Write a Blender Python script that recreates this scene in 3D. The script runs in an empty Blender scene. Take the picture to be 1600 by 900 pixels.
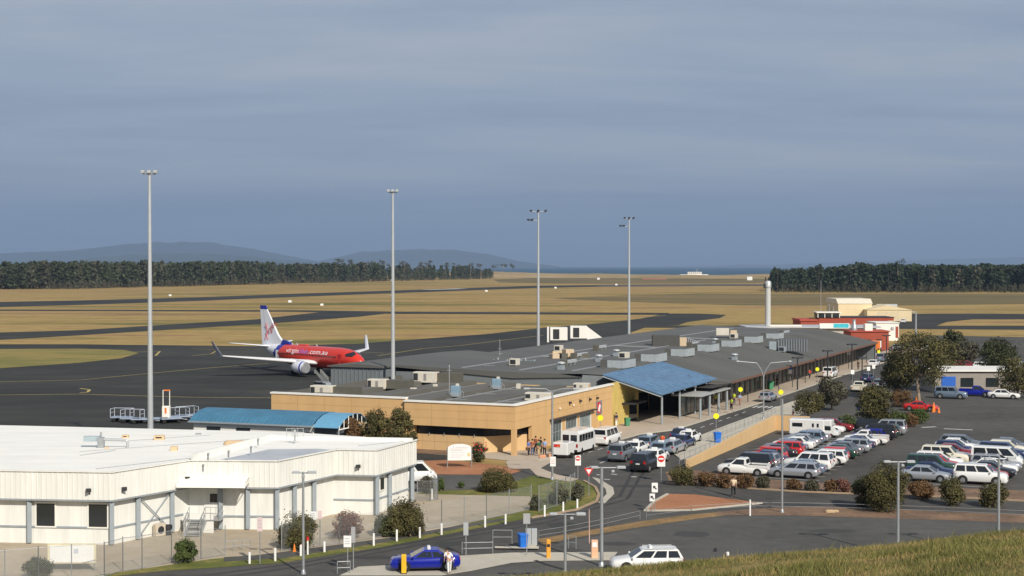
import bpy, bmesh, math, random
from mathutils import Vector, Matrix, noise
R = math.radians
rnd = random.Random(7)
scene = bpy.context.scene
COL = scene.collection
F = 2300.0            # focal length in pixels of the 1600 px wide photograph
CZ = 20.0              # eye height above the airfield
PITCH = math.atan(34.0 / F)
CP, SP = math.cos(PITCH), math.sin(PITCH)

def G(px, py, z=0.0):
    """where the sight line through a pixel of the photograph meets the level z"""
    d = Vector(((px - 800) / F, CP + (450 - py) / F * SP, -SP + (450 - py) / F * CP))
    k = (z - CZ) / d.z
    return Vector((d.x * k, d.y * k, z))
def ppm(y):           # pixels per metre at a distance
    return F / y
def hgt(base, py_top):
    """height of something standing at base whose top shows at py_top"""
    return CZ - (py_top - 416) * base.y / F

# terminal frame: s runs along the kerb away from us, t runs to the airside
AX = R(23.7)
U = Vector((math.sin(AX), math.cos(AX), 0)); V = Vector((-math.cos(AX), math.sin(AX), 0))
O = Vector((0.35, 155.0, 0))
RZ = math.pi / 2 - AX
def ST(s, t, z=0.0):
    p = O + U * s + V * t
    return Vector((p.x, p.y, z))

# ------------------------------------------------------------------ materials
MATS = {}
def M(name, col, rough=.8, metal=0., var=.10, scale=1.5, detail=3, bump=0., bscale=None, col2=None, spec=.3,
      coat=0., trans=None, stretch=None, mid=.5, sharp=.25):
    if name in MATS: return MATS[name]
    m = bpy.data.materials.new(name); m.use_nodes = True
    nt = m.node_tree; b = nt.nodes['Principled BSDF']
    b.inputs['Roughness'].default_value = rough; b.inputs['Metallic'].default_value = metal
    b.inputs['Specular IOR Level'].default_value = spec
    if coat: b.inputs['Coat Weight'].default_value = coat; b.inputs['Coat Roughness'].default_value = .08
    tc = nt.nodes.new('ShaderNodeTexCoord')
    vec = tc.outputs['Object']
    if stretch:
        mp = nt.nodes.new('ShaderNodeMapping'); mp.inputs['Scale'].default_value = stretch
        nt.links.new(vec, mp.inputs['Vector']); vec = mp.outputs['Vector']
    n = nt.nodes.new('ShaderNodeTexNoise'); n.inputs['Scale'].default_value = scale; n.inputs['Detail'].default_value = detail
    nt.links.new(vec, n.inputs['Vector'])
    cr = nt.nodes.new('ShaderNodeValToRGB')
    c2 = col2 if col2 else tuple(min(1, c * (1 + var)) for c in col)
    c1 = col if col2 else tuple(c * (1 - var) for c in col)
    cr.color_ramp.elements[0].color = (*c1, 1); cr.color_ramp.elements[1].color = (*c2, 1)
    cr.color_ramp.elements[0].position = mid - sharp; cr.color_ramp.elements[1].position = mid + sharp
    nt.links.new(n.outputs['Fac'], cr.inputs['Fac']); nt.links.new(cr.outputs['Color'], b.inputs['Base Color'])
    if bump:
        n2 = nt.nodes.new('ShaderNodeTexNoise'); n2.inputs['Scale'].default_value = bscale or scale * 8
        bp = nt.nodes.new('ShaderNodeBump'); bp.inputs['Strength'].default_value = bump; bp.inputs['Distance'].default_value = .05
        nt.links.new(vec, n2.inputs['Vector']); nt.links.new(n2.outputs['Fac'], bp.inputs['Height']); nt.links.new(bp.outputs['Normal'], b.inputs['Normal'])
    MATS[name] = m
    return m

def ground_mat(name, stops, scale1, scale2, stretch=(1, 1, 1), fine=0.25, fscale=6., rough=.95, patch=None, bump=0.):
    """ground with big patches, mid patches and fine grain; stops = [(pos,colour)...]"""
    m = bpy.data.materials.new(name); m.use_nodes = True; nt = m.node_tree; b = nt.nodes['Principled BSDF']
    b.inputs['Roughness'].default_value = rough; b.inputs['Specular IOR Level'].default_value = .15
    tc = nt.nodes.new('ShaderNodeTexCoord'); mp = nt.nodes.new('ShaderNodeMapping'); mp.inputs['Scale'].default_value = stretch
    nt.links.new(tc.outputs['Object'], mp.inputs['Vector'])
    def nz(sc, det=4, v=mp.outputs['Vector']):
        n = nt.nodes.new('ShaderNodeTexNoise'); n.inputs['Scale'].default_value = sc; n.inputs['Detail'].default_value = det
        n.inputs['Roughness'].default_value = .6
        nt.links.new(v, n.inputs['Vector']); return n.outputs['Fac']
    def math_(op, a, bb):
        k = nt.nodes.new('ShaderNodeMath'); k.operation = op
        for i, q in enumerate((a, bb)):
            if isinstance(q, (int, float)): k.inputs[i].default_value = q
            else: nt.links.new(q, k.inputs[i])
        return k.outputs[0]
    f = math_('ADD', math_('MULTIPLY', nz(scale1), .6), math_('MULTIPLY', nz(scale2), .4))
    cr = nt.nodes.new('ShaderNodeValToRGB'); el = cr.color_ramp.elements
    while len(el) < len(stops): el.new(.5)
    for e, (p, c) in zip(el, stops): e.position = p; e.color = (*c, 1)
    nt.links.new(f, cr.inputs['Fac'])
    ff = nz(fscale, 2, tc.outputs['Object'])
    g = math_('ADD', math_('MULTIPLY', math_('SUBTRACT', ff, .5), fine * 2), 1.0)
    mx = nt.nodes.new('ShaderNodeVectorMath'); mx.operation = 'SCALE'
    nt.links.new(cr.outputs['Color'], mx.inputs[0]); nt.links.new(g, mx.inputs['Scale'])
    nt.links.new(mx.outputs[0], b.inputs['Base Color'])
    if bump:
        bp = nt.nodes.new('ShaderNodeBump'); bp.inputs['Strength'].default_value = bump; bp.inputs['Distance'].default_value = .1
        nt.links.new(ff, bp.inputs['Height']); nt.links.new(bp.outputs['Normal'], b.inputs['Normal'])
    MATS[name] = m
    return m

def chain_mat():
    m = bpy.data.materials.new('chain_link'); m.use_nodes = True; nt = m.node_tree; b = nt.nodes['Principled BSDF']
    b.inputs['Base Color'].default_value = (.42, .45, .45, 1); b.inputs['Metallic'].default_value = .4; b.inputs['Roughness'].default_value = .5
    tc = nt.nodes.new('ShaderNodeTexCoord')
    tot = None
    for ang in (45, -45):
        mp = nt.nodes.new('ShaderNodeMapping'); mp.inputs['Rotation'].default_value = (0, R(ang), 0)
        nt.links.new(tc.outputs['Object'], mp.inputs['Vector'])
        w = nt.nodes.new('ShaderNodeTexWave'); w.inputs['Scale'].default_value = 3.2; w.bands_direction = 'X'
        nt.links.new(mp.outputs['Vector'], w.inputs['Vector'])
        k = nt.nodes.new('ShaderNodeMath'); k.operation = 'GREATER_THAN'; k.inputs[1].default_value = .975
        nt.links.new(w.outputs['Fac'], k.inputs[0])
        if tot is None: tot = k.outputs[0]
        else:
            a = nt.nodes.new('ShaderNodeMath'); a.operation = 'MAXIMUM'; nt.links.new(tot, a.inputs[0]); nt.links.new(k.outputs[0], a.inputs[1]); tot = a.outputs[0]
    nt.links.new(tot, b.inputs['Alpha'])
    return m

WHITE = M('white_paint', (.80, .78, .72), .5, var=.05, scale=.4)
WHITE2 = M('white_cladding', (.725, .725, .685), .5, var=.09, scale=1.6, detail=7, stretch=(1, 1, .16))
ROOFW = M('white_roof_sheet', (.86, .84, .77), .55, var=.07, scale=.55, detail=7, stretch=(.35, 1, 1))
ROOFG = M('grey_membrane_roof', (.42, .44, .47), .7, var=.12, scale=.5)
GREYCOL = M('grey_steel', (.30, .34, .37), .5, var=.08, metal=.1)
GALV = M('galvanised_steel', (.42, .44, .45), .42, var=.10, scale=3, metal=.55)
MAST = M('mast_steel', (.47, .49, .50), .45, var=.06, scale=1, metal=.3)
DARKM = M('dark_metal', (.035, .036, .04), .5, var=.2)
TAN = M('tan_render', (.61, .39, .18), .85, var=.07, scale=.9, detail=7, stretch=(1, 1, .3))
TANL = M('tan_render_pale', (.60, .41, .21), .85, var=.05, scale=.35)
JOINT = M('render_joint', (.33, .22, .11), .9)
CREAM = M('cream_sheet', (.72, .60, .38), .6, var=.05, scale=.4)
TROOF = M('charcoal_roof_sheet', (.112, .111, .103), .75, var=.14, scale=.12, detail=6, stretch=(1, .35, 1))
TROOF2 = M('low_roof_sheet', (.125, .12, .105), .8, var=.18, scale=.25, detail=6, stretch=(.4, 1, 1))
HALLW = M('hall_wall_sheet', (.17, .19, .20), .6, var=.06)
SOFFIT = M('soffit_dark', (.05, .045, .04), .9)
GLASS = M('dark_glass', (.02, .025, .028), .08, spec=.6, var=.3, scale=.4)
GLASSG = M('green_grey_glass', (.07, .10, .10), .12, spec=.6, var=.35, scale=.5)
CGLASS = M('car_glass', (.012, .016, .02), .05, spec=.7)
TYRE = M('tyre_rubber', (.018, .018, .018), .9)
RIM = M('wheel_rim', (.42, .43, .44), .35, metal=.7)
BLACKP = M('black_plastic', (.02, .02, .022), .6)
LENSR = M('red_lens', (.35, .012, .012), .2)
LENSW = M('clear_lens', (.6, .6, .58), .15)
PLATE = M('number_plate', (.7, .7, .66), .5)
BLUER = M('blue_roof_sheet', (.06, .175, .275), .55, var=.16, scale=.8, detail=6)
BLUEL = M('pale_blue_sheet', (.13, .32, .48), .5, var=.08)
def panel_mat():
    m = M('solar_blue_glass', (.095, .175, .285), .5, var=.30, scale=1.3, spec=.3, detail=5)
    return m
SOLAR = panel_mat()
AIRRED = M('aircraft_red', (.60, .032, .014), .3, var=.03, coat=.5)
AIRWHITE = M('aircraft_white', (.72, .74, .78), .35, var=.03)
AIRBLUE = M('aircraft_blue', (.015, .03, .30), .3, var=.05)
ALU = M('bare_aluminium', (.5, .52, .55), .35, metal=.6)
YELLOW = M('yellow_paint', (.80, .48, .03), .5, var=.05)
YELSIGN = M('yellow_sign_face', (.78, .78, .02), .5, var=.03)
SIGNRED = M('sign_red', (.60, .03, .03), .5, var=.03)
SIGNBLUE = M('sign_blue', (.03, .13, .50), .5, var=.05)
SIGNW = M('sign_white', (.80, .80, .78), .5, var=.02)
ORANGE = M('orange_paint', (.75, .20, .03), .6, var=.05)
BINBLUE = M('bin_blue', (.02, .16, .62), .5)
BINGREEN = M('bin_green', (.07, .25, .14), .7)
BRICK = M('red_brick', (.33, .075, .045), .85, var=.15, scale=2)
REDP = M('red_roof_paint', (.40, .08, .05), .7)
CONC = ground_mat('concrete', [(.3, (.40, .37, .30)), (.7, (.52, .48, .40))], .15, 1.2, fine=.1)
PATH = ground_mat('footpath_concrete', [(.3, (.40, .33, .26)), (.7, (.50, .42, .33))], .1, .8, fine=.1)
ASPH = ground_mat('asphalt', [(.34, (.055, .053, .050)), (.46, (.078, .075, .069)), (.54, (.090, .086, .078)), (.66, (.115, .109, .098))], .05, .6, fine=.22, fscale=9)
ASPHL = ground_mat('worn_asphalt', [(.34, (.070, .068, .063)), (.46, (.090, .088, .081)), (.54, (.101, .098, .090)), (.66, (.128, .122, .110))], .07, .7, fine=.22, fscale=9)
APRON = ground_mat('apron_asphalt', [(.34, (.029, .030, .028)), (.46, (.038, .039, .036)), (.54, (.046, .046, .042)), (.66, (.064, .061, .053))], .02, .16, stretch=(.45, 1, 1), fine=.12, fscale=2)
GRAVEL = ground_mat('yard_gravel', [(.3, (.33, .27, .19)), (.5, (.41, .34, .25)), (.7, (.48, .42, .33))], .12, .7, fine=.12)
REDG = ground_mat('red_gravel', [(.3, (.30, .13, .065)), (.7, (.42, .20, .105))], .3, 2., fine=.2, fscale=5)
SOIL = ground_mat('brown_mulch', [(.36, (.12, .085, .06)), (.5, (.19, .125, .085)), (.66, (.29, .18, .11))], .3, 2., fine=.25, fscale=5)
DRYV = ground_mat('dry_verge', [(.35, (.15, .115, .06)), (.5, (.23, .15, .07)), (.65, (.34, .21, .10))], .3, 2., fine=.25, fscale=5)
GREENV = ground_mat('green_verge', [(.32, (.075, .095, .022)), (.5, (.13, .14, .035)), (.62, (.25, .20, .07)), (.78, (.33, .22, .09))], .22, 1.3, fine=.3, fscale=5)
AIRF = ground_mat('airfield_grass', [(.35, (.12, .12, .036)), (.42, (.21, .165, .055)), (.47, (.31, .215, .078)), (.54, (.36, .25, .094)), (.60, (.28, .17, .080)), (.67, (.21, .17, .06))],
                  .011, .05, stretch=(.32, 1, 1), fine=.34, fscale=.16)
HILLG = ground_mat('hill_grass', [(.34, (.07, .075, .02)), (.5, (.17, .15, .045)), (.7, (.30, .22, .085))], .25, 1.5, fine=.35, fscale=9, bump=.6)
LINEW = M('road_line_white', (.62, .61, .57), .8, var=.2, scale=2)
LINEY = M('apron_line_yellow', (.42, .33, .12), .8, var=.25, scale=1)
LEAF = {}
def leafset(name, a, ks=(.55, 1.0, 1.45)):
    out = []
    for i, k in enumerate(ks):
        out.append(M('%s_leaf_%s' % (name, ('dark', 'mid', 'light')[i]), tuple(c * k for c in a), .75, var=.25, scale=1.7, spec=.25))
    LEAF[name] = out; return out
OLIVE = leafset('olive', (.082, .074, .026)); DKG = leafset('evergreen', (.050, .056, .022)); PINE = leafset('pine', (.032, .046, .024), (.75, 1, 1.25))
BROWNL = leafset('brown', (.125, .070, .030)); GREYG = leafset('greygreen', (.075, .070, .045)); BRIGHT = leafset('bright', (.060, .085, .022))
REDL = leafset('plum', (.15, .065, .05)); SCRUB = leafset('scrub', (.085, .085, .055))
BARK = M('bark', (.17, .12, .085), .9, var=.25, scale=3); BARKP = M('pale_bark', (.30, .23, .17), .9, var=.2, scale=2)
SKIN = M('skin', (.45, .26, .18), .6)
HAIR = M('dark_hair', (.04, .028, .02), .7)

# ------------------------------------------------------------------ mesh builder
class MB:
    def __init__(s): s.v = []; s.f = []; s.m = []; s.sm = []
    def add(s, vs, fs, m=0, smooth=False):
        n = len(s.v); s.v += [tuple(v) for v in vs]
        for f in fs: s.f.append([i + n for i in f]); s.m.append(m); s.sm.append(smooth)
        return s
    def box(s, c, d, m=0, rz=0., M4=None):
        x, y, z = d[0] / 2, d[1] / 2, d[2] / 2
        vs = [Vector((a, b, e)) for a in (-x, x) for b in (-y, y) for e in (-z, z)]
        mat = Matrix.Translation(Vector(c)) @ (M4 if M4 else Matrix.Rotation(rz, 4, 'Z'))
        vs = [mat @ v for v in vs]
        return s.add(vs, [(0, 1, 3, 2), (4, 6, 7, 5), (0, 4, 5, 1), (2, 3, 7, 6), (0, 2, 6, 4), (1, 5, 7, 3)], m)
    def bb(s, x0, x1, y0, y1, z0, z1, m=0):
        return s.box(((x0 + x1) / 2, (y0 + y1) / 2, (z0 + z1) / 2), (abs(x1 - x0), abs(y1 - y0), abs(z1 - z0)), m)
    def bevbox(s, c, d, m=0, b=.03, rz=0.):
        """box with chamfered vertical and top edges"""
        x, y, z = d[0] / 2, d[1] / 2, d[2] / 2
        def ring(ix, zz): 
            X, Y = x - ix, y - ix; k = b
            return [(-X + k, -Y, zz), (X - k, -Y, zz), (X, -Y + k, zz), (X, Y - k, zz), (X - k, Y, zz), (-X + k, Y, zz), (-X, Y - k, zz), (-X, -Y + k, zz)]
        rings = [ring(0, -z), ring(0, z - b), ring(b, z)]
        mat = Matrix.Translation(Vector(c)) @ Matrix.Rotation(rz, 4, 'Z')
        return s.loft([[mat @ Vector(p) for p in r] for r in rings], m)
    def loft(s, rings, m=0, smooth=False, cap=True, mf=None):
        n = len(rings[0]); vs = [p for r in rings for p in r]; fs = []
        for i in range(len(rings) - 1):
            for j in range(n):
                k = (j + 1) % n; fs.append((i * n + j, i * n + k, (i + 1) * n + k, (i + 1) * n + j))
        base = len(s.f)
        s.add(vs, fs, m, smooth)
        if cap: s.add(rings[0], [tuple(range(n))[::-1]], m); s.add(rings[-1], [tuple(range(n))], m)
        if mf:
            for q in range(base, len(s.f)):
                c = sum((Vector(s.v[i]) for i in s.f[q]), Vector()) / len(s.f[q]); s.m[q] = mf(c)
        return s
    def tube(s, p0, p1, r0, r1=None, n=8, m=0, smooth=True, cap=True):
        p0, p1 = Vector(p0), Vector(p1); r1 = r0 if r1 is None else r1
        d = (p1 - p0).normalized(); a = d.orthogonal().normalized(); b = d.cross(a)
        rg = [[p + (a * math.cos(2 * math.pi * i / n) + b * math.sin(2 * math.pi * i / n)) * r for i in range(n)] for p, r in ((p0, r0), (p1, r1))]
        return s.loft(rg, m, smooth, cap)
    def path(s, pts, r, n=6, m=0):
        for a, b in zip(pts[:-1], pts[1:]): s.tube(a, b, r, n=n, m=m)
        return s
    def lathe(s, prof, c=(0, 0, 0), n=16, m=0, axis='z', smooth=True):
        c = Vector(c); rg = []
        for r, h in prof:
            ring = []
            for i in range(n):
                a = 2 * math.pi * i / n
                if axis == 'z': ring.append(c + Vector((r * math.cos(a), r * math.sin(a), h)))
                elif axis == 'y': ring.append(c + Vector((r * math.sin(a), h, r * math.cos(a))))
                else: ring.append(c + Vector((h, r * math.cos(a), r * math.sin(a))))
            rg.append(ring)
        return s.loft(rg, m, smooth)
    def prism(s, pts, z0, z1, m=0, mtop=None):
        n = len(pts); a = [(p[0], p[1], z0) for p in pts]; b = [(p[0], p[1], z1) for p in pts]
        s.add(a + b, [(i, (i + 1) % n, n + (i + 1) % n, n + i) for i in range(n)] + [tuple(range(n))[::-1]], m)
        s.add(b, [tuple(range(n))], m if mtop is None else mtop); return s
    def extr(s, prof, p0, ax_u, ax_w, axis, L, m=0):
        """extrude profile (a,b) in (ax_u,ax_w) from p0 along axis by L"""
        p0, ax_u, ax_w, axis = map(Vector, (p0, ax_u, ax_w, axis))
        r0 = [p0 + ax_u * a + ax_w * b for a, b in prof]; r1 = [p + axis * L for p in r0]
        return s.loft([r0, r1], m)
    def quad(s, a, b, c, d, m=0): return s.add([a, b, c, d], [(0, 1, 2, 3)], m)
    def mesh(s, name, mats):
        me = bpy.data.meshes.new(name); me.from_pydata(s.v, [], s.f)
        for mm in (mats if isinstance(mats, (list, tuple)) else [mats]): me.materials.append(mm)
        me.polygons.foreach_set('material_index', s.m); me.polygons.foreach_set('use_smooth', s.sm)
        if len(s.f) < 20000:
            bm = bmesh.new(); bm.from_mesh(me); bmesh.ops.recalc_face_normals(bm, faces=bm.faces); bm.to_mesh(me); bm.free()
        me.update(); return me
    def build(s, name, mats, parent=None, loc=(0, 0, 0), rz=0.):
        return link(name, s.mesh(name, mats), parent, loc, rz)

def link(name, me, parent=None, loc=(0, 0, 0), rz=0.):
    o = bpy.data.objects.new(name, me); COL.objects.link(o)
    o.location = loc; o.rotation_euler = (0, 0, rz)
    if parent is not None: o.parent = parent
    return o
def tag(o, label=None, cat=None, group=None, kind=None):
    if label: o['label'] = label
    if cat: o['category'] = cat
    if group: o['group'] = group
    if kind: o['kind'] = kind
    return o
def thing(name, label, cat, loc=(0, 0, 0), rz=0., group=None):
    return tag(link(name, None, None, loc, rz), label, cat, group)
def kids(o): return [c for c in o.children]
def copytree(o, parent=None):
    c = o.copy(); COL.objects.link(c)
    if parent is not None: c.parent = parent
    for k in list(o.children): copytree(k, c)
    return c
def dup(o, loc, rz=0., label=None, cat=None, group=None, scale=None):
    c = copytree(o); c.location = loc; c.rotation_euler = (0, 0, rz)
    if label: c['label'] = label
    if cat: c['category'] = cat
    if group: c['group'] = group
    if scale: c.scale = (scale,) * 3
    return c
def recolour(o, partname, mat, slot=0):
    for k in o.children:
        if k.name.split('.')[0] == partname:
            k.material_slots[slot].link = 'OBJECT'; k.material_slots[slot].material = mat

def sheet(name, pts, z, mat, kind='structure', parent=None):
    vs = [Vector((p.x, p.y, z)) for p in pts]
    mb = MB().add(vs, [tuple(range(len(vs)))])
    o = mb.build(name, mat)
    bm = bmesh.new(); bm.from_mesh(o.data)
    bmesh.ops.triangulate(bm, faces=bm.faces)
    for f in bm.faces:
        if f.normal.z < 0: f.normal_flip()
    bm.to_mesh(o.data); bm.free()
    o['kind'] = kind
    return o
def PX(*pts): return [G(a, b) for a, b in pts]

def text_mesh(txt, size, font_shear=0.):
    cu = bpy.data.curves.new('txt', 'FONT'); cu.body = txt; cu.size = size; cu.shear = font_shear; cu.align_x = 'LEFT'; cu.resolution_u = 2
    ob = bpy.data.objects.new('txt', cu); COL.objects.link(ob)
    dg = bpy.context.evaluated_depsgraph_get(); me = bpy.data.meshes.new_from_object(ob.evaluated_get(dg))
    COL.objects.unlink(ob); bpy.data.objects.remove(ob); return me
def text_part(name, txt, size, parent, loc, rot, mat, width=None, shear=0., centre=True):
    me = text_mesh(txt, size, shear)
    xs = [v.co.x for v in me.vertices]; ys = [v.co.y for v in me.vertices]
    w = max(xs) - min(xs); k = (width / w) if width else 1
    cx = (max(xs) + min(xs)) / 2 if centre else min(xs); cy = (max(ys) + min(ys)) / 2 if centre else 0
    for v in me.vertices: v.co.x = (v.co.x - cx) * k; v.co.y -= cy
    me.materials.clear(); me.materials.append(mat)
    o = link(name, me, parent, loc); o.rotation_euler = rot
    return o
# ------------------------------------------------------------------ camera, sun, sky
cam_d = bpy.data.cameras.new('camera'); cam = bpy.data.objects.new('camera', cam_d); COL.objects.link(cam)
cam.location = (0, 0, CZ); cam.rotation_euler = (math.pi / 2 - PITCH, 0, 0)
cam_d.sensor_width = 36; cam_d.lens = F / 1600 * 36; cam_d.clip_start = .5; cam_d.clip_end = 90000
scene.camera = cam
scene.view_settings.view_transform = 'Standard'; scene.view_settings.look = 'None'; scene.view_settings.exposure = 0; scene.view_settings.gamma = 1
EL = R(35); sh = Vector((.45, -.893, 0)).normalized()
SUNV = Vector((sh.x * math.cos(EL), sh.y * math.cos(EL), math.sin(EL)))
sd = bpy.data.lights.new('sun', 'SUN'); sd.energy = 4.7; sd.angle = R(.5); sd.color = (1, .93, .82)
so = bpy.data.objects.new('sun', sd); COL.objects.link(so); so.rotation_euler = (-SUNV).to_track_quat('-Z', 'Y').to_euler(); so.location = (60, -80, 120)
w = bpy.data.worlds.new('World'); scene.world = w; w.use_nodes = True; nt = w.node_tree
bg = nt.nodes['Background']; bg.inputs['Strength'].default_value = .1
sky = nt.nodes.new('ShaderNodeTexSky'); sky.sky_type = 'NISHITA'; sky.sun_disc = False; sky.sun_elevation = EL; sky.sun_rotation = math.atan2(SUNV.x, SUNV.y)
sky.air_density = 1.3; sky.dust_density = 1.5
tc = nt.nodes.new('ShaderNodeTexCoord'); sp = nt.nodes.new('ShaderNodeSeparateXYZ'); nt.links.new(tc.outputs['Generated'], sp.inputs[0])
def mth(op, a, b=None):
    k = nt.nodes.new('ShaderNodeMath'); k.operation = op
    for i, q in enumerate((a, b)):
        if q is None: continue
        if isinstance(q, (int, float)): k.inputs[i].default_value = q
        else: nt.links.new(q, k.inputs[i])
    return k.outputs[0]
zz = mth('MAXIMUM', sp.outputs['Z'], 0.0); den = mth('ADD', zz, .10)
cb = nt.nodes.new('ShaderNodeCombineXYZ')
nt.links.new(mth('DIVIDE', sp.outputs['X'], den), cb.inputs[0]); nt.links.new(mth('DIVIDE', sp.outputs['Y'], den), cb.inputs[1]); cb.inputs[2].default_value = 3.1
def wn(sc, det, rough=.55, dist=.4, off=0.):
    mp = nt.nodes.new('ShaderNodeMapping'); mp.inputs['Scale'].default_value = (.42, 1.0, 1); mp.inputs['Location'].default_value = (off, off * .7, 0)
    nt.links.new(cb.outputs[0], mp.inputs['Vector'])
    n = nt.nodes.new('ShaderNodeTexNoise'); n.inputs['Scale'].default_value = sc; n.inputs['Detail'].default_value = det; n.inputs['Roughness'].default_value = rough; n.inputs['Distortion'].default_value = dist
    nt.links.new(mp.outputs['Vector'], n.inputs['Vector']); return n.outputs['Fac']
f = mth('ADD', mth('MULTIPLY', wn(.55, 5), .60), mth('MULTIPLY', wn(2.1, 8, .62, off=4.2), .40))
cr = nt.nodes.new('ShaderNodeValToRGB'); e = cr.color_ramp.elements
cols = [(.36, (2.4, 3.0, 4.3)), (.46, (2.85, 3.45, 4.75)), (.54, (3.45, 4.05, 5.25)), (.66, (4.5, 4.9, 5.7))]
while len(e) < len(cols): e.new(.5)
for q, (p, c) in zip(e, cols): q.position = p; q.color = (*c, 1)
nt.links.new(f, cr.inputs['Fac'])
# lower down the cloud deck is bluer
gr = nt.nodes.new('ShaderNodeValToRGB'); e = gr.color_ramp.elements
gs = [(0.0, (.78, .85, .91)), (.035, (.83, .89, .93)), (.062, (1.02, 1.01, .98)), (.085, (.97, .975, .98)), (.14, (1.06, 1.04, 1.0)), (.20, (1.14, 1.09, 1.02)), (1.0, (1.15, 1.1, 1.0))]
while len(e) < len(gs): e.new(.5)
for q, (p, c) in zip(e, gs): q.position = p; q.color = (*c, 1)
nt.links.new(zz, gr.inputs['Fac'])
ml = nt.nodes.new('ShaderNodeMix'); ml.data_type = 'RGBA'; ml.blend_type = 'MULTIPLY'; ml.inputs[0].default_value = 1
nt.links.new(cr.outputs['Color'], ml.inputs[6]); nt.links.new(gr.outputs['Color'], ml.inputs[7])
mx = nt.nodes.new('ShaderNodeMix'); mx.data_type = 'RGBA'; mx.inputs[0].default_value = .88
nt.links.new(sky.outputs[0], mx.inputs[6]); nt.links.new(ml.outputs[2], mx.inputs[7]); nt.links.new(mx.outputs[2], bg.inputs['Color'])
# ------------------------------------------------------------------ ground with the hill we stand on
ys = []; zt = {}
def slope(y):
    if y < 14: return -.11
    if y < 22: return -.11 - .08 * (y - 14) / 8
    if y < 36: return -.19 - .46 * (y - 22) / 14
    return -.65
tab = {}; z = 0.
for i in range(-240, 321):
    y = i * .25; tab[i] = z; z += slope(y) * .25
k0 = 15.95 - tab[88]
def hill(x, y):
    i = max(-240, min(319, int(math.floor(y * 4)))); fr = min(1, max(0, y * 4 - i))
    z = tab[i] * (1 - fr) + tab[i + 1] * fr + k0
    z += max(-3.2, min(2.5, .095 * (x - 6.5))) * min(1, max(0, z / 12))
    if y < 60: z += .10 * noise.noise(Vector((x * .35, y * .35, 0))) + .25 * noise.noise(Vector((x * .06, y * .08, 4)))
    if z < 3: z = 0.0 if z < -3 else (z + 3) ** 2 / 12      # rounded toe
    return z if y < 75 else 0.
def axis(*segs):
    out = []
    for a, b, n in segs: out += [a + (b - a) * i / n for i in range(n)]
    return out + [segs[-1][1]]
gx = axis((-4500, -400, 8), (-400, -60, 8), (-60, -14, 14), (-14, 22, 60), (22, 60, 14), (60, 400, 8), (400, 4500, 8))
gy = axis((-300, -60, 4), (-60, 8, 16), (8, 36, 56), (36, 80, 22), (80, 400, 6), (400, 3300, 10))
nx, ny = len(gx), len(gy)
def dune(x, y):
    if y < 2400: return 0
    k = min(1, (y - 2400) / 500)
    return k * max(0., 3.2 + 4.5 * noise.noise(Vector((x * .0042, y * .003, 1))) - (2.4 if x > 250 else 0) - x * .0015)
gv = [(x, y, hill(x, y) if y < 80 else 0.) for y in gy for x in gx]
mb = MB(); mb.v = gv
for j in range(ny - 1):
    for i in range(nx - 1):
        mb.f.append([j * nx + i, j * nx + i + 1, (j + 1) * nx + i + 1, (j + 1) * nx + i]); mb.m.append(1 if gy[j] < 76 else 0); mb.sm.append(True)
g = mb.build('ground', [AIRF, HILLG]); g['kind'] = 'structure'
# dunes by the shore
mb = MB(); dx = axis((-1500, 2600, 220)); dy = axis((2450, 3330, 14)); n1 = len(dx)
for y in dy:
    for x in dx:
        e_ = min(1, (y - 2450) / 250, (3330 - y) / 100)
        zz_ = max(-.5, (2.6 + (3.2 * min(1, max(0, (150 - x) / 200)) if x > -600 else 0) + 5.0 * noise.fractal(Vector((x * .0045, y * .005, 2)), 1, 2, 4) - (3.6 if x > 250 else 0) * min(1, max(0, (x - 250) / 200)) - (1.5 if x>1000 else 0))) * max(0, e_)
        mb.v.append((x, y, zz_ + .03 - (.5 if e_ <= 0 else 0)))
for j in range(len(dy) - 1):
    for i in range(n1 - 1): mb.f.append([j * n1 + i, j * n1 + i + 1, (j + 1) * n1 + i + 1, (j + 1) * n1 + i]); mb.m.append(0); mb.sm.append(True)
DUNE = ground_mat('dune_sand_grass', [(.35, (.20, .15, .07)), (.5, (.36, .26, .13)), (.7, (.46, .34, .19))], .006, .03, fine=.2, fscale=.2)
mb.build('dunes', DUNE)['kind'] = 'structure'
SEA = M('sea_water', (.012, .06, .10), .5, var=.35, scale=.004, spec=.15, stretch=(.2, 1, 1))
sheet('sea', [Vector((-16000, 3250, 0)), Vector((16000, 3250, 0)), Vector((16000, 46000, 0)), Vector((-16000, 46000, 0))], -2.5, SEA)
# far hills
HILLM = M('far_hill', (.035, .05, .035), .95, var=.3, scale=.0016, detail=6)
def hills(name, prof, dist, depth, seed):
    """prof: pixel skyline (px,py); a ridge with real depth"""
    mb = MB(); n = 90; m_ = 9
    x0, x1 = prof[0][0], prof[-1][0]
    for j in range(m_ + 1):
        w_ = math.sin(math.pi * j / m_)
        for i in range(n + 1):
            px = x0 + (x1 - x0) * i / n
            for (a, b), (c, d) in zip(prof[:-1], prof[1:]):
                if a <= px <= c: py = b + (d - b) * (px - a) / (c - a); break
            y = dist + depth * (j / m_ - .5)
            X = (px - 800) / F * dist
            h = CZ - (py - 416) * dist / F
            h += h * .05 * noise.fractal(Vector((px * .05 + seed, j * .4, 1)), 1, 2, 4)
            mb.v.append((X, y, -5 + (h + 5) * w_ ** .6 if 0 < j < m_ else -5))
    for j in range(m_):
        for i in range(n): mb.f.append([j * (n + 1) + i, j * (n + 1) + i + 1, (j + 1) * (n + 1) + i + 1, (j + 1) * (n + 1) + i]); mb.m.append(0); mb.sm.append(True)
    o = mb.build(name, HILLM); o['kind'] = 'structure'
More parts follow.
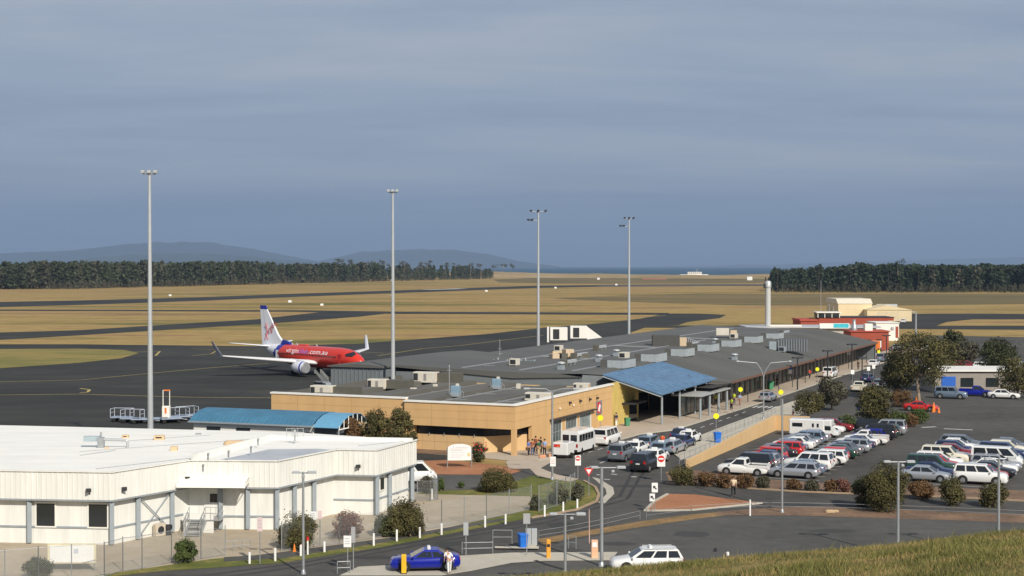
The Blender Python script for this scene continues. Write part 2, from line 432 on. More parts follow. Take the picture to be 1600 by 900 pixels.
hills('hills', [(-300, 412), (-120, 402), (20, 396), (125, 391), (180, 384), (240, 379), (330, 379), (400, 390), (470, 404), (540, 416)], 23700, 4500, 1)
hills('hills', [(60, 415), (180, 400), (250, 396), (330, 396), (420, 404), (520, 412), (560, 416)], 18000, 3000, 3)
hills('hills', [(470, 416), (530, 402), (570, 393), (640, 390), (700, 390), (760, 396), (810, 408), (870, 416)], 25500, 4500, 5)
hills('hills', [(1000, 417), (1120, 415), (1165, 413), (1200, 414), (1290, 410), (1400, 407), (1600, 402), (1750, 404)], 38000, 4000, 7)
# haze
mh = bpy.data.materials.new('haze'); mh.use_nodes = True; n_ = mh.node_tree
n_.nodes.remove(n_.nodes['Principled BSDF']); pv = n_.nodes.new('ShaderNodeVolumePrincipled')
pv.inputs['Color'].default_value = (.40, .56, .82, 1); pv.inputs['Density'].default_value = 5.6e-5
n_.links.new(pv.outputs[0], n_.nodes['Material Output'].inputs['Volume'])
hb = MB().bb(-19000, 19000, -400, 47000, -7, 1200).build('haze', mh); hb['kind'] = 'stuff'; tag(hb, 'thin blue air over the airfield and sea', 'haze')

# ------------------------------------------------------------------ airfield pavements
sheet('apron', PX((-120, 538), (125, 538), (400, 541), (560, 537), (760, 522), (850, 512), (930, 506), (1000, 498), (1030, 492), (1045, 490), (1090, 490), (1135, 492), (1125, 497), (1075, 503), (1060, 508),
      (1010, 511), (985, 520), (1000, 560), (900, 640), (700, 720), (400, 760), (-120, 820)), .02, APRON)
sheet('apron_grass_island', PX((-120, 546), (125, 545), (195, 547), (217, 552), (190, 560), (125, 567), (-120, 584)), .04, ground_mat('island_grass', [(.36, (.12, .125, .035)), (.5, (.20, .175, .055)), (.62, (.32, .23, .08))], .03, .2, stretch=(.4, 1, 1), fine=.25, fscale=1.5))
sheet('taxiway', PX((-120, 523), (125, 516), (250, 508), (400, 499), (508, 487), (620, 488), (560, 495), (430, 505), (300, 513), (125, 524), (-120, 538)), .03, APRON)
sheet('taxiway', PX((-120, 483.5), (125, 484), (460, 484.8), (620, 487), (1045, 489), (1045, 492), (620, 490.5), (460, 487.2), (125, 486), (-120, 485.5)), .05, APRON)
sheet('runway', PX((-120, 474), (125, 469.5), (300, 465), (460, 459), (600, 454.5), (700, 451), (835, 446.5), (935, 445.5), (935, 448), (840, 450), (700, 455), (600, 458.6), (460, 464), (300, 470.5), (125, 476.5), (-120, 483)), .03, APRON)
sheet('runway', PX((935, 445), (1100, 444), (1196, 444), (1196, 447), (1100, 447), (935, 448)), .03, ASPHL)
sheet('taxiway', PX((1000, 509), (1250, 509), (1700, 509), (1700, 516), (1250, 513), (1000, 512)), .03, APRON)
sheet('taxiway', PX((1395, 512), (1400, 500), (1420, 490.5), (1520, 490), (1700, 491), (1700, 499), (1520, 499), (1480, 503), (1455, 512)), .04, APRON)
SCR = ground_mat('rough_pasture', [(.32, (.09, .085, .035)), (.5, (.16, .125, .055)), (.66, (.25, .18, .08))], .008, .03, stretch=(.35, 1, 1), fine=.2, fscale=.3)
sheet('rough_grass', PX((770, 437), (860, 433), (950, 434.5), (1200, 436), (1200, 442), (1000, 443.5), (860, 443), (780, 441)), .02, SCR)
sheet('rough_grass', PX((860, 466), (960, 462), (1090, 459), (1700, 459), (1700, 474), (1350, 478), (1150, 477), (960, 471)), .02, SCR)
sheet('bare_red_soil', PX((1005, 433.2), (1040, 433), (1042, 437), (1003, 437)), .09, M('bare_red_soil', (.36, .15, .08), .95, scale=.02))
# thin yellow guide lines on the apron
def stripe(name, pts, w_, z_, mat_, closed=False):
    mb = MB()
    for i in range(len(pts) - 1):
        a, b = pts[i], pts[i + 1]; d = (b - a).normalized(); n = Vector((-d.y, d.x, 0)) * w_ / 2
        mb.add([Vector((q.x, q.y, z_)) for q in (a - n, b - n, b + n, a + n)], [(0, 1, 2, 3)])
    o = mb.build(name, mat_); o['kind'] = 'structure'
    for p in o.data.polygons:
        if p.normal.z < 0: p.flip()
    return o
stripe('apron_marking', PX((-60, 598), (125, 594), (240, 583), (340, 574), (420, 568)), .35, .035, LINEY)
stripe('apron_marking', PX((-60, 618), (125, 616), (300, 621), (430, 622)), .35, .035, LINEY)
stripe('apron_marking', PX((190, 551), (250, 549), (243, 556)), .5, .05, LINEY)
stripe('apron_marking', PX((125, 607), (140, 609), (137, 613), (125, 614)), .5, .036, LINEY)
stripe('apron_marking', PX((300, 545), (340, 547), (330, 553), (300, 556)), .3, .036, LINEY)
stripe('apron_marking', PX((590, 556), (660, 545), (720, 540), (800, 530), (850, 524)), .4, .036, LINEY)
stripe('apron_marking', PX((940, 500), (990, 497), (1040, 493)), .8, .036, LINEY)
stripe('apron_marking', PX((340, 545), (520, 548), (600, 552)), .25, .036, LINEY)
stripe('runway_marking', PX((665, 452.6), (700, 451.8), (722, 451)), 12, .05, LINEW)
# little white airfield boxes and marker boards
k = 0
for px, py, h, nm in ((453, 473, 1.2, 'left of the airliner tail'), (935, 437, 2.6, 'on the grass between the two middle masts'), (266, 463, 1.1, 'beyond the runway at the left'), (868, 451, 1.4, 'beside the runway end'),
                      (963, 446, 1.6, 'in front of the dunes'), (612, 439, 1.8, 'beside the second mast'), (760, 456, 1.3, 'in the grass right of the runway'), (1171, 438, 5, 'near the right wood'), (503, 478, 1.0, 'behind the taxiway fork'), (613, 463, 1.2, 'below the far wood')):
    b = G(px, py); mb = MB().bevbox((0, 0, h / 2 + .15), (h * 1.5, h, h), b=.05 * h).tube((-h * .5, 0, 0), (-h * .5, 0, .3), .06).tube((h * .5, 0, 0), (h * .5, 0, .3), .06)
    tag(mb.build('marker_box', SIGNW, None, b), 'small white airfield equipment box ' + nm, 'equipment box', 'white boxes on the airfield')
# low white boat-like building on the shore
b = G(1085, 430.5); t = thing('shore_building', 'long low white building on the shore in front of the sea', 'building', b)
MB().bb(-30, 30, 0, 14, 0, 2.5).bb(-14, 16, 1, 12, 2.5, 7.5).build('wall', WHITE, t); MB().bb(-15, 17, .5, 12.5, 7.5, 8.1).build('roof', ROOFG, t)
for i in range(6): MB().box((-11 + i * 4.6, .98, 5), (2.6, .1, 1.8)).build('window', GLASS, t)
MB().tube((6, 5, 8.1), (6, 5, 14), .3).build('chimney', WHITE, t)
# ------------------------------------------------------------------ landside pavements
tl = [ST(s, -1.0) for s in (2, 40, 100, 180, 230)]
sheet('road', PX((-120, 1010), (-120, 868), (300, 866), (600, 800), (640, 744), (700, 735), (800, 735)) + tl + PX((1450, 524), (2300, 540), (2300, 1010)), .008, ASPH)
lot = [ST(-4, -20), ST(36, -20), ST(38, -36), ST(41, -38), ST(41, -75), ST(-11, -75)] + PX((1475, 764), (1330, 760), (1200, 752), (1075, 741))
sheet('car_park', lot, .014, ASPH)
sheet('exit_lot', PX((862, 853), (905, 843), (1080, 812), (1200, 807), (1800, 812), (2300, 830), (2300, 1010), (700, 1010), (735, 893), (850, 878), (965, 866)), .014, ASPHL)
sheet('dry_verge', PX((838, 843), (900, 832), (1000, 815), (1080, 804), (1130, 800), (1135, 805), (1080, 812), (1000, 824), (900, 840), (850, 851)), .018, DRYV)
sheet('mulch_bed', PX((1120, 800), (1180, 795), (1260, 792), (1400, 796), (1475, 800), (1800, 812), (1800, 824), (1475, 813), (1250, 806), (1120, 805)), .022, SOIL)
sheet('mulch_bed', PX((1040, 738), (1075, 733), (1200, 749), (1330, 758), (1475, 762), (1800, 775), (1800, 792), (1475, 775), (1330, 770), (1250, 767), (1100, 757), (1045, 752)), .02, SOIL)
sheet('red_gravel_island', PX((1010, 797), (1025, 782), (1045, 772), (1085, 773), (1190, 786), (1130, 792), (1080, 797)), .03, REDG)
sheet('red_gravel_bed', PX((620, 722), (700, 719), (800, 730), (815, 736), (795, 742), (720, 742), (640, 741)), .03, REDG)
sheet('driveway', PX((600, 744), (800, 743), (830, 750), (760, 764), (700, 766), (600, 770)), .018, ASPHL)
sheet('gravel_yard', PX((-120, 790), (125, 780), (400, 765), (560, 758), (650, 768), (830, 770), (828, 797), (650, 835), (440, 863), (320, 877), (125, 908), (-120, 940)), .018, GRAVEL)
sheet('verge', PX((60, 922), (160, 903), (250, 893), (340, 887), (440, 880), (520, 867), (600, 855), (720, 831), (830, 809), (900, 796), (930, 783), (934, 774), (928, 762), (910, 752), (870, 744), (830, 744), (770, 764),
      (665, 768), (650, 772), (828, 776), (838, 788), (828, 797), (720, 821), (600, 843), (440, 866), (380, 869), (330, 874), (160, 898), (60, 915)), .024, GREENV)
sheet('verge_track', PX((350, 878), (440, 873), (520, 860), (600, 848), (720, 826), (790, 813), (786, 810), (720, 821), (600, 842), (520, 853), (440, 866), (350, 871)), .028, ASPHL)
sheet('concrete_pad', PX((715, 869), (800, 864), (965, 863), (955, 876), (850, 877), (800, 880), (735, 893), (690, 900), (530, 900), (560, 886), (640, 882), (700, 878)), .03, CONC)
sheet('footpath', [ST(-4.5, -3), ST(6, -2.9), ST(6, 1), ST(3, 13), ST(-2.2, 13.5), ST(-2.6, 5)], .036, PATH)
sheet('mulch_bed', [ST(-2.3, 5), ST(.94, 4.5), ST(.94, 13.3), ST(.3, 30), ST(-3, 30)], .038, SOIL)
sheet('kerb_island', PX((925, 746), (935, 748), (958, 762), (960, 772), (945, 787), (935, 786), (948, 772), (946, 764)), .034, CONC)
# frontage path, taxi island path
sheet('footpath', [ST(-2, -2.0), ST(6, -2.6), ST(27, -1.6), ST(30, 5), ST(52, 4), ST(56, -3.0), ST(175, -3.0), ST(230, -3), ST(230, -11.5), ST(170, -10), ST(120, -9), ST(70, -8.8), ST(30, -7.9), ST(24, -5.6), ST(6, -4.6), ST(-3, -3.8)], .05, PATH)
sheet('footpath', [ST(12, -13.2), ST(38, -12.9), ST(70, -13.0), ST(100, -13.4), ST(100, -15.5), ST(60, -18), ST(34, -18.6), ST(4, -18.6), ST(4, -17.0)], .06, CONC)
sheet('footpath', PX((790, 722), (822, 712), (850, 712), (866, 720), (845, 732), (870, 742), (905, 749), (890, 753), (840, 745), (828, 733), (795, 733)), .04, PATH)
for s0, s1, t0 in ((-6, 60, -10.2),):
    for i in range(16):
        a = s0 + i * 4; stripe('road_marking', [ST(a, t0), ST(a + 1.8, t0)], .14, .016, LINEW)
for i in range(9): stripe('road_marking', [ST(3 + i * 2.6, -6.0 - i * .1), ST(4.6 + i * 2.6, -6.0 - i * .1)], .14, .017, LINEW)
for i in range(8): stripe('road_marking', [ST(17.6, -7.4 - i * 1.1), ST(20.8, -7.4 - i * 1.1)], .5, .017, LINEW)
for i in range(5): stripe('road_marking', [ST(62, -9.6 - i * .7), ST(65, -9.6 - i * .7)], .35, .017, LINEW)
for a in ((932, 742), (944, 749), (986, 745), (955, 741)): stripe('road_marking', [G(*a), G(a[0] + 9, a[1] + .5)], .3, .017, LINEW)
for i in range(17):
    stripe('bay_marking', [ST(-5.2 + i * 2.65, -23.2), ST(-5.2 + i * 2.65, -33.2)], .1, .019, LINEW)
for i in range(14): stripe('bay_marking', [ST(-3.2 + i * 2.65, -39.8), ST(-3.2 + i * 2.65, -49.2)], .1, .019, LINEW)
stripe('road_marking', PX((1440, 668), (1462, 667)), .5, .019, LINEW); stripe('road_marking', PX((1475, 670), (1520, 672)), .5, .019, LINEW)
def kerb(pts, w_=.28, h_=.12, mat_=CONC):
    mb = MB()
    for a, b in zip(pts[:-1], pts[1:]):
        d = (b - a).normalized(); n = Vector((-d.y, d.x, 0)) * w_ / 2
        mb.prism([a - n, b - n, b + n, a + n], 0, h_)
    o = mb.build('kerb', mat_); o['kind'] = 'structure'
kerb([ST(a, b) for a, b in ((-3, -3.9), (6, -4.7), (24, -5.7), (30, -8.0), (70, -8.95), (120, -9.15), (170, -10.15))])
kerb([ST(a, b) for a, b in ((4, -17.0), (12, -13.0), (38, -12.75), (70, -12.85), (100, -13.3))])
kerb(PX((1041, 756), (1100, 759), (1250, 769), (1330, 772), (1475, 777), (1800, 794)), mat_=M('orange_kerb', (.36, .26, .17), .9))
kerb(PX((1008, 799), (1023, 784), (1043, 773)), .25); kerb(PX((1010, 799), (1080, 798), (1130, 793), (1190, 787)), .25)
kerb(PX((912, 752), (930, 762), (936, 774), (932, 784), (902, 797), (830, 810)), .25, mat_=M('orange_kerb', (.4, .25, .13)))
# lane of the asphalt crack / tar patches, plus painted pole shadows
pr_ = random.Random(21)
for k_, (lst_, m_, z_) in enumerate((((( 700, 850), (880, 820), (990, 700), (1000, 760), (1120, 790), (1250, 790), (590, 872)), M('dark_patch', (.045, .045, .043), .9), .012), (((1180, 700), (1340, 710), (1300, 830), (1080, 835), (960, 850), (1420, 740)), M('oil_stain', (.055, .054, .052), .9), .0175))):
    for (px_, py_) in lst_:
        c_ = G(px_, py_); n_k = 11; rx_, ry_ = pr_.uniform(1.0, 2.6), pr_.uniform(.5, 1.3); ang_ = pr_.uniform(-.4, .4)
        sheet('road_patch', [c_ + Vector((rx_ * math.cos(2 * math.pi * i / n_k + ang_) * pr_.uniform(.75, 1.15), ry_ * math.sin(2 * math.pi * i / n_k + ang_) * pr_.uniform(.75, 1.15), 0)) for i in range(n_k)], z_, m_)
TRK = M('tyre_marks', (.040, .040, .039), .85, var=.3)
for pts_ in (((150, 930), (480, 884), (700, 844), (860, 815), (980, 780), (1000, 745), (1010, 735)), ((150, 922), (480, 878), (700, 838), (860, 809), (968, 776), (985, 745), (990, 735))):
    stripe('tyre_marks', PX(*pts_), .30, .0125, TRK)
for pts_ in (((-60, 640), (200, 600), (380, 588), (560, 585)), ((150, 590), (330, 600), (480, 640)), ((300, 560), (420, 575), (520, 600))):
    stripe('tyre_marks', PX(*pts_), .45, .03, M('apron_rubber', (.030, .030, .030), .85, var=.3))
POLE_SHADOW = M('tar_and_pole_shadow', (.03, .03, .03), .8)
stripe('tar_and_pole_shadow', PX((1086, 761), (1130, 772), (1180, 785), (1215, 797)), .18, .020, POLE_SHADOW)  # cast shadow of the tall thin pole, painted as a dark line
stripe('tar_and_pole_shadow', PX((836, 876), (852, 882), (880, 890)), .3, .034, POLE_SHADOW)  # shadow line of the T-armed lamp, painted dark onto the pad
stripe('tar_and_pole_shadow', PX((1170, 752), (1290, 706), (1370, 684)), 1.2, .0165, M('tar_stain', (.05, .05, .05), .8)) 
# ------------------------------------------------------------------ white building in front
def wp(px, py, z=5.3): return G(px, py, z)
A = [Vector((p.x, p.y, 0)) for p in (wp(-90, 734), wp(175, 738), wp(297, 719.5), wp(434, 720.5), wp(526, 702.5), wp(589, 703.5), wp(651, 687.5), wp(459, 675), wp(125, 666.8), wp(-90, 662))]
wb = thing('white_building', 'long flat roofed white metal clad building with grey columns in the front left', 'building', (-25, 112, 0))
OFF = Vector((-25, 112, 0))
PA = [p - OFF for p in A]
def inset(poly, d):
    out = []; n = len(poly)
    for i in range(n):
        p0, p1, p2 = poly[i - 1], poly[i], poly[(i + 1) % n]
        e1 = (p1 - p0).normalized(); e2 = (p2 - p1).normalized()
        n1 = Vector((-e1.y, e1.x, 0)); n2 = Vector((-e2.y, e2.x, 0))
        b_ = (n1 + n2); b_ = b_ / max(.3, b_.length_squared) * 2 
        out.append(p1 + b_ * d)
    return out
inn = inset(PA, .55)
if (Vector((inn[3] - PA[3])).y < 0): inn = inset(PA, -.55)
# parapet band with ribs
mb = MB(); mb.prism(PA, 3.3, 5.28)
rib = MB()
for i in range(6):
    a, b = PA[i], PA[i + 1]; L = (b - a).length; d = (b - a) / L; n = Vector((d.y, -d.x, 0)); ang = math.atan2(d.y, d.x)
    k = int(L / .38)
    for j in range(k):
        p = a + d * (j + .5) * L / k + n * .018
        rib.box((p.x, p.y, 4.29), (.05, .045, 1.96), rz=ang)
    # cap flashing and dark drip
    m_ = (a + b) / 2
    mb.box((m_.x + n.x * .02, m_.y + n.y * .02, 5.32), (L + .1, .16, .09), rz=ang)
mb.build('parapet', WHITE2, wb); rib.build('cladding_rib', WHITE2, wb)
mb = MB()
for i in range(6):
    a, b = PA[i], PA[i + 1]; L = (b - a).length; d = (b - a) / L; n = Vector((d.y, -d.x, 0)); m_ = (a + b) / 2 - n * .12
    mb.box((m_.x, m_.y, 3.24), (L, .22, .12), rz=math.atan2(d.y, d.x))
mb.build('soffit_beam', GREYCOL, wb)
MB().prism(inset(PA, .15) if (inset(PA, .15)[3] - PA[3]).y > 0 else inset(PA, -.15), 5.285, 5.30).build('roof', ROOFW, wb)
# sunken grey roof of the right wing: its own sheet with low white kerb wall
q = [wp(a, b, 5.31) - OFF for a, b in ((340, 719), (432, 719.5), (524, 703), (497, 701), (420, 702))]
mb = MB().add([(p.x, p.y, 5.306) for p in q], [tuple(range(5))]); mb.build('grey_roof_area', ROOFG, wb)
a, b = wp(300, 719) - OFF, wp(425, 686) - OFF
def wall_seg(mb, a, b, z0, z1, th, m=0):
    d = (b - a); L = d.length; c = (a + b) / 2; mb.box((c.x, c.y, (z0 + z1) / 2), (L, th, z1 - z0), m, rz=math.atan2(d.y, d.x))
mb = MB(); wall_seg(mb, a, b, 5.28, 5.75, .15); wall_seg(mb, b, wp(645, 690) - OFF, 5.28, 5.6, .15); mb.build('inner_parapet', WHITE2, wb)
# roof lap lines
sm_ = MB(); mb = sm_
for (p, q) in (((125, 706), (430, 684)), ((125, 712), (180, 704)), ((560, 697), (640, 689)), ((190, 690), (330, 680)), ((150, 733), (300, 716))):
    mb = MB(); wall_seg(mb, wp(*p) - OFF, wp(*q) - OFF, 5.30, 5.34, .07); mb.build('roof_seam', GALV, wb)
# columns
def col(p, r=.16):
    MB().box((p.x, p.y, 1.65), (r * 2, r * 2, 3.1), rz=.5).build('column', GREYCOL, wb)
for i, (k, offs) in enumerate(((1, (0,)), (2, (.0,)), (3, (0,)), (4, (0.0,)), (5, (0,)))):
    pass
def along(i, f): 
    a, b = PA[i], PA[i + 1]; d = (b - a).normalized(); n = Vector((d.y, -d.x, 0)); return a + (b - a) * f - n * .35
for i, fs in ((0, (.5, .985,)), (1, (.36, .80)), (2, (.33, .64, .975,)), (3, (.33, .66)), (4, (.97,)), (5, (.40, .97))):
    for f_ in fs: col(along(i, f_))
# lower sill rail, plinth line
mb = MB()
for i in (0, 1, 4, 5):
    a, b = inn[i], inn[i + 1]; d = (b - a).normalized(); n = Vector((d.y, -d.x, 0)) * .04
    wall_seg(mb, a + n, b + n, 1.15, 1.28, .07)
a, b = inn[2], inn[3]; d = (b - a).normalized(); n = Vector((d.y, -d.x, 0)) * .04; wall_seg(mb, a + n, b + n, .95, 1.08, .07)
mb.build('sill_rail', GREYCOL, wb)
# panel joints on the lower wall
mb = MB()
for i in range(6):
    a, b = inn[i], inn[i + 1]; L = (b - a).length; d = (b - a) / L; n = Vector((d.y, -d.x, 0)) * .012; ang = math.atan2(d.y, d.x)
    for j in range(1, int(L / .9)):
        p = a + d * j * .9 + n; mb.box((p.x, p.y, 1.6), (.035, .035, 3.2), rz=ang)
mb.prism(inn, 0, 3.3).build('wall', WHITE2, wb)
def win_on(i, f, w_, h_, zc, parent, name='window', glass=GLASS, frame=WHITE, poly=None):
    poly = poly or inn
    a, b = poly[i], poly[i + 1]; d = (b - a).normalized(); n = Vector((d.y, -d.x, 0)); p = a + (b - a) * f + n * .03; ang = math.atan2(d.y, d.x)
    e = link(name, MB().box((0, 0, 0), (w_ + .24, .10, h_ + .24)).mesh(name, frame), parent, (p.x, p.y, zc), ang)
    link('pane', MB().box((0, -.05, 0), (w_, .06, h_)).mesh('pane', glass), e)
    return e
win_on(0, .925, 1.35, 1.6, 2.1, wb); win_on(0, .60, 1.35, 1.6, 2.1, wb)
win_on(5, .22, .62, .95, 2.35, wb)
# door behind the awning with its window, awning, stairs
dn = thing_d = win_on(2, .30, 1.25, 2.0, 2.15, wb, 'door', glass=WHITE2)
MB().box((0, -.10, .25), (.55, .05, .65)).build('door_window', GLASS, dn)
MB().box((.45, -.12, -.15), (.05, .06, .2)).build('handle', GREYCOL, dn)
a, b = PA[2], PA[3]; d = (b - a).normalized(); n = Vector((d.y, -d.x, 0)); ang = math.atan2(d.y, d.x)
p = a + d * 1.45
aw = link('awning', None, wb, (p.x, p.y, 0), ang)   # local x along the wall, -y outwards
mb = MB(); L = 5.2; prof = [(0, 4.15), (.5, 4.08), (1.0, 3.92), (1.35, 3.72), (1.5, 3.5)]
for (y0, z0), (y1, z1) in zip(prof[:-1], prof[1:]):
    mb.add([(-2.1, -y0, z0), (L - 2.1, -y0, z0), (L - 2.1, -y1, z1), (-2.1, -y1, z1), (-2.1, -y0, z0 - .04), (L - 2.1, -y0, z0 - .04), (L - 2.1, -y1, z1 - .04), (-2.1, -y1, z1 - .04)],
           [(0, 1, 2, 3), (7, 6, 5, 4), (0, 4, 5, 1), (3, 2, 6, 7), (0, 3, 7, 4), (1, 5, 6, 2)])
mb.build('awning_sheet', WHITE, aw)
for x in (-2.05, L - 2.15): MB().path([(x, 0, 3.6), (x, -1.45, 3.45), (x, -1.2, 3.8), (x, 0, 4.1)], .035).build('bracket', GREYCOL, aw)
# landing and stairs
st = link('stairs', None, wb, (p.x, p.y, 0), ang)
mb = MB(); mb.box((-.15, -.5, .98), (2.6, 1.3, .08))
for i in range(6): mb.box((-.6 + .0 * i, -1.3 - i * .27, .85 - i * .15), (1.1, .27, .05))
for x in (-1.18, -.02): mb.extr([(0, 0), (.12, 0), (.12, .2), (0, .2)], (x, -1.15, .80), (1, 0, 0), (0, 0, 1), Vector((0, -1.6, -.85)), 1)
mb.build('tread', GALV, st)
mb = MB()
for x in (-1.2, 0.0):
    mb = MB(); mb.path([(x, -1.15, 1.95), (x, -2.75, 1.05), (x, -2.75, 0)], .025); mb.path([(x, -1.15, 1.5), (x, -2.75, .55)], .02)
    for k in range(4): mb.tube((x, -1.15 - k * .45, .95 - k * .25), (x, -1.15 - k * .45, 1.95 - k * .25), .018)
    mb.build('stair_rail', GALV, st)
mb = MB()
for z_ in (1.5, 1.95): mb.tube((0, -1.1, z_), (1.1, -1.1, z_), .02); mb.tube((1.1, -1.1, z_), (1.1, .2, z_), .02)
for x in (.4, .8, 1.1): mb.tube((x, -1.1, 1), (x, -1.1, 1.95), .018)
mb.build('landing_rail', GALV, st)
# ramp wall beside the stairs, cross bracing, wall lamps
q0, q1 = wp(265, 774, 1.9) - OFF, wp(304, 756, 1.9) - OFF
a, b = inn[1] + (inn[2] - inn[1]) * .92, PA[2] + d * .6
mb = MB(); wall_seg(mb, PA[2] + Vector((-.3, -.9, 0)), PA[2] + Vector((2.0, -1.15, 0)), 0, 1.45, .1); mb.build('ramp_wall', WHITE2, wb)
mb = MB(); a, b = along(1, .38), along(1, .78)
for s_ in (0, 1):
    z0, z1 = (.3, 3.1) if s_ else (3.1, .3)
    mb.tube((a.x, a.y, z0), (b.x, b.y, z1), .045)
mb.build('cross_brace', GREYCOL, wb)
for (i, f_) in ((1, .12), (1, .93), (0, .87), (4, .55)):
    a, b = PA[i], PA[i + 1]; dd = (b - a).normalized(); nn = Vector((dd.y, -dd.x, 0)); p = a + (b - a) * f_ + nn * .25
    fl = link('flood_lamp', MB().tube(-nn * .25 + Vector((0, 0, -.3)), Vector((0, 0, 0)), .03).box((0, 0, .02), (.34, .22, .26), rz=.5).mesh('flood_lamp', DARKM), wb, (p.x, p.y, 4.0))
# roof fittings: tan vents, capped vents, duct
def roofbox(px, py, w_, d_, h_, mat_, name='roof_vent', z=5.3, capd=None):
    p = wp(px, py, z) - OFF
    mb = MB().bevbox((0, 0, h_ / 2), (w_, d_, h_), b=.04); 
    if capd: mb.box((0, -d_ / 2 - .01, h_ * .55), (w_ * .6, .02, h_ * .3), 1)
    return link(name, mb.mesh(name, [mat_, DARKM]), wb, (p.x, p.y, z), .05)
TANV = M('tan_vent', (.62, .45, .27), .6)
roofbox(196, 684, .55, .5, .25, TANV, capd=1); roofbox(249, 687, .85, .6, .38, TANV, capd=1); roofbox(272, 704, .55, .5, .35, TANV); roofbox(310, 679, .5, .4, .12, GALV, 'skylight'); roofbox(167, 701, .3, .3, .15, TANV)
vent = MB(); 
for i in range(5): vent.lathe([(.75 - abs(i - 2) * .12, 0), (.7 - abs(i - 2) * .12, .2), (.3, .34), (.02, .38)], c=(i * .28 - .56, 0, 0), n=10)
p = wp(369, 695) - OFF; link('turbine_vent', vent.mesh('turbine_vent', TANV), wb, (p.x, p.y, 5.3))
for px, py in ((325, 717), (357, 713), (392, 706), (403, 694)):
    p = wp(px, py, 5.6) - OFF; link('vent_pipe', MB().tube((0, 0, 0), (0, 0, .45), .07).tube((0, 0, .45), (.1, -.15, .55), .09).mesh('vent_pipe', GALV), wb, (p.x, p.y, 5.5))
p = wp(158, 699.5) - OFF
du = link('roof_duct', None, wb, (p.x, p.y, 5.3), .0)
MB().box((-.75, .1, .72), (1.3, .45, .42)).build('fan_housing', M('duct_blue_grey', (.33, .40, .43), .4), du)
MB().bevbox((0, 0, .42), (.5, .5, .84)).tube((0, 0, .84), (0, 0, 1.25), .09).build('motor_box', GALV, du)
MB().path([(.1, .0, .68), (2.0, 0, .62), (2.15, 0, .5), (2.15, 0, .0)], .11, n=10).build('pipe', MAST, du)
# satellite / camera frame on the corner mast
p = wp(461, 693) - OFF; mb = MB().tube((0, 0, 0), (0, 0, 1.0), .09)
for k in range(3): mb.path([(-.7, 0, .55 + k * .35), (.7, 0, .55 + k * .35)], .02)
for k in range(4): mb.tube((-.7 + k * .46, 0, .5), (-.7 + k * .46, 0, 1.3), .02)
mb.box((0, -.08, .9), (.2, .1, .5)); mb.build('antenna_frame', MAST, wb, (p.x, p.y, 5.3))
for px in (200, 222): pass
# small things along the wall: hot water box, dark bin
p = G(249, 838); t = thing('air_conditioner', 'cream air conditioner box against the white building wall under the cross brace', 'air conditioner', (p.x, p.y, 0), .9)
MB().bevbox((0, 0, .5), (.9, .4, .9)).build('casing', M('cream_case', (.55, .48, .38), .6), t); MB().lathe([(.28, -.22), (.28, -.2)], c=(0, 0, .5), n=14, axis='y').build('fan_grille', DARKM, t)
p = G(262, 836); tag(MB().lathe([(.3, 0), (.36, .7), (.33, .75), (.02, .78)], n=12).build('drum', BLACKP, None, (p.x, p.y, 0)), 'black drum beside the cream air conditioner at the white wall', 'drum')

# ------------------------------------------------------------------ long shed with the blue curved roof
b0 = ST(-14, 41); hb_ = thing('blue_roof_building', 'low white building with curved blue metal roof between the white building and the terminal', 'building', (0, 0, 0))
c1, c2 = G(298, 722, 0), G(548, 722, 0)   # front line left and right ends
c1 = Vector((-33.2, 152.5, 0)); c2 = Vector((-17.0, 146.5, 0)); d = (c2 - c1).normalized(); L = (c2 - c1).length; hb_.location = c1; hb_.rotation_euler.z = math.atan2(d.y, d.x)
MB().bb(.1, L - 3.2, .15, 6, 0, 4.0).build('wall', WHITE, hb_)
prof = [(-.35, 3.95), (.6, 4.55), (1.8, 4.95), (3.2, 5.1), (4.6, 4.95), (6.4, 3.95)]
def curved(x0, x1, m_, name, dz=0):
    mb = MB()
    for (y0, z0), (y1, z1) in zip(prof[:-1], prof[1:]):
        mb.add([(x0, y0, z0 + dz), (x1, y0, z0 + dz), (x1, y1, z1 + dz), (x0, y1, z1 + dz), (x0, y0, z0 + dz - .06), (x1, y0, z0 + dz - .06), (x1, y1, z1 + dz - .06), (x0, y1, z1 + dz - .06)], [(0, 1, 2, 3), (7, 6, 5, 4), (0, 4, 5, 1), (3, 2, 6, 7), (0, 3, 7, 4), (1, 5, 6, 2)])
    return mb.build(name, m_, hb_)
curved(-.2, L - 3.1, BLUER, 'roof'); curved(L - 3.0, L - .1, BLUEL, 'canopy_roof', -.05)
mb = MB()
for i in range(26): mb.extr([(0, 0), (.05, 0), (.05, .05), (0, .05)], (i * .55, -.35, 3.96), (1, 0, 0), (0, 0, 1), Vector((0, .95, .6)), 1); 
mb.build('roof_rib', BLUER, hb_)
MB().add([(0.08, .15, 3.9), (.08, 5.9, 3.9), (.08, 3.2, 5.0)], [(0, 1, 2)]).build('gable', WHITE, hb_)
MB().bb(-.25, L - 3.1, -.40, -.30, 3.84, 4.0).build('gutter', GREYCOL, hb_)
for x in (1.7, 5.2): MB().bb(x, x + 1.6, .08, .2, 2.9, 3.45).build('window', GLASS, hb_)
for x in (L - 4.2, L - 2.9): MB().bb(x, x + .9, .1, .3, 1.4, 3.3).build('window', GLASS, hb_)
MB().bb(L - 3.3, L - .8, .5, 5.8, 0, 3.7).build('end_wall', M('slate_brick', (.10, .11, .13), .8, var=.3, scale=6), hb_)
mb = MB()
for i in range(7): mb.tube((L - .12, -.2 + i * 1.0, 3.7), (L - .12, -.2 + i * 1.0, 4.0 + [.1, .6, .9, 1, .9, .6, .1][i]), .05)
mb.tube((L - .12, -.3, 3.7), (L - .12, 6.3, 3.7), .07); mb.build('gable_truss', WHITE, hb_)
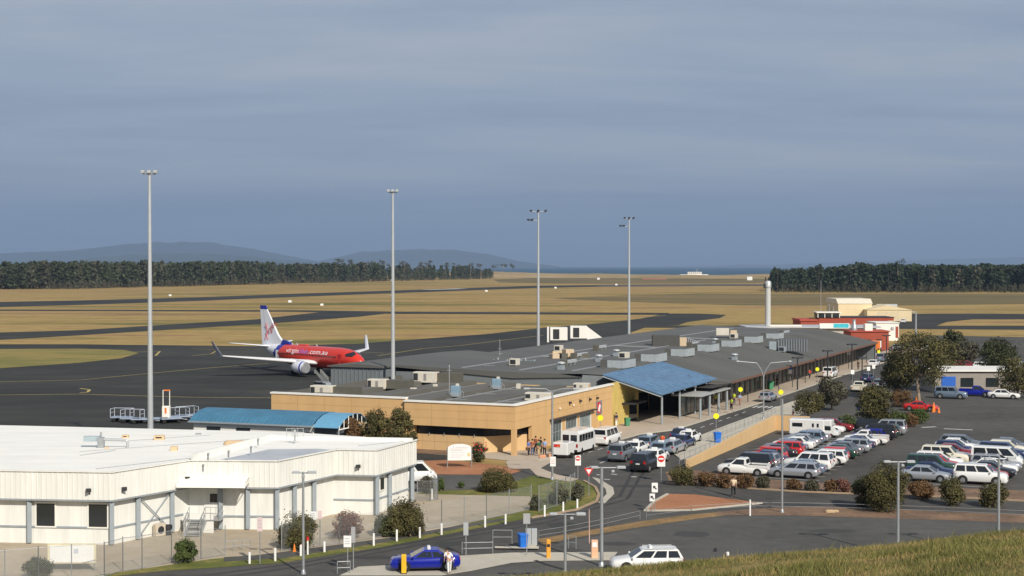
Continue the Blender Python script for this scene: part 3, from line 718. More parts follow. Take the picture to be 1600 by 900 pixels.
for y_ in (-.2, 6.1): MB().tube((L - .2, y_, 0), (L - .2, y_, 3.75), .08).build('post', GREYCOL, hb_)

# ------------------------------------------------------------------ terminal
tb = thing('terminal_building', 'long low terminal with tan front walls, dark grey roof and blue entrance canopy', 'building', O, RZ)
# tan front block: upper storey band, lower recessed wall, side wall
mb = MB()
mb.bb(.0, .45, .0, 13.2, 2.75, 5.25)             # front upper band (right half)
mb.bb(.35, .8, 13.2, 30.5, 0, 5.5)               # front upper band further left, a little higher, runs to the ground
mb.bb(0.45, 1.2, 12.2, 13.2, 0, 5.25)
mb.bb(.45, 30, 0, .45, 2.75, 5.25)                # side wall above the openings
mb.build('wall', TAN, tb)
mb = MB()                                         # side wall pieces between the tall windows
for s0, s1 in ((4.6, 9.9), (13.3, 14.4), (18.1, 18.8), (22.7, 30.2)): mb.bb(s0, s1, .003, .45, 0, 2.75)
mb.bb(.02, .5, .02, .5, 0, 2.75)                  # corner column
mb.prism([(.5, .5), (30, .5), (30, 1.0), (.9, 1.0)], 2.752, 2.9)
mb.build('side_wall', TAN, tb)
MB().prism([(.95, 13.2), (.95, 4.0), (5.2, .46), (5.6, .5), (1.4, 4.3), (1.4, 13.2)], 0, 1.75).build('recess_wall', TANL, tb)
MB().prism([(1.05, 13.2), (1.05, 4.1), (5.25, .5), (5.6, .5), (1.35, 4.4), (1.35, 13.2)], 1.75, 2.74).build('recess_glazing', GLASS, tb)
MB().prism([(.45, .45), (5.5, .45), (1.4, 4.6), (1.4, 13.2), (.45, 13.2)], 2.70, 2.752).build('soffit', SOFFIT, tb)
mb = MB()
for s0, t_ in ((.95, 12.4), (.95, 10.6), (.95, 8.8), (.95, 7.0), (.95, 5.2)): mb.box((s0 - .05, t_, 1.8), (.12, .08, .3))
mb.build('wall_light', MAST, tb)
mb = MB()                                         # expansion joints
for z_ in (3.6, 4.45): mb.bb(-.006, .1, 0.1, 13.2, z_ - .012, z_ + .012); mb.bb(.344, .4, 13.2, 30.4, z_ - .012, z_ + .012); mb.bb(.3, 30, -.006, .1, z_ - .012, z_ + .012)
for t_ in (3.3, 6.6, 9.9): mb.bb(-.0065, .1, t_ - .012, t_ + .012, 2.76, 5.2)
for t_ in (16.5, 20, 23.5, 27): mb.bb(.3435, .4, t_ - .012, t_ + .012, .1, 5.4)
for s_ in (5, 10, 15, 20, 25): mb.bb(s_ - .012, s_ + .012, -.0065, .1, 2.76, 5.2)
mb.bb(.943, 1.0, 4.1, 13.1, .93, .96)
for t_ in (5.5, 7, 8.5, 10, 11.5): mb.bb(.942, 1.0, t_ - .012, t_ + .012, .02, 1.74)
mb.build('wall_joint', JOINT, tb)
mb = MB(); mb.bb(-.12, .55, -.12, 13.25, 5.25, 5.42); mb.bb(.25, .9, 13.2, 30.6, 5.5, 5.68); mb.bb(-.1, 30.4, -.13, .55, 5.252, 5.424)
mb.build('coping', WHITE, tb)
MB().bb(.5, 31, .5, 30, 4.7, 4.8).bb(.8, 31, 30.0, 30.4, 0, 5.5).build('low_roof', TROOF2, tb)
MB().bb(30.0, 30.5, .45, 30.5, 0, 4.9).build('inner_wall', TANL, tb)
# raised roof steps on the low roof
mb = MB()
for t0, t1, z_ in ((6, 9.2, 5.0), (12.5, 16.0, 5.15), (18.5, 21.5, 5.25), (24.0, 27.5, 5.35)): mb.bb(2.0, 29.9, t0, t1, 4.8, z_)
mb.build('roof_monitor', TROOF2, tb)
mb = MB()
for t_, z_ in ((5.4, 4.84), (11.6, 4.84), (17.6, 4.84), (23.2, 4.84), (2.3, 4.84)): mb.bb(1.4, 29.5, t_ - .07, t_ + .07, 4.8, z_ + .06)
for s_ in (9, 17, 24): mb.bb(s_ - .05, s_ + .05, .6, 29, 4.8, 4.87)
mb.build('roof_pipe', GALV, tb)
# tall windows on the side wall
for (s0, s1, gm) in ((9.9, 13.3, GLASSG), (14.4, 18.1, GLASSG), (18.8, 22.7, M('pale_glass', (.22, .27, .27), .2, var=.4, scale=.9))):
    f_ = link('window', MB().bb(0, s1 - s0, -.02, .08, 2.62, 2.74).bb(0, .1, -.02, .08, 0, 2.62).bb(s1 - s0 - .1, s1 - s0, -.02, .08, 0, 2.62).mesh('window', WHITE), tb, (s0, 0.02, 0))
    MB().bb(.1, s1 - s0 - .1, .1, .16, 0.02, 2.62).build('pane', gm, f_)
    mb = MB()
    for k in (1, 2, 3): mb.bb((s1 - s0) * k / 4 - .03, (s1 - s0) * k / 4 + .03, .06, .12, .02, 2.62)
    mb.bb(.1, s1 - s0 - .1, .055, .12, 1.3, 1.36); mb.build('mullion', GREYCOL, f_)
MB().bb(9.5, 23.4, -.55, -.01, 2.80, 2.92).build('window_hood', DARKM, tb)
for s_ in (15.5, 18.8, 22.0, 24.5): MB().box((s_, -.15, 4.3 - (s_ - 15) * .02), (.28, .26, .22)).tube((s_, 0, 4.45), (s_, -.1, 4.35), .03).build('wall_lamp', DARKM, tb)
for s_ in (12.3, 16.6): MB().lathe([(.12, 0), (.1, .1), (.02, .13)], c=(s_, -.14, 3.9), n=8, axis='z').build('camera_dome', WHITE, tb)
e = link('wall_sign', None, tb, (25.2, -.08, 2.9)); MB().bb(-.9, .9, -.06, .06, -.8, .8).build('board', M('sign_grey', (.22, .22, .24), .6), e); MB().bb(-.75, .25, -.1, -.062, -.65, .65).build('red_panel', SIGNRED, e)
MB().box((-.2, -.11, -.05), (.5, .02, .9), M4=Matrix.Rotation(.5, 4, 'Y')).build('white_swoosh', SIGNW, e)
# main hall roof (profile in t,z) extruded along s
prof = [(-7.3, 3.62), (-7.3, 3.86), (4.5, 6.45), (7.5, 6.38), (14, 6.42), (22, 6.6), (31.5, 6.9), (31.5, 6.6), (14, 5.6), (4.5, 6.0), (-6, 3.6)]
r0 = [(31.0 + max(0, 4.5 - t_) * 2.4, t_, z_) for t_, z_ in prof]; r1 = [(176, t_, z_) for t_, z_ in prof]
mb = MB().loft([r0, r1])
MB().loft([[(r[0] - .06, r[1] - .03 * (r[1] < 0), z_) for r, z_ in zip(((59.3, -7.33), (59.3, -7.33)), (3.55, 3.9))] + [(59.3, -7.45, 3.9), (59.3, -7.45, 3.55)], [(176, -7.33, 3.55), (176, -7.33, 3.9), (176, -7.45, 3.9), (176, -7.45, 3.55)]]).build('gutter', M('rust_brown_gutter', (.16, .09, .065), .7), tb)
for i in range(71): s_ = 37 + i * 1.96; mb.extr([(0, 0), (.05, 0), (.05, .05), (0, .05)], (s_, -7.2, 3.875) if s_ > 59.5 else (s_, 2.6, 6.02), (1, 0, 0), (0, 0, 1), Vector((0, 11.6, 2.56)) if s_ > 59.5 else Vector((0, 1.8, .40)), 1)
mb.build('roof', TROOF, tb)
MB().add([(31.2, 4.4, 4.7), (41.6, 0, 4.7), (41.6, 0, 5.35), (31.2, 4.4, 6.3)], [(0, 1, 2, 3)]).build('fascia_wall', HALLW, tb)
MB().prism([(31.2, 4.4), (31.2, 31), (31.6, 31), (31.6, 4.4)], 4.81, 6.0).build('step_wall', HALLW, tb)
# front wall of the kerb side: stone piers and glazing
mb = MB(); gl = MB(); mu = MB()
s_ = 56.5; k = 0
while s_ < 174:
    mb.bb(s_, s_ + (.9 if k % 3 == 0 else .35), -3.6, -3.1, 0, 4.3)
    nxt = s_ + 3.1
    gl.bb(s_ + (.9 if k % 3 == 0 else .35), nxt, -3.4, -3.25, .35, 4.2)
    mu.bb(s_ + .35, nxt, -3.44, -3.4, 2.35, 2.45); mu.bb(s_ + 1.7, s_ + 1.76, -3.44, -3.4, .35, 4.2)
    s_ = nxt; k += 1
mb.bb(52.5, 56.5, -3.6, -3.1, 0, 4.3); mb.bb(56, 174, -3.5, -3.2, 0, .36)
mb.build('pier', M('pier_stone', (.27, .24, .20), .85), tb); gl.build('glazing', GLASSG, tb); mu.build('mullion', GREYCOL, tb)
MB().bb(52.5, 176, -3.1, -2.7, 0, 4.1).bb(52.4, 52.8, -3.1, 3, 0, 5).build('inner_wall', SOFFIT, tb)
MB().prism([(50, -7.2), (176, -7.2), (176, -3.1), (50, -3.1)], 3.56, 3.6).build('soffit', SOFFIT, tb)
for i in range(13): MB().tube((60 + i * 9.6, -6.9, 0), (60 + i * 9.6, -6.9, 3.6), .06).build('column', DARKM, tb)
MB().bb(175.2, 176, -7, 31, 0, 4.0).bb(60, 175, 31, 31.4, 0, 6.6).build('rear_wall', HALLW, tb)
# entrance recess with yellow ribbed wall, blue canopy and glazed porch
YW = M('mustard_ribbed_sheet', (.55, .43, .15), .6, var=.12, scale=1)
mb = MB(); mb.bb(40.5, 52.4, 2.6, 2.9, 0, 5.3); mb.bb(30.2, 40.5, .12, .4, 0, 5.45); mb.bb(40.2, 40.5, .4, 2.9, 0, 5.3)
for i in range(20): mb.bb(30.6 + i * .5, 30.7 + i * .5, .04, .12, 0, 5.45)
for i in range(24): mb.bb(40.6 + i * .5, 40.7 + i * .5, 2.52, 2.6, 0, 5.3)
mb.build('entrance_wall', YW, tb)
MB().bb(36.6, 39.5, -.02, .04, 0, 2.6).build('entrance_glass', GLASS, tb)
MB().bb(44.5, 51.5, 2.40, 2.5, 0, 2.8).build('entrance_glass', GLASS, tb)
cn = link('canopy', None, tb)
cs = [(32.6, 2.2, 6.35), (56.8, 2.2, 6.5), (57.8, -5.6, 4.25), (33.8, -5.2, 3.95)]
mb = MB().add([Vector(c) for c in cs] + [Vector(c) - Vector((0, 0, .12)) for c in cs], [(0, 1, 2, 3), (7, 6, 5, 4), (0, 4, 5, 1), (1, 5, 6, 2), (2, 6, 7, 3), (3, 7, 4, 0)])
mb.build('canopy_glass', SOLAR, cn)
mb = MB(); q = [Vector(c) + Vector((0, 0, .03)) for c in cs]
for i in range(13): mb.tube(q[0].lerp(q[1], i / 12), q[3].lerp(q[2], i / 12), .03, n=4)
for i in range(7): mb.tube(q[0].lerp(q[3], i / 6), q[1].lerp(q[2], i / 6), .02, n=4)
mb.build('canopy_grid', M('canopy_grid', (.14, .28, .45), .5), cn)
mb = MB(); q = [Vector(c) - Vector((0, 0, .3)) for c in cs]
for i in range(6): mb.tube(q[0].lerp(q[1], i / 5), q[3].lerp(q[2], i / 5), .09, n=6)
mb.build('rafter', GREYCOL, cn)
for s_, h_ in ((35.5, 3.8), (43, 3.85), (50, 3.9), (56.5, 4.0)): MB().tube((s_, -4.7, 0), (s_, -4.7, h_), .14, n=10).build('column', GREYCOL, tb)
pr = link('porch', None, tb); MB().prism([(43.5, -7.6), (57.5, -7.6), (57.5, -3.4), (43.5, -3.4)], 2.95, 3.1).build('porch_roof', M('porch_sheet', (.38, .38, .36), .6), pr)
for s_ in (44, 48.4, 52.8, 57): MB().tube((s_, -7.2, 0), (s_, -7.2, 2.95), .17, n=10).build('column', GREYCOL, pr)
for i in range(4): MB().bb(45 + i * 2.6, 47.4 + i * 2.6, -4.1, -4.0, .05, 2.9).build('glass_panel', GLASSG, pr)
MB().prism([(34, -1.6), (39, -1.6), (39, .5), (34, .5)], 2.5, 2.7).build('lintel_canopy', DARKM, tb)
# rear hall block seen against the apron
MB().bb(28.2, 62, 31.5, 39.2, 0, 6.7).build('hall_block', HALLW, tb)
mb = MB()
for i in range(12): mb.bb(28.12, 28.2, 31.7 + i * .62, 31.8 + i * .62, 3.5, 6.6)
mb.build('hall_rib', HALLW, tb)
mb = MB().loft([[(27.9, 31.2, 6.85), (27.9, 35, 7.1), (27.9, 39.6, 6.75), (27.9, 39.6, 6.6), (27.9, 31.2, 6.6)], [(62.3, 31.2, 6.85), (62.3, 35, 7.1), (62.3, 39.6, 6.75), (62.3, 39.6, 6.6), (62.3, 31.2, 6.6)]]); mb.build('hall_roof', TROOF, tb)
# roof lanterns in a row on the ridge
LAN = M('lantern_louvre', (.36, .40, .42), .5, var=.15, scale=3)
for s_, w_, h_ in ((46, 4.6, 1.15), (60, 4.6, 1.2), (74, 4.4, 1.2), (88, 4.2, 1.2), (102, 4.0, 1.2), (117, 4.0, 1.2), (133, 4, 1.1)):
    e = link('roof_lantern', None, tb, (s_, 4.4, 6.3)); MB().bb(-w_ / 2, w_ / 2, -1.1, 2.2, 0, h_).build('housing', TROOF, e)
    mb = MB().bb(-w_ / 2 - .04, w_ / 2 + .04, -1.16, -1.1, .05, h_ - .05).bb(-w_ / 2 - .06, -w_ / 2, -1.1, 1.2, .05, h_ - .05)
    for i in range(7): mb.bb(-w_ / 2 + i * w_ / 6 - .03, -w_ / 2 + i * w_ / 6 + .03, -1.22, -1.16, 0, h_)
    mb.build('louvre', LAN, e)
# ------------------------------------------------------------------ rooftop plant (separate units standing on the roof)
CREAMC = M('ac_cream', (.60, .56, .48), .5, var=.06); TANC = M('ac_tan', (.56, .44, .30), .6)
OLIVEB = M('olive_duct_box', (.11, .105, .085), .7)
def ac_unit(label, px, py, z, w_, h_, duct=True, deep=1.3, grp='air conditioners on the terminal roof'):
    b = G(px, py, z); t = thing('rooftop_air_conditioner', label, 'air conditioner', b, 0.0, grp)
    t.rotation_euler.z = -.30
    MB().bevbox((0, 0, h_ / 2 + .12), (w_, deep, h_), b=.05).bb(-w_ / 2, w_ / 2, -deep / 2, -deep / 2 + .1, 0, .12).bb(-w_ / 2, w_ / 2, deep / 2 - .1, deep / 2, 0, .12).build('casing', CREAMC, t)
    MB().bb(-w_ / 2 + .1, -w_ * .28, -deep / 2 - .03, -deep / 2 - .01, .25, h_ - .05).build('grille', DARKM, t)
    MB().bb(-.1, .25, -deep / 2 - .03, -deep / 2 - .01, .25, h_ - .1).build('access_panel', M('panel_grey', (.25, .24, .22), .6), t)
    MB().bb(w_ / 2 + .005, w_ / 2 + .03, -deep / 2 + .1, deep / 2 - .1, .2, h_).build('end_panel', TANC, t)
    if duct: MB().bb(w_ / 2 + .03, w_ / 2 + 3.0, -.4, 1.2, .05, h_ + .02).build('duct_box', OLIVEB, t)
    return t
ac_unit('cream rooftop unit nearest the left end of the tan parapet', 505, 617, 5.0, 2.8, 1.0)
ac_unit('cream rooftop unit with olive duct, second from the left', 591, 607, 5.1, 2.4, 1.05)
ac_unit('widest cream rooftop unit with white doors in the middle of the low roof row', 666, 597, 5.2, 3.2, 1.2)
ac_unit('cream rooftop unit below the blue roof cabinets, rightmost in the low roof row', 734, 586, 5.3, 3.0, 1.1)
ac_unit('white louvred rooftop unit on the edge of the tan side wall', 842, 625, 4.8, 3.0, .75, False)
ac_unit('small white rooftop unit on the side wall edge nearer the blue canopy', 909, 608, 4.8, 1.9, .65, False)
t = thing('rooftop_plant', 'cluster of tan and brown machines on a steel frame in the middle of the roof', 'roof plant', G(879, 566, 5.9), .35)
MB().bb(-2.2, 2.2, -1, 1, 0, .25).build('platform', GALV, t); MB().bevbox((-1.3, 0, .8), (1.1, 1.4, 1.0)).bevbox((.9, .1, 1.1), (1.3, 1.6, 1.6)).bb(-1.3, .5, .6, 1.2, 1.2, 1.6).build('casing', TANC, t); MB().bevbox((0.0, -.2, .85), (1.0, 1.4, 1.0)).build('fan_box', OLIVEB, t)
MB().bb(2.3, 4.2, -.3, 1.5, .1, 1.2).build('duct_box', OLIVEB, t)
t = thing('rooftop_plant', 'big dark grey box with a tan end standing on the roof', 'roof plant', G(1040, 543, 6.1), -.05); MB().bevbox((0, 0, 1.1), (4.6, 3, 2.1)).build('casing', M('box_grey', (.075, .075, .07), .7), t); MB().bevbox((2.95, .2, .95), (1.2, 2, 1.5)).build('end_unit', TANC, t)
mb = MB(); 
for k in range(6): mb.path([(3.6 + k * .35, 1, .1), (3.6 + k * .35, 1, 1.6 - k * .12), (4.3 + k * .35, 2.2, 1.4 - k * .12)], .09)
mb.build('pipe', GALV, t)
t = thing('rooftop_plant', 'dark slatted plant screen with a pale unit on the far half of the roof', 'roof plant', G(1240, 548, 5.2), -.2); MB().bb(-2.6, 2.4, -1.2, 1.4, 0, 2.1).build('screen', M('slat_grey', (.09, .095, .1), .6), t)
mb = MB()
for k in range(12): mb.bb(-2.6 + k * .44, -2.5 + k * .44, -1.26, -1.2, 0, 2.1)
mb.build('slat', GREYCOL, t); MB().bevbox((-3.5, 0, .8), (1.4, 1.6, 1.5)).build('casing', M('blue_grey', (.30, .35, .38), .5), t)
t = thing('rooftop_plant', 'tan and white plant boxes on the far left ridge of the roof', 'roof plant', G(1137, 524, 6.9), -.1); MB().bevbox((-1, 0, .7), (2.4, 2, 1.3)).build('casing', CREAMC, t); MB().bevbox((1.1, .3, .5), (1.2, 1.5, .9)).build('side_unit', TANC, t)
for (px, py, lab) in ((712, 621, 'blue steel roof cabinet on a frame, the left of the two'), (776, 609, 'blue steel roof cabinet on a frame, the right of the two')):
    t = thing('roof_cabinet', lab, 'roof cabinet', G(px, py, 4.85), -.3)
    MB().bevbox((0, 0, .95), (.95, .8, .8)).build('cabinet', M('cabinet_blue', (.22, .33, .42), .45), t); MB().bevbox((0, 0, .35), (1.1, .9, .4)).build('base_box', GREYCOL, t)
    mb = MB()
    for x in (-.65, .65, 1.1):
        mb.tube((x, -.4, 0), (x, -.4, .9 if x < 1 else .6), .03)
    mb.path([(-.9, -.4, .1), (1.2, -.4, .1)], .03).path([(.65, -.4, .9), (1.1, -.4, .6)], .03); mb.build('frame', GALV, t)
    MB().bevbox((.1, .3, 1.45), (.35, .35, .25)).build('cap', CREAMC, t)
mb_i = 0
for px, py, lab in ((646, 612, 'small cream roof box nearest the long parapet coping'), (680, 608, 'upright cream roof box left of the blue cabinet'), (782, 588, 'cream roof box behind the right blue cabinet'), (833, 584, 'small cream roof box right of the cabinets'), (847, 571, 'white roof box by the glass screens'), (810, 607, 'low shiny skylight box near the side parapet')):
    tag(MB().bevbox((0, 0, .3), (.5, .5, .6) if mb_i % 2 else (.7, .6, .35)).build('roof_box', CREAMC, None, G(px, py, 4.9), -.3), lab, 'roof box', 'small boxes on the low roof'); mb_i += 1
t = thing('roof_screen', 'row of thin grey posts and glass screens on the step of the roof', 'screen', G(800, 574, 5.6), -.18)
mb = MB()
for k in range(11): mb.bb(-3.4 + k * .66, -3.25 + k * .66, -.05, .05, 0, .9 + .25 * (k % 3))
mb.bb(-3.5, 3.5, -.04, .04, .3, .36); mb.build('post', MAST, t)
for k in range(4): MB().bb(.1 + k * .8, .75 + k * .8, .06, .09, .1, 1.1).build('glass_panel', M('screen_glass', (.18, .24, .26), .2), t)
t = thing('roof_ladder_cage', 'galvanised access ladder cage on the roof beside the cream unit', 'ladder', G(764, 585, 5.4), -.2)
mb = MB()
for x in (-.7, 0, .7): mb.tube((x, 0, 0), (x, 0, 1.3), .03)
for z_ in (.3, .6, .9, 1.2): mb.tube((-.7, 0, z_), (.7, 0, z_), .025)
mb.build('frame', GALV, t)
tag(MB().tube((0, 0, 0), (0, 0, 3.4), .035).tube((-.25, 0, 2.9), (.25, 0, 2.9), .02).lathe([(.02, 0), (.1, .1), (.02, .2)], c=(0, 0, 3.3), n=8).build('antenna', MAST, None, G(702, 617, 4.9)), 'thin whip antenna mast standing on the low roof left of the blue cabinet', 'antenna')
tag(MB().tube((0, 0, 0), (0, 0, 3.0), .03).path([(-.3, 0, 1.6), (.3, 0, 1.6)], .02).path([(-.2, 0, .9), (.4, 0, .9)], .02).build('antenna', MAST, None, G(781, 562, 6.2)), 'thin antenna mast on the roof above the glass screens', 'antenna')
# small plant scattered over the roof: every one stands on the roof
rp = random.Random(31)
def roofz(t_):
    for (a, za), (b, zb) in zip(((-7.3, 3.86), (4.5, 6.45), (7.5, 6.38), (14, 6.42), (22, 6.6)), ((4.5, 6.45), (7.5, 6.38), (14, 6.42), (22, 6.6), (31.5, 6.9))):
        if a <= t_ <= b: return za + (zb - za) * (t_ - a) / (b - a)
sm = [(38, 10, 'fan', 'mushroom shaped exhaust fan nearest the glass screens'), (41, 18, 'box', 'low cream box on the roof behind the glass screens'), (44, 12, 'duct', 'grey duct run left of the tan machine cluster'), (55, 11, 'fan', 'mushroom exhaust fan right of the tan machine cluster'),
      (58, 16, 'duct', 'long silver duct behind the tan machine cluster'), (63, 10, 'box', 'square cream box in front of the big dark roof box'), (68, 13, 'fan', 'mushroom exhaust fan between the lanterns and the dark roof box'), (72, 24, 'box', 'cream box left of the big dark roof box'), (78, 20, 'duct', 'silver duct run up to the big dark roof box'),
      (96, 10, 'duct', 'silver duct behind the middle roof lanterns'), (101, 14, 'box', 'cream box behind the fourth roof lantern'), (108, 9, 'fan', 'mushroom fan behind the fifth roof lantern'), (84, -1, 'fan', 'small fan on the kerb side slope below the lanterns'), (112, -2, 'box', 'small grey box on the kerb side slope far along'), (128, 11, 'box', 'cream box near the far plant screen'), (145, 6, 'duct', 'silver duct at the far end of the roof')]
for s_, t_, kd, lb in sm:
    z_ = roofz(t_) - .02; p = ST(s_, t_, z_)
    if kd == 'fan':
        t = thing('exhaust_fan', lb, 'roof fan', p, RZ, 'exhaust fans on the main roof'); MB().bevbox((0, 0, .3), (.8, .8, .6)).build('curb', GREYCOL, t); MB().lathe([(.3, .6), (.3, .75), (.62, .8), (.5, 1.0), (.1, 1.08)], n=14).build('cowl', MAST, t)
    elif kd == 'box':
        t = thing('roof_unit', lb, 'roof unit', p, RZ, 'small plant boxes on the main roof'); a = rp.uniform(1.2, 2.2); MB().bevbox((0, 0, .55), (a, 1.1, .85)).build('casing', CREAMC if t_ > 0 else GREYCOL, t); MB().bb(-a / 2, a / 2, -.5, -.4, 0, .13).bb(-a / 2, a / 2, .4, .5, 0, .13).build('foot', GALV, t); MB().bb(-a / 2 - .02, -a / 2, -.4, .4, .25, .85).build('grille', DARKM, t)
    else:
        t = thing('roof_duct', lb, 'duct', p, RZ, 'duct runs on the main roof'); L = rp.uniform(4, 7); MB().bevbox((L / 2, 0, .55), (L, .5, .4), b=.05).build('duct', MAST, t); MB().bevbox((0, 0, .45), (.8, .8, .9)).build('riser', OLIVEB, t)
        for k in range(3): MB().bb(L * (k + .5) / 3 - .05, L * (k + .5) / 3 + .05, -.3, .3, 0, .35).build('support', GALV, t)
for t_, s0, s1 in ((7.6, 36, 150), (14.2, 34, 120), (22, 33, 168)):
    mb = MB(); mb.bb(s0, s1, t_ - .16, t_ + .16, roofz(t_) - .02, roofz(t_) + .10); mb.build('roof_flashing', GALV, tb)
for s_ in (60, 92, 124): mb = MB(); mb.extr([(0, 0), (.22, 0), (.22, .09), (0, .09)], (s_, 14, 6.41), (1, 0, 0), (0, 0, 1), Vector((0, 8, .18)), 1); mb.build('roof_flashing', MAST, tb)
# ------------------------------------------------------------------ covered airstairs, tower, far buildings
for px, lab, ramp in ((872, 'white covered boarding stair with dark opening, the left one behind the roof', 0), (903, 'white covered boarding stair sloping down to the right behind the roof', 1)):
    b = ST(120 + ramp * 8, 42 - ramp); t = thing('boarding_bridge', lab, 'boarding stair', ((px + 1 - 800) / F * b.y, b.y, 0), 0, 'boarding bridges behind the roof')
    t.scale = (.86, 1, 1.0)
    MB().bb(-1.9, 1.9, -1.3, 1.5, 5.9, 8.3 - .0).build('cabin', WHITE, t); MB().bb(-1.3, 0.1, -1.34, -1.3, 6.1, 8.0).build('opening', DARKM, t)
    for x in (-1.6, 1.2): MB().tube((x, 0, 0), (x, 0, 5.6), .2).build('leg', GALV, t)
    if ramp:
        MB().add([(1.9, -1.2, 5.6), (1.9, 1.4, 5.6), (1.9, 1.4, 8.2), (1.9, -1.2, 8.2), (6, -1.2, 3.6), (6, 1.4, 3.6), (6, 1.4, 5.6), (6, -1.2, 5.6)], [(0, 1, 2, 3), (4, 7, 6, 5), (0, 4, 5, 1), (1, 5, 6, 2), (2, 6, 7, 3), (3, 7, 4, 0)]).build('ramp', WHITE, t)
    else: MB().bb(-2.6, -2.2, -1.2, 1.4, 5.5, 8.4).build('bumper', WHITE, t)
b = Vector(((1200 - 800) / F * 375, 375, 0)); t = thing('round_tower', 'slender round white tower with small lamp head beyond the far end of the roof', 'tower', b)
MB().lathe([(.72, 0), (.68, 15.6), (.66, 15.9)], n=20).build('shaft', M('tower_white', (.48, .49, .48), .6, var=.04), t); MB().lathe([(.82, 14.6), (.82, 16.0), (.5, 16.3)], n=20).build('collar', MAST, t); MB().bb(-1.1, -.5, -.5, .3, 14.4, 15.6).tube((-.6, 0, 15.8), (-.6, 0, 17.2), .15).build('lamp_head', DARKM, t)
# hangars
def at(px, D, z=0): return Vector(((px - 800) / F * D, D, z))
t = thing('hangar', 'tall cream hangar with shallow gabled roof at the edge of the airfield', 'hangar', at(1310, 545)); MB().bb(0, 12.5, 0, 20, 0, 6.2).build('wall', CREAM, t)
MB().loft([[(-.2, -.2, 6.1), (-.2, 3, 7.9), (-.2, 20, 7.9), (-.2, 20.2, 6.1)], [(12.7, -.2, 6.1), (12.7, 3, 7.9), (12.7, 20, 7.9), (12.7, 20.2, 6.1)]]).build('roof', M('cream_roof', (.68, .62, .50), .6), t)
t = thing('hangar', 'lower wide cream hangar with grey roof strip right of the tall one', 'hangar', at(1364, 535), -.12); MB().bb(-2, 13.8, 0, 18, 0, 4.2).build('wall', CREAM, t)
MB().loft([[(-2.2, -.2, 4.1), (5, -.2, 5.9), (14, -.2, 4.1)], [(-2.2, 18.2, 4.1), (5, 18.2, 5.9), (14, 18.2, 4.1)]]).build('roof', CREAM, t); MB().bb(3.5, 11, 17, 18, 4.6, 5.8).build('ridge_cap', ROOFG, t)
MB().bb(1.5, 9.5, -.05, .05, 0, 3.6).build('door', M('cream_door', (.66, .56, .37), .6), t)
# red brick buildings with control cab
t = thing('control_building', 'red brick operations building with a glazed control cab on top', 'building', at(1262, 430))
MB().bb(-2, 24, 0, 12, 0, 4.0).bb(8, 26, 3, 14, 4.0, 4.9).build('wall', BRICK, t); MB().bb(-2.3, 3.0, -.3, 12, 4.0, 4.5).build('red_roof', REDP, t)
cbn = link('control_cab', None, t, (6.0, 3, 3.45)); MB().bb(-2.6, 3.2, -2.4, 2.4, 0, 1.5).build('cab_base', BRICK, cbn); MB().bb(-2.9, 3.4, -2.7, 2.7, 1.5, 2.9).build('cab_glass', GLASS, cbn); MB().bb(-3.4, 3.9, -3.1, 3.1, 2.9, 3.2).build('cab_roof', WHITE, cbn)
mb = MB()
for x in (-2.9, -.9, 1.2, 3.4): mb.bb(x - .09, x + .09, -2.78, -2.68, 1.5, 3.0)
mb.build('mullion', WHITE, cbn)
for x, h_ in ((-1.5, 9), (1, 2.2), (2.2, 1.5)): MB().tube((x, 0, 3.35), (x, 0, 3.35 + h_), .05).build('antenna', MAST, cbn)
MB().bb(7.8, 26.2, 2.8, 14.2, 4.9, 5.05).build('roof_edge', DARKM, t)
t = thing('service_building', 'low pale fronted building with turquoise sign band behind the roof end', 'building', at(1252, 372))
MB().bb(-12, 19, 0, 12, 0, 4.4).build('wall', M('pale_wall', (.45, .43, .39), .7), t); MB().bb(-14, 20, -.6, 12.5, 4.4, 4.75).build('roof', ROOFG, t)
MB().bb(4.5, 12, -.9, -.62, 4.3, 5.6).build('sign_board', SIGNW, t); MB().bb(8, 11.8, -.95, -.91, 4.5, 5.5).build('turquoise_panel', M('turquoise', (.06, .50, .60), .5), t)
MB().bb(-8, 0, -.65, -.3, 4.76, 5.2).build('fascia', WHITE, t)
t = thing('brick_annex', 'small red brick block with white plant box at the far end of the terminal road', 'building', at(1330, 350)); MB().bb(0, 9, 0, 8, 0, 4.4).build('wall', BRICK, t); MB().bb(-.3, 9.3, -.3, 8.3, 4.4, 4.65).build('roof', REDP, t); MB().bb(3.4, 5.2, .2, 2, 4.65, 6.3).build('plant_box', WHITE, t); MB().lathe([(.7, 0), (.7, 1.2), (.4, 1.5), (.4, 2.6)], c=(1.2, 2, 4.65), n=12).build('flue', GALV, t)
for x in (1, 3.4, 6): MB().bb(x, x + 1.3, -.06, 0, 1.3, 2.6).build('window', GLASS, t)
t = thing('white_shed', 'tall plain white shed beside the road at the far end of the airport', 'shed', at(1377, 395)); MB().bb(-1.3, 4.8, 0, 10, 0, 4.7).build('wall', WHITE, t); MB().bb(-1.5, 5.0, -.2, 10.2, 4.7, 4.9).build('roof', WHITE, t); MB().bb(3.9, 4.6, -.08, 0, .8, 3.8).build('red_panel', BRICK, t); MB().bb(2.7, 3.4, -.3, 0, 3.0, 3.7).build('vent_box', MAST, t)
t = thing('service_building', 'grey cabin with blue front panel half hidden behind the gum tree', 'building', at(1462, 232)); MB().bb(0, 16, 0, 9, 0, 3.4).build('wall', M('cabin_grey', (.30, .27, .24), .8), t); MB().bb(-.4, 16.4, -.4, 9.4, 3.4, 3.65).build('roof', WHITE, t); MB().bb(1, 3.2, -.08, 0, .8, 2.6).build('blue_panel', SIGNBLUE, t); MB().bb(4, 6, -.08, 0, 1, 2.4).build('window', GLASS, t); MB().bb(8, 10, -.08, 0, 1, 2.4).build('window', GLASS, t)
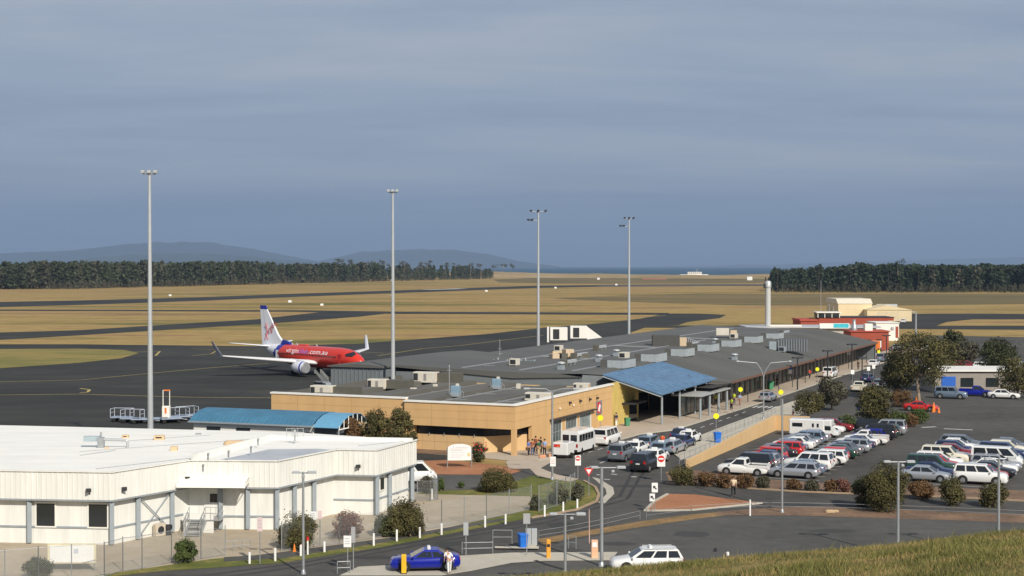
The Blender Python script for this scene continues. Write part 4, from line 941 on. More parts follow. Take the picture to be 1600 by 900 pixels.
# ------------------------------------------------------------------ aircraft (local x forward, y to port, z up; d = metres back from the nose tip)
fwd = Vector((22.3, -23.0, 0)).normalized()
nose = Vector((-26.4, 260.5, 0))
ac = thing('airliner', 'red airliner with white tail and upturned wing tips parked on the apron', 'aeroplane', nose, math.atan2(fwd.y, fwd.x))
def ring(d, zc, rw, rh, n=28): return [(-d, rw * math.cos(2 * math.pi * i / n), zc + rh * math.sin(2 * math.pi * i / n)) for i in range(n)]
key = [(0, 2.95, .12, .12), (.12, 2.96, .42, .38), (.4, 2.98, .74, .68), (.9, 3.02, 1.05, 1.0), (1.8, 3.12, 1.38, 1.38), (3, 3.25, 1.62, 1.70), (4.5, 3.34, 1.76, 1.86), (6.5, 3.36, 1.88, 1.98), (19, 3.36, 1.88, 1.98), (22, 3.5, 1.78, 1.84), (25, 3.82, 1.42, 1.45), (28, 4.25, .9, .95), (30.3, 4.6, .45, .52), (31.2, 4.7, .15, .2)]
rg = []; d_ = 0
ds = sorted(set([0, .15, .3, .6, .9, 1.3, 1.8, 2.4, 3, 3.7] + [4.5 + .45 * i for i in range(60) if 4.5 + .45 * i < 31.2] + [31.2]))
for d_ in ds:
    for a, b in zip(key[:-1], key[1:]):
        if a[0] <= d_ <= b[0]:
            k = (d_ - a[0]) / (b[0] - a[0]); rg.append(ring(d_, *[a[j] + (b[j] - a[j]) * k for j in (1, 2, 3)])); break
def paint(c):
    d = -c.x; db = 24.0 - (c.z - 3.3) * .62
    if d < db: return 0
    if d < db + 1.7 or (c.z < 3.1 and d < 27.5): return 1
    return 2
MB().loft(rg, 0, True, True, paint).build('fuselage', [AIRRED, AIRBLUE, AIRWHITE], ac)
def foil(chordpts): pass
def wing(name, root, tip, rc, tc_, th0, th1, mat, parent, axis='y'):
    """root/tip = leading edge points (x,y,z); chord runs backwards (-x)"""
    pr = [(0, 0), (.08, .45), (.3, .6), (.6, .4), (1, .0), (.6, -.3), (.3, -.4), (.08, -.3)]
    def sec(p, c, th):
        out = []
        for a, b in pr:
            if axis == 'y': out.append((p[0] - a * c, p[1], p[2] + b * th))
            else: out.append((p[0] - a * c, p[1] + b * th, p[2]))
        return out
    return MB().loft([sec(root, rc, th0), sec(tip, tc_, th1)], 0, True).build(name, mat, parent)
for sgn, nm in ((-1, 'starboard'), (1, 'port')):
    w_ = wing('wing', (-11.2, sgn * 1.6, 2.35), (-19.0, sgn * 16.6, 3.95), 7.8, 1.75, .95, .25, M('wing_white', (.62, .62, .63), .4, var=.04), ac)
    wing('winglet', (-19.1, sgn * 16.6, 3.95), (-20.9, sgn * 17.5, 6.5), 1.6, .7, .22, .1, AIRWHITE if sgn > 0 else M('winglet_grey', (.30, .33, .40), .4), w_, 'y')
    for yy in (6, 9, 12): MB().loft([[(-17.2 - yy * .18, sgn * (yy - .12), 2.7 + yy * .07), (-17.2 - yy * .18, sgn * (yy + .12), 2.7 + yy * .07), (-17.2 - yy * .18, sgn * yy, 2.4 + yy * .07)], [(-19.5 - yy * .1, sgn * (yy - .1), 2.7 + yy * .08), (-19.5 - yy * .1, sgn * (yy + .1), 2.7 + yy * .08), (-19.5 - yy * .1, sgn * yy, 2.5 + yy * .08)]]).build('flap_fairing', AIRWHITE, w_)
    wing('stabiliser', (-27.2, sgn * .4, 4.75), (-30.9, sgn * 7.1, 5.5), 3.6, 1.4, .35, .12, AIRWHITE, ac)
    en = link('engine', None, ac, (-10.2, sgn * 4.9, 1.72))
    MB().lathe([(.90, 0), (1.03, -.12), (1.10, -.5), (1.12, -1.3), (1.05, -2.4), (.8, -3.5), (.7, -3.6)], n=24, axis='x').build('nacelle', AIRWHITE, en)
    MB().lathe([(1.075, -.42), (1.135, -.5), (1.14, -.8), (1.12, -.85)], n=24, axis='x').build('blue_band', AIRBLUE, en)
    MB().lathe([(.9, .01), (1.03, -.1), (1.05, -.16), (.86, -.12), (.86, -.5), (.2, -.52)], n=24, axis='x').build('intake_lip', ALU, en)
    MB().lathe([(.845, -.45), (.3, -.44), (.02, -.2)], n=20, axis='x').build('fan', DARKM, en)
    MB().lathe([(.5, -3.5), (.35, -4.3), (.05, -4.7)], n=16, axis='x').build('exhaust', GALV, en)
    MB().loft([[(-.6, -.1, .9), (-.6, .1, .9), (-.6, .1, 1.2), (-.6, -.1, 1.2)], [(-4.5, -.1, .7), (-4.5, .1, .7), (-4.5, .1, 1.5), (-4.5, -.1, 1.5)]]).build('pylon', AIRWHITE, en)
    lg = link('main_gear', None, ac, (-16.6, sgn * 2.85, 0)); MB().tube((0, 0, .5), (0, -sgn * .3, 2.4), .13).build('strut', ALU, lg)
    for q in (-.3, .3): MB().lathe([(.3, -.16), (.54, -.15), (.56, 0), (.54, .15), (.3, .16)], c=(0, q, .56), n=18, axis='y').build('wheel', TYRE, lg)
# fin: profile in x,z with thickness in y
def finprism(name, pts, th, mat, parent): 
    vs = []; n = len(pts)
    for s_ in (-1, 1):
        for (d_, z_) in pts: vs.append((-d_, s_ * th * (1 - (z_ - 4) / 13), z_))
    return MB().add(vs, [tuple(range(n))[::-1], tuple(range(n, 2 * n))] + [(i, (i + 1) % n, n + (i + 1) % n, n + i) for i in range(n)]).build(name, mat, parent)
fin = finprism('tail_fin', [(21.8, 5.30), (24.6, 6.1), (25.6, 6.9), (29.35, 11.75), (31.5, 11.75), (30.7, 5.0), (24, 4.6)], .26, AIRWHITE, ac)
finprism('fin_cap', [(29.35, 11.76), (29.8, 12.5), (31.65, 12.5), (31.5, 11.76)], .24, AIRBLUE, fin)
finprism('fin_root_band', [(21.4, 5.25), (22.1, 5.75), (24.0, 6.15), (24.9, 5.0), (22.6, 4.9)], .29, AIRBLUE, fin)
finprism('rudder_line', [(29.35, 5.2), (30.38, 11.6), (30.46, 11.6), (29.45, 5.2)], .275, M('rudder_gap', (.35, .36, .40), .6), fin)
# writing on the tail, both sides
for s_ in (-1, 1):
    rot = Matrix.Rotation(math.pi / 2, 4, 'X') if s_ < 0 else Matrix.Rotation(math.pi, 4, 'Z') @ Matrix.Rotation(math.pi / 2, 4, 'X')
    m2 = rot @ Matrix.Rotation(R(38) if s_ < 0 else R(-38), 4, 'Z')
    o = text_part('tail_lettering', 'virgin', 1.75, fin, (-28.0, s_ * .255, 7.9), m2.to_euler(), M('tail_red', (.55, .05, .05), .4), shear=.3)
# faint red pennant strokes behind the lettering on the tail
pen = M('tail_pink', (.55, .22, .24), .4)
for s_ in (-1, 1):
    MB().path([(-29.8, s_ * .26, 5.9), (-29.0, s_ * .25, 7.6), (-29.3, s_ * .24, 9.2)], .11).path([(-28.7, s_ * .26, 6.0), (-29.2, s_ * .25, 7.2)], .09).path([(-29.9, s_ * .24, 8.6), (-28.9, s_ * .25, 8.0)], .07).build('tail_stroke', pen, fin)
# fuselage lettering wrapped round the hull
def wrap_text(txt, size, d0, d1, side, zmid, mat_, name, col2=None):
    me = text_mesh(txt, size); xs = [v.co.x for v in me.vertices]; k = (d1 - d0) / (max(xs) - min(xs)); x0 = min(xs)
    for v in me.vertices:
        a = (v.co.x - x0) * k; b = v.co.y - size * .25
        d = (d1 - a) if side < 0 else (d0 + a)
        th = math.asin((zmid - 3.36) / 1.98) + b / 1.95
        v.co = (-d, side * 1.90 * math.cos(th) + side * .02, 3.36 + 2.0 * math.sin(th) + .015)
    me.materials.clear(); me.materials.append(mat_); return link(name, me, ac)
LT = M('lettering_white', (.85, .85, .85), .4); LB = M('lettering_violet', (.25, .20, .62), .4)
for side in (-1, 1):
    if side < 0: segs = (('virgin', 20.9, 17.0, LT), ('blue', 16.8, 14.0, LB), ('.com.au', 13.8, 8.2, LT))
    else: segs = (('virgin', 8.2, 12.1, LT), ('blue', 12.3, 15.1, LB), ('.com.au', 15.3, 20.9, LT))
    for tx, a, b, m_ in segs: wrap_text(tx, 1.35, min(a, b), max(a, b), side, 4.30, m_, 'lettering')
# windows
wm = MB().box((0, 0, 0), (.25, .03, .34)).mesh('cabin_window', GLASS)
for side in (-1, 1):
    for i in range(34):
        d = 5.6 + i * .52
        o = link('cabin_window', wm, ac, (-d, side * 1.86, 3.72))
    MB().add([(-1.50, side * .30, 4.34), (-1.62, side * 1.16, 3.98), (-3.1, side * 1.56, 3.92), (-3.2, side * 1.42, 4.36), (-2.5, side * .95, 4.62), (-2.2, side * .25, 4.80)], [(0, 1, 2, 3, 4, 5)]).build('cockpit_window', CGLASS, ac)
    for d in (4.6, 24.0):
        MB().box((-d, side * (1.74 if d < 9 else 1.52), 3.4), (.86, .04, 1.75)).build('door', M('door_red', (.48, .02, .02), .35) if d < 9 else AIRWHITE, ac)
for d, z_ in ((13.4, 5.33), (19.5, 5.3), (21, 5.25)): MB().loft([[(-d, -.04, z_), (-d, .04, z_), (-d - .4, 0, z_)], [(-d - .25, -.02, z_ + .4), (-d - .25, .02, z_ + .4), (-d - .4, 0, z_ + .4)]]).build('antenna', AIRWHITE, ac)
MB().bevbox((-17.6, 0, 5.35), (2.6, .7, .35), b=.15).build('dome', AIRRED, ac)
lg = link('nose_gear', None, ac, (-4.0, 0, 0)); MB().tube((0, 0, .35), (0, 0, 1.8), .09).build('strut', ALU, lg)
for q in (-.18, .18): MB().lathe([(.2, -.09), (.34, -.08), (.34, .08), (.2, .09)], c=(0, q, .34), n=16, axis='y').build('wheel', TYRE, lg)
# airstair and ground gear beside it
def airstair(label, loc, rz):
    t = thing('airstair', label, 'airstair', loc, rz); t.scale = (.62, .7, .62)
    mb = MB().bb(-2.2, 2.6, -1, 1, .5, .75)
    for i in range(12): mb.bb(-2 + i * .32, -1.68 + i * .32, -.7, .7, .75 + i * .17, .80 + i * .17)
    mb.build('step', GALV, t)
    mb = MB()
    for y in (-.8, .8):
        mb.add([(-2.1, y, .8), (1.9, y, 2.8), (2.8, y, 2.8), (2.8, y, 3.9), (1.9, y, 3.9), (-2.1, y, 1.9)], [(0, 1, 2, 3, 4, 5)]); mb.add([(-2.1, y + .05, .8), (1.9, y + .05, 2.8), (2.8, y + .05, 2.8), (2.8, y + .05, 3.9), (1.9, y + .05, 3.9), (-2.1, y + .05, 1.9)], [(5, 4, 3, 2, 1, 0)])
    mb.build('side_panel', M('stair_panel', (.52, .50, .44), .6), t)
    for x in (-1.7, 2.0):
        for y in (-.9, .9): MB().lathe([(.2, -.1), (.36, -.1), (.36, .1), (.2, .1)], c=(x, y, .36), n=14, axis='y').build('wheel', TYRE, t)
    return t
airstair('grey wheeled boarding stairs beside the airliner engine', Vector((-32.2, 249.5, 0)), 2.2)
airstair('pale wheeled stairs nearer the terminal in front of the airliner', Vector((-28.6, 245.5, 0)), .3)
t = thing('ground_power_cart', 'low grey ground power cart under the nose side of the airliner', 'cart', Vector((-28.8, 236, 0)), .4); MB().bevbox((0, 0, .8), (2.6, 1.3, 1.0)).build('casing', GREYCOL, t)
for x in (-.9, .9):
    for y in (-.55, .55): MB().lathe([(.1, -.08), (.28, -.08), (.28, .08), (.1, .08)], c=(x, y, .28), n=12, axis='y').build('wheel', TYRE, t)
# baggage carts
def cart(label, px, py, rz, cage=True, w_=2.6):
    b = G(px, py); t = thing('baggage_cart', label, 'baggage cart', b, rz, 'baggage carts on the apron')
    MB().bb(-w_ / 2, w_ / 2, -.75, .75, .55, .68).build('deck', M('cart_blue_grey', (.30, .36, .45), .5), t)
    mb = MB()
    if cage:
        for x in (-w_ / 2, w_ / 2):
            for y in (-.72, .72): mb.tube((x, y, .68), (x, y, 1.7), .04)
            mb.tube((x, -.72, 1.7), (x, .72, 1.7), .04); mb.tube((x, -.72, 1.2), (x, .72, 1.2), .03)
        mb.tube((-w_ / 2, .72, 1.7), (w_ / 2, .72, 1.7), .04)
    mb.path([(w_ / 2, 0, .5), (w_ / 2 + .9, 0, .35)], .04); mb.build('rail', M('cart_rail', (.48, .52, .58), .5), t)
    for x in (-w_ * .36, w_ * .36):
        for y in (-.62, .62): MB().lathe([(.08, -.07), (.24, -.07), (.24, .07), (.08, .07)], c=(x, y, .25), n=12, axis='y').build('wheel', TYRE, t)
    return t
for i, (px, py, rz, cg) in enumerate(((191, 659, -.1, True), (207, 661, -.15, True), (222, 662, .1, False), (246, 661, .1, False), (266, 661, .5, False), (278, 658, .55, True), (292, 656, .6, True))):
    cart(['caged baggage cart farthest left on the apron', 'caged baggage cart second from the left on the apron', 'flat baggage cart just left of the nearest tall mast', 'flat baggage cart just right of the nearest tall mast', 'flat baggage cart at the foot of the white stair tower', 'caged baggage cart right of the white stair tower', 'caged baggage cart nearest the blue roof'][i], px, py, rz, cg)
t = thing('lift_tower', 'narrow white loading tower with open top frame on the apron', 'loading tower', G(260, 660), 0); MB().bevbox((0, 0, 1.1), (.95, .8, 2.0)).build('casing', WHITE, t)
mb = MB()
for x in (-.42, .42): mb.tube((x, 0, 2.1), (x, 0, 4.1), .06)
mb.tube((-.42, 0, 4.1), (.42, 0, 4.1), .07); mb.build('frame', WHITE, t); MB().bb(-.12, .12, -.44, -.41, 1.2, 1.9).build('orange_panel', ORANGE, t); MB().bb(-.3, .5, -.1, .1, 4.05, 4.2).build('cap', ORANGE, t)
for x in (-.35, .35): MB().lathe([(.08, -.5), (.2, -.5), (.2, .5), (.08, .5)], c=(x, 0, .2), n=12, axis='y').build('wheel', TYRE, t)
t = thing('belt_loader', 'orange belt loader with raised conveyor behind the blue roof', 'belt loader', G(338, 668), .1); MB().bevbox((0, 0, .75), (3.0, 1.4, .7)).build('body', GALV, t); MB().loft([[(-1.6, -.35, 1.1), (-1.6, .35, 1.1), (-1.6, .35, 1.35), (-1.6, -.35, 1.35)], [(2.0, -.35, 2.0), (2.0, .35, 2.0), (2.0, .35, 2.3), (2.0, -.35, 2.3)]]).build('conveyor', ORANGE, t)
for x in (-1, 1):
    for y in (-.6, .6): MB().lathe([(.1, -.1), (.32, -.1), (.32, .1), (.1, .1)], c=(x, y, .32), n=12, axis='y').build('wheel', TYRE, t)

# ------------------------------------------------------------------ cars: local x forward
def carpaint(name, c, metal=0.): return M('paint_' + name, c, .28, metal=metal, var=.03, coat=.6, scale=.5)
PAINT = {'white': carpaint('white', (.74, .74, .72)), 'cream': carpaint('cream', (.66, .62, .50)), 'silver': carpaint('silver', (.42, .44, .47), .5), 'grey': carpaint('grey', (.16, .18, .20), .3),
         'blue grey': carpaint('blue_grey', (.17, .23, .31), .3), 'black': carpaint('black', (.016, .017, .022)), 'dark blue': carpaint('dark_blue', (.015, .028, .085)), 'bright blue': carpaint('bright_blue', (.006, .014, .27)),
         'red': carpaint('red', (.50, .018, .018)), 'maroon': carpaint('maroon', (.20, .012, .018)), 'dark green': carpaint('dark_green', (.015, .05, .035)), 'orange': carpaint('orange', (.7, .13, .03))}
#      L    W    H    belt hood tail  greenhouse bottom rear,front ; top rear,front (fractions of L from the rear)
SPEC = {'sedan': (4.65, 1.80, 1.43, .93, .86, .95, .14, .74, .27, .57), 'hatchback': (4.0, 1.70, 1.46, .94, .88, .93, .02, .77, .10, .60), 'wagon': (4.75, 1.80, 1.50, .95, .88, .95, .01, .75, .07, .58),
        'four wheel drive': (4.75, 1.88, 1.82, 1.15, 1.10, 1.15, .01, .74, .05, .62), 'van': (4.9, 1.86, 1.98, 1.12, 1.0, 1.12, .005, .93, .02, .76), 'ute': (4.9, 1.80, 1.62, 1.0, .96, .88, .40, .76, .43, .62), 'coupe': (4.6, 1.84, 1.36, .90, .86, .96, .12, .72, .30, .54)}
def car_meshes(kind):
    L, W, H, belt, hood, tail, g0, g1, g2, g3 = SPEC[kind]; hw = W / 2
    x = lambda f_: (f_ - .5) * L
    wr = .33 if kind != 'four wheel drive' else .38; zb = wr * .62; wx = (x(.185), x(.80))
    stn = [(0.0, .80, tail * .80, .42), (.02, .93, tail * .97, .30), (.10, .985, tail, zb), (g0 + .04 if g0 > .1 else .2, 1, tail if g0 > .1 else belt, zb), (.5, 1, belt, zb), (g1 - .02, 1, belt, zb), (min(g1 + .04, .95), .99, hood + (belt - hood) * .5, zb), (.95, .95, hood - .06, zb), (.985, .87, hood - .17, .26), (1.0, .74, hood - .30, .36)]
    rg = []
    for fx, wf, zt_, z0 in stn:
        w_ = hw * wf; X = x(fx)
        half = [(w_ * .90, z0), (w_ * .985, z0 + .10), (w_, z0 + (zt_ - z0) * .55), (w_ * .975, zt_ - .10), (w_ * .88, zt_ - .015), (w_ * .4, zt_ + .02)]
        rg.append([(X, y, z_) for y, z_ in half] + [(X, -y, z_) for y, z_ in half[::-1]])
    body = MB().loft(rg, 0, True)
    # greenhouse / cabin
    wb_, wt = hw * .93, hw * (.76 if kind != 'van' else .84); c = [x(g0), x(g1), x(g2), x(g3)]
    zb2 = belt - .03; r = .09
    def gr(xr, xf, w_, z_): return [(xr, -w_, z_), (xf, -w_ * .92, z_), (xf, w_ * .92, z_), (xr, w_, z_)]
    body.loft([gr(c[0], c[1], wb_, zb2), gr(c[2], c[3], wt, H - .07), gr(c[2] + .10, c[3] - .12, wt - .10, H)], 0)
    # glass
    P0, P1 = gr(c[0], c[1], wb_, zb2), gr(c[2], c[3], wt, H - .07)
    P0 = [Vector(p) for p in P0]; P1 = [Vector(p) for p in P1]; ctr = Vector((0, 0, (belt + H) / 2)); glass = MB()
    def pane(a, b, c_, d, u0, u1, v0, v1, off=.012):
        f = lambda u, v: (a.lerp(b, u)).lerp(d.lerp(c_, u), v)
        q = [f(u0, v0), f(u1, v0), f(u1, v1), f(u0, v1)]; n = (q[1] - q[0]).cross(q[3] - q[0]).normalized()
        if n.dot(q[0] - ctr) < 0: n = -n
        glass.add([p + n * off for p in q], [(0, 1, 2, 3)])
    pane(P0[1], P0[2], P1[2], P1[1], .06, .94, .10, .97)
    if kind != 'ute': pane(P0[3], P0[0], P1[0], P1[3], .08, .92, .18 if kind != 'van' else .3, .93)
    else: pane(P0[3], P0[0], P1[0], P1[3], .1, .9, .25, .9)
    cuts = {'sedan': ((.12, .46), (.50, .90)), 'coupe': ((.14, .44), (.48, .90)), 'hatchback': ((.06, .22), (.26, .56), (.60, .90)), 'wagon': ((.05, .28), (.32, .58), (.62, .92)), 'four wheel drive': ((.05, .30), (.34, .60), (.64, .93)), 'van': ((.06, .34), (.38, .64), (.69, .93)), 'ute': ((.14, .88),)}[kind]
    for u0, u1 in cuts:
        pane(P0[0], P0[1], P1[1], P1[0], u0, u1, .10, .92); pane(P0[3], P0[2], P1[2], P1[3], u0, u1, .10, .92)
    trim = MB()
    if kind == 'ute':       # tray behind the cab
        for (a, b, cc, d) in ((x(.005), x(.385), -hw * .98, -hw * .93), (x(.005), x(.385), hw * .93, hw * .98)): body.bb(a, b, cc, d, tail - .1, tail + .18)
        body.bb(x(.005), x(.015), -hw * .95, hw * .95, tail - .1, tail + .18); trim.bb(x(.02), x(.38), -hw * .92, hw * .92, tail + .022, tail + .04)
    arch = MB()
    for X in wx:
        for s_ in (-1, 1): arch.lathe([(wr + .07, -.012), (wr + .07, .012)], c=(X, s_ * (hw * .995), wr + .02), n=16, axis='y')
    trim.bb(x(.012) - .02, x(.012) + .02, -hw * .75, hw * .75, .34, .46); trim.bb(x(.992) - .02, x(.992) + .03, -hw * .62, hw * .62, .32, .50)
    for s_ in (-1, 1): trim.bb(x(.22), x(.77), s_ * hw * .93, s_ * hw * .965, zb, zb + .07)
    for s_ in (-1, 1): body.bevbox((x(g1) - .18, s_ * (hw + .06), belt + .06), (.12, .2, .14), b=.03)
    for v in list(arch.v): pass
    n0 = len(trim.v); trim.add(arch.v, arch.f, 0)
    wheel = MB().lathe([(wr * .62, -.1), (wr * .93, -.105), (wr, -.06), (wr, .06), (wr * .93, .105), (wr * .62, .1)], n=18, axis='y').lathe([(.05, -.108), (wr * .6, -.10), (wr * .64, -.07), (wr * .64, .07), (wr * .6, .10), (.05, .108)], n=18, axis='y', m=1, smooth=False)
    hl = MB().bevbox((0, 0, 0), (.16, .30, .13), b=.03); tlp = MB().bevbox((0, 0, 0), (.10, .26, .17 if kind not in ('van', 'four wheel drive') else .30), b=.03)
    pl = MB().box((0, 0, 0), (.02, .40, .12))
    return dict(body=body.mesh('body', PAINT['white']), windows=glass.mesh('windows', CGLASS), trim=trim.mesh('trim', BLACKP), wheel=wheel.mesh('wheel', [TYRE, RIM]), headlight=hl.mesh('headlight', LENSW), tail_light=tlp.mesh('tail_light', LENSR), number_plate=pl.mesh('number_plate', PLATE),
                pos=dict(wx=wx, wr=wr, hw=hw, hz=hood - .24, hx=x(.968), tx=x(.012), tz=tail - .16, L=L, H=H))
CM = {}
def car(kind, colour, loc, rz, label, group=None, taxi=False, name=None, zoff=0):
    if kind not in CM: CM[kind] = car_meshes(kind)
    m_ = CM[kind]; p = m_['pos']
    t = thing(name or kind.replace(' ', '_').replace('four_wheel_drive', 'four_wheel_drive'), label, {'ute': 'ute', 'van': 'van'}.get(kind, 'car'), loc, rz, group)
    b = link('body', m_['body'], t); b.material_slots[0].link = 'OBJECT'; b.material_slots[0].material = PAINT[colour]
    link('windows', m_['windows'], t); link('trim', m_['trim'], t)
    for X in p['wx']:
        for s_ in (-1, 1): link('wheel', m_['wheel'], t, (X, s_ * (p['hw'] - .09), p['wr']))
    for s_ in (-1, 1):
        link('headlight', m_['headlight'], t, (p['hx'], s_ * p['hw'] * .66, p['hz'])); link('tail_light', m_['tail_light'], t, (p['tx'], s_ * p['hw'] * .70, p['tz']))
    link('number_plate', m_['number_plate'], t, (p['tx'] - .05, 0, p['tz'] - .12)); link('number_plate', m_['number_plate'], t, (p['L'] / 2 + .01, 0, .42))
    if taxi: MB().bevbox((0, 0, .09), (.22, .62, .18), b=.04).build('taxi_sign', M('taxi_sign_white', (.72, .72, .70), .4), t, (-.25, 0, p['H'] - .01))
    return t
ordn = ['first', 'second', 'third', 'fourth', 'fifth', 'sixth', 'seventh', 'eighth', 'ninth', 'tenth', 'eleventh', 'twelfth', 'thirteenth', 'fourteenth', 'fifteenth', 'sixteenth', 'seventeenth', 'eighteenth']
rA = [('ute', 'white'), ('four wheel drive', 'black'), ('wagon', 'silver'), ('sedan', 'dark blue'), ('hatchback', 'red'), ('sedan', 'black'), ('wagon', 'red'), ('sedan', 'blue grey'), ('sedan', 'white'), ('sedan', 'silver'), ('wagon', 'blue grey'), ('sedan', 'silver')]
rB = [('wagon', 'silver'), ('sedan', 'blue grey'), ('four wheel drive', 'white'), ('hatchback', 'white'), ('wagon', 'white'), ('hatchback', 'red'), ('sedan', 'dark green'), ('sedan', 'grey'), ('wagon', 'silver'), ('sedan', 'dark blue'), ('sedan', 'white'), ('ute', 'white'), ('hatchback', 'bright blue'), ('four wheel drive', 'black'), ('wagon', 'dark green'), ('four wheel drive', 'silver')]
row_t = {'A': lambda s: -25.5 - .0 * s, 'B': lambda s: -30.7 - .045 * s, 'C': lambda s: -42.2, 'D': lambda s: -47.3, 'E': lambda s: -57}
vdir = math.atan2(V.y, V.x)
def row(key_, lst, s0, rowname, hedge, flipp=.5, facing=None):
    for i, (kd, colr) in enumerate(lst):
        s_ = s0 + i * 2.65 + rnd.uniform(-.12, .12); t_ = row_t[key_](s_) + rnd.uniform(-.2, .2)
        rz = vdir + (0 if facing == 1 else math.pi) + rnd.uniform(-.03, .03)
        car(kd, colr, ST(s_, t_, .016), rz, '%s %s, %s from the %s in the %s' % (colr, kd, ordn[i], hedge, rowname), 'cars parked in the car park')
row('A', rA, -3.9, 'row by the tan wall', 'brown hedge', facing=1)
row('B', rB, -3.9, 'long middle row', 'brown hedge', facing=1)
rC = [('sedan', 'silver'), ('sedan', 'dark blue'), ('four wheel drive', 'dark green'), ('hatchback', 'red'), ('wagon', 'white'), ('four wheel drive', 'cream'), ('sedan', 'silver'), ('sedan', 'maroon'), ('hatchback', 'dark blue'), ('sedan', 'white'), ('wagon', 'grey')]
rD = [('four wheel drive', 'white'), ('hatchback', 'red'), ('sedan', 'black'), ('sedan', 'white'), ('wagon', 'silver'), ('van', 'white'), ('sedan', 'blue grey'), ('four wheel drive', 'dark blue'), ('sedan', 'silver'), ('hatchback', 'cream'), ('sedan', 'grey')]
row('C', rC, -1.2, 'right row', 'biggest bush', facing=0); row('D', rD, -1.2, 'rightmost row', 'biggest bush', facing=0)
# motor home and cars behind it
t = thing('motorhome', 'long white motorhome at the far end of the left row by the tan wall', 'motorhome', ST(30.2, -25.2, .016), vdir + math.pi)
t.scale = (.80, .85, .74)
MB().bevbox((-1.0, 0, 1.65), (5.2, 2.2, 2.3), b=.12).bevbox((1.9, 0, 2.35), (1.4, 2.1, .9), b=.12).build('body', PAINT['white'], t)
MB().loft([[(1.4, -.95, .45), (1.4, .95, .45), (1.4, .9, 1.9), (1.4, -.9, 1.9)], [(2.5, -.93, .45), (2.5, .93, .45), (2.3, .85, 1.85), (2.3, -.85, 1.85)], [(2.9, -.92, .45), (2.9, .92, .45), (2.9, .9, 1.15), (2.9, -.9, 1.15)], [(3.6, -.85, .5), (3.6, .85, .5), (3.6, .8, .95), (3.6, -.8, .95)]]).build('cab', PAINT['white'], t)
for s_ in (-1, 1):
    MB().bb(-3.1, -1.6, s_ * 1.1, s_ * 1.12, 1.6, 2.2).bb(-.2, .1, s_ * 1.1, s_ * 1.12, 1.6, 2.2).bb(.5, .8, s_ * 1.1, s_ * 1.12, 1.6, 2.2).bb(1.6, 2.5, s_ * .92, s_ * .95, 1.2, 1.75).build('window', CGLASS, t)
    for x in (-2.4, 2.5): MB().lathe([(.1, -.12), (.36, -.12), (.36, .12), (.1, .12)], c=(x, s_ * .95, .36), n=14, axis='y').build('wheel', TYRE, t)
for i, (s_, t_, kd, colr, lb) in enumerate(((34.6, -25.5, 'sedan', 'white', 'just beyond the motorhome'), (37.2, -26, 'wagon', 'maroon', 'second beyond the motorhome'), (39.0, -30.6, 'wagon', 'black', 'beside the low green hedge'))):
    car(kd, colr, ST(s_, t_, .02), vdir + math.pi, '%s %s parked %s' % (colr, kd, lb), 'cars parked in the car park')
# taxi rank and road vehicles: (px, py) of the rear bumper on the road; heading along the road
udir = math.atan2(U.y, U.x)
def road_car(kind, colour, px, py, label, rz=udir, taxi=False, group='cars waiting in the taxi lanes'):
    L = SPEC[kind][0]; b = G(px, py) + Vector((math.cos(rz), math.sin(rz), 0)) * L * .47; b.z = .012
    return car(kind, colour, b, rz, label, group, taxi)
road_car('four wheel drive', 'grey', 961, 723, 'grey four wheel drive taxi alone in the left lane, nearest the minibus', taxi=True)
road_car('four wheel drive', 'black', 997, 739, 'black four wheel drive, nearest car of the taxi queue, red tail lights facing us')
road_car('sedan', 'white', 984, 713, 'white taxi sedan in the left lane behind the grey four wheel drive', taxi=True)
road_car('sedan', 'white', 1013, 727, 'white sedan right beside the black four wheel drive', taxi=True)
road_car('wagon', 'blue grey', 1006, 704, 'blue grey wagon taxi in the left lane ahead of the white taxi', taxi=True)
road_car('sedan', 'blue grey', 1024, 715, 'blue grey sedan in the middle of the taxi queue', taxi=True)
road_car('wagon', 'silver', 1042, 711, 'silver wagon beside the railing in the taxi queue', taxi=True)
road_car('sedan', 'dark blue', 1058, 702, 'dark blue sedan taxi ahead of the silver wagon by the railing', taxi=True)
road_car('sedan', 'white', 1068, 695, 'white sedan taxi at the front of the queue by the railing', taxi=True)
road_car('sedan', 'dark blue', 1056, 691, 'dark blue sedan at the head of the middle taxi lane', taxi=True)
road_car('van', 'white', 937, 698, 'white van parked at the kerb ahead of the minibus with red corner light', group='vehicles along the terminal kerb')
road_car('wagon', 'silver', 1194, 629, 'silver wagon standing at the kerb near the people in yellow vests', group='vehicles along the terminal kerb')
road_car('van', 'white', 1293, 591, 'white van at the terminal kerb behind the black lamp posts', group='vehicles along the terminal kerb')
road_car('ute', 'cream', 1338, 613, 'cream ute driving away between the shrubs and the gum tree', group='vehicles on the terminal road')
road_car('sedan', 'dark blue', 1352, 598, 'dark blue sedan ahead of the cream ute', group='vehicles on the terminal road')
road_car('hatchback', 'grey', 1371, 607, 'grey hatchback beside the gum tree', group='vehicles on the terminal road')
road_car('four wheel drive', 'blue grey', 1375, 566, 'blue grey four wheel drive parked under the far lamp post', group='vehicles on the far terminal road')
road_car('sedan', 'white', 1362, 574, 'small white sedan near the far row of white signs', group='vehicles on the far terminal road')
road_car('sedan', 'silver', 1398, 548, 'silver sedan at the far end of the terminal road', group='vehicles on the far terminal road')
road_car('van', 'white', 1372, 545, 'white van in front of the orange machine at the end of the terminal', group='vehicles on the far terminal road')
road_car('wagon', 'white', 1448, 551, 'white wagon at the right beyond the gum tree crown', group='vehicles on the far terminal road')
road_car('sedan', 'white', 1410, 505, 'white sedan parked beside the tall white shed', group='vehicles on the far terminal road')
road_car('four wheel drive', 'blue grey', 1462, 622, 'blue grey four wheel drive by the cabin at the right edge', rz=vdir + math.pi, group='cars beyond the orange cones')
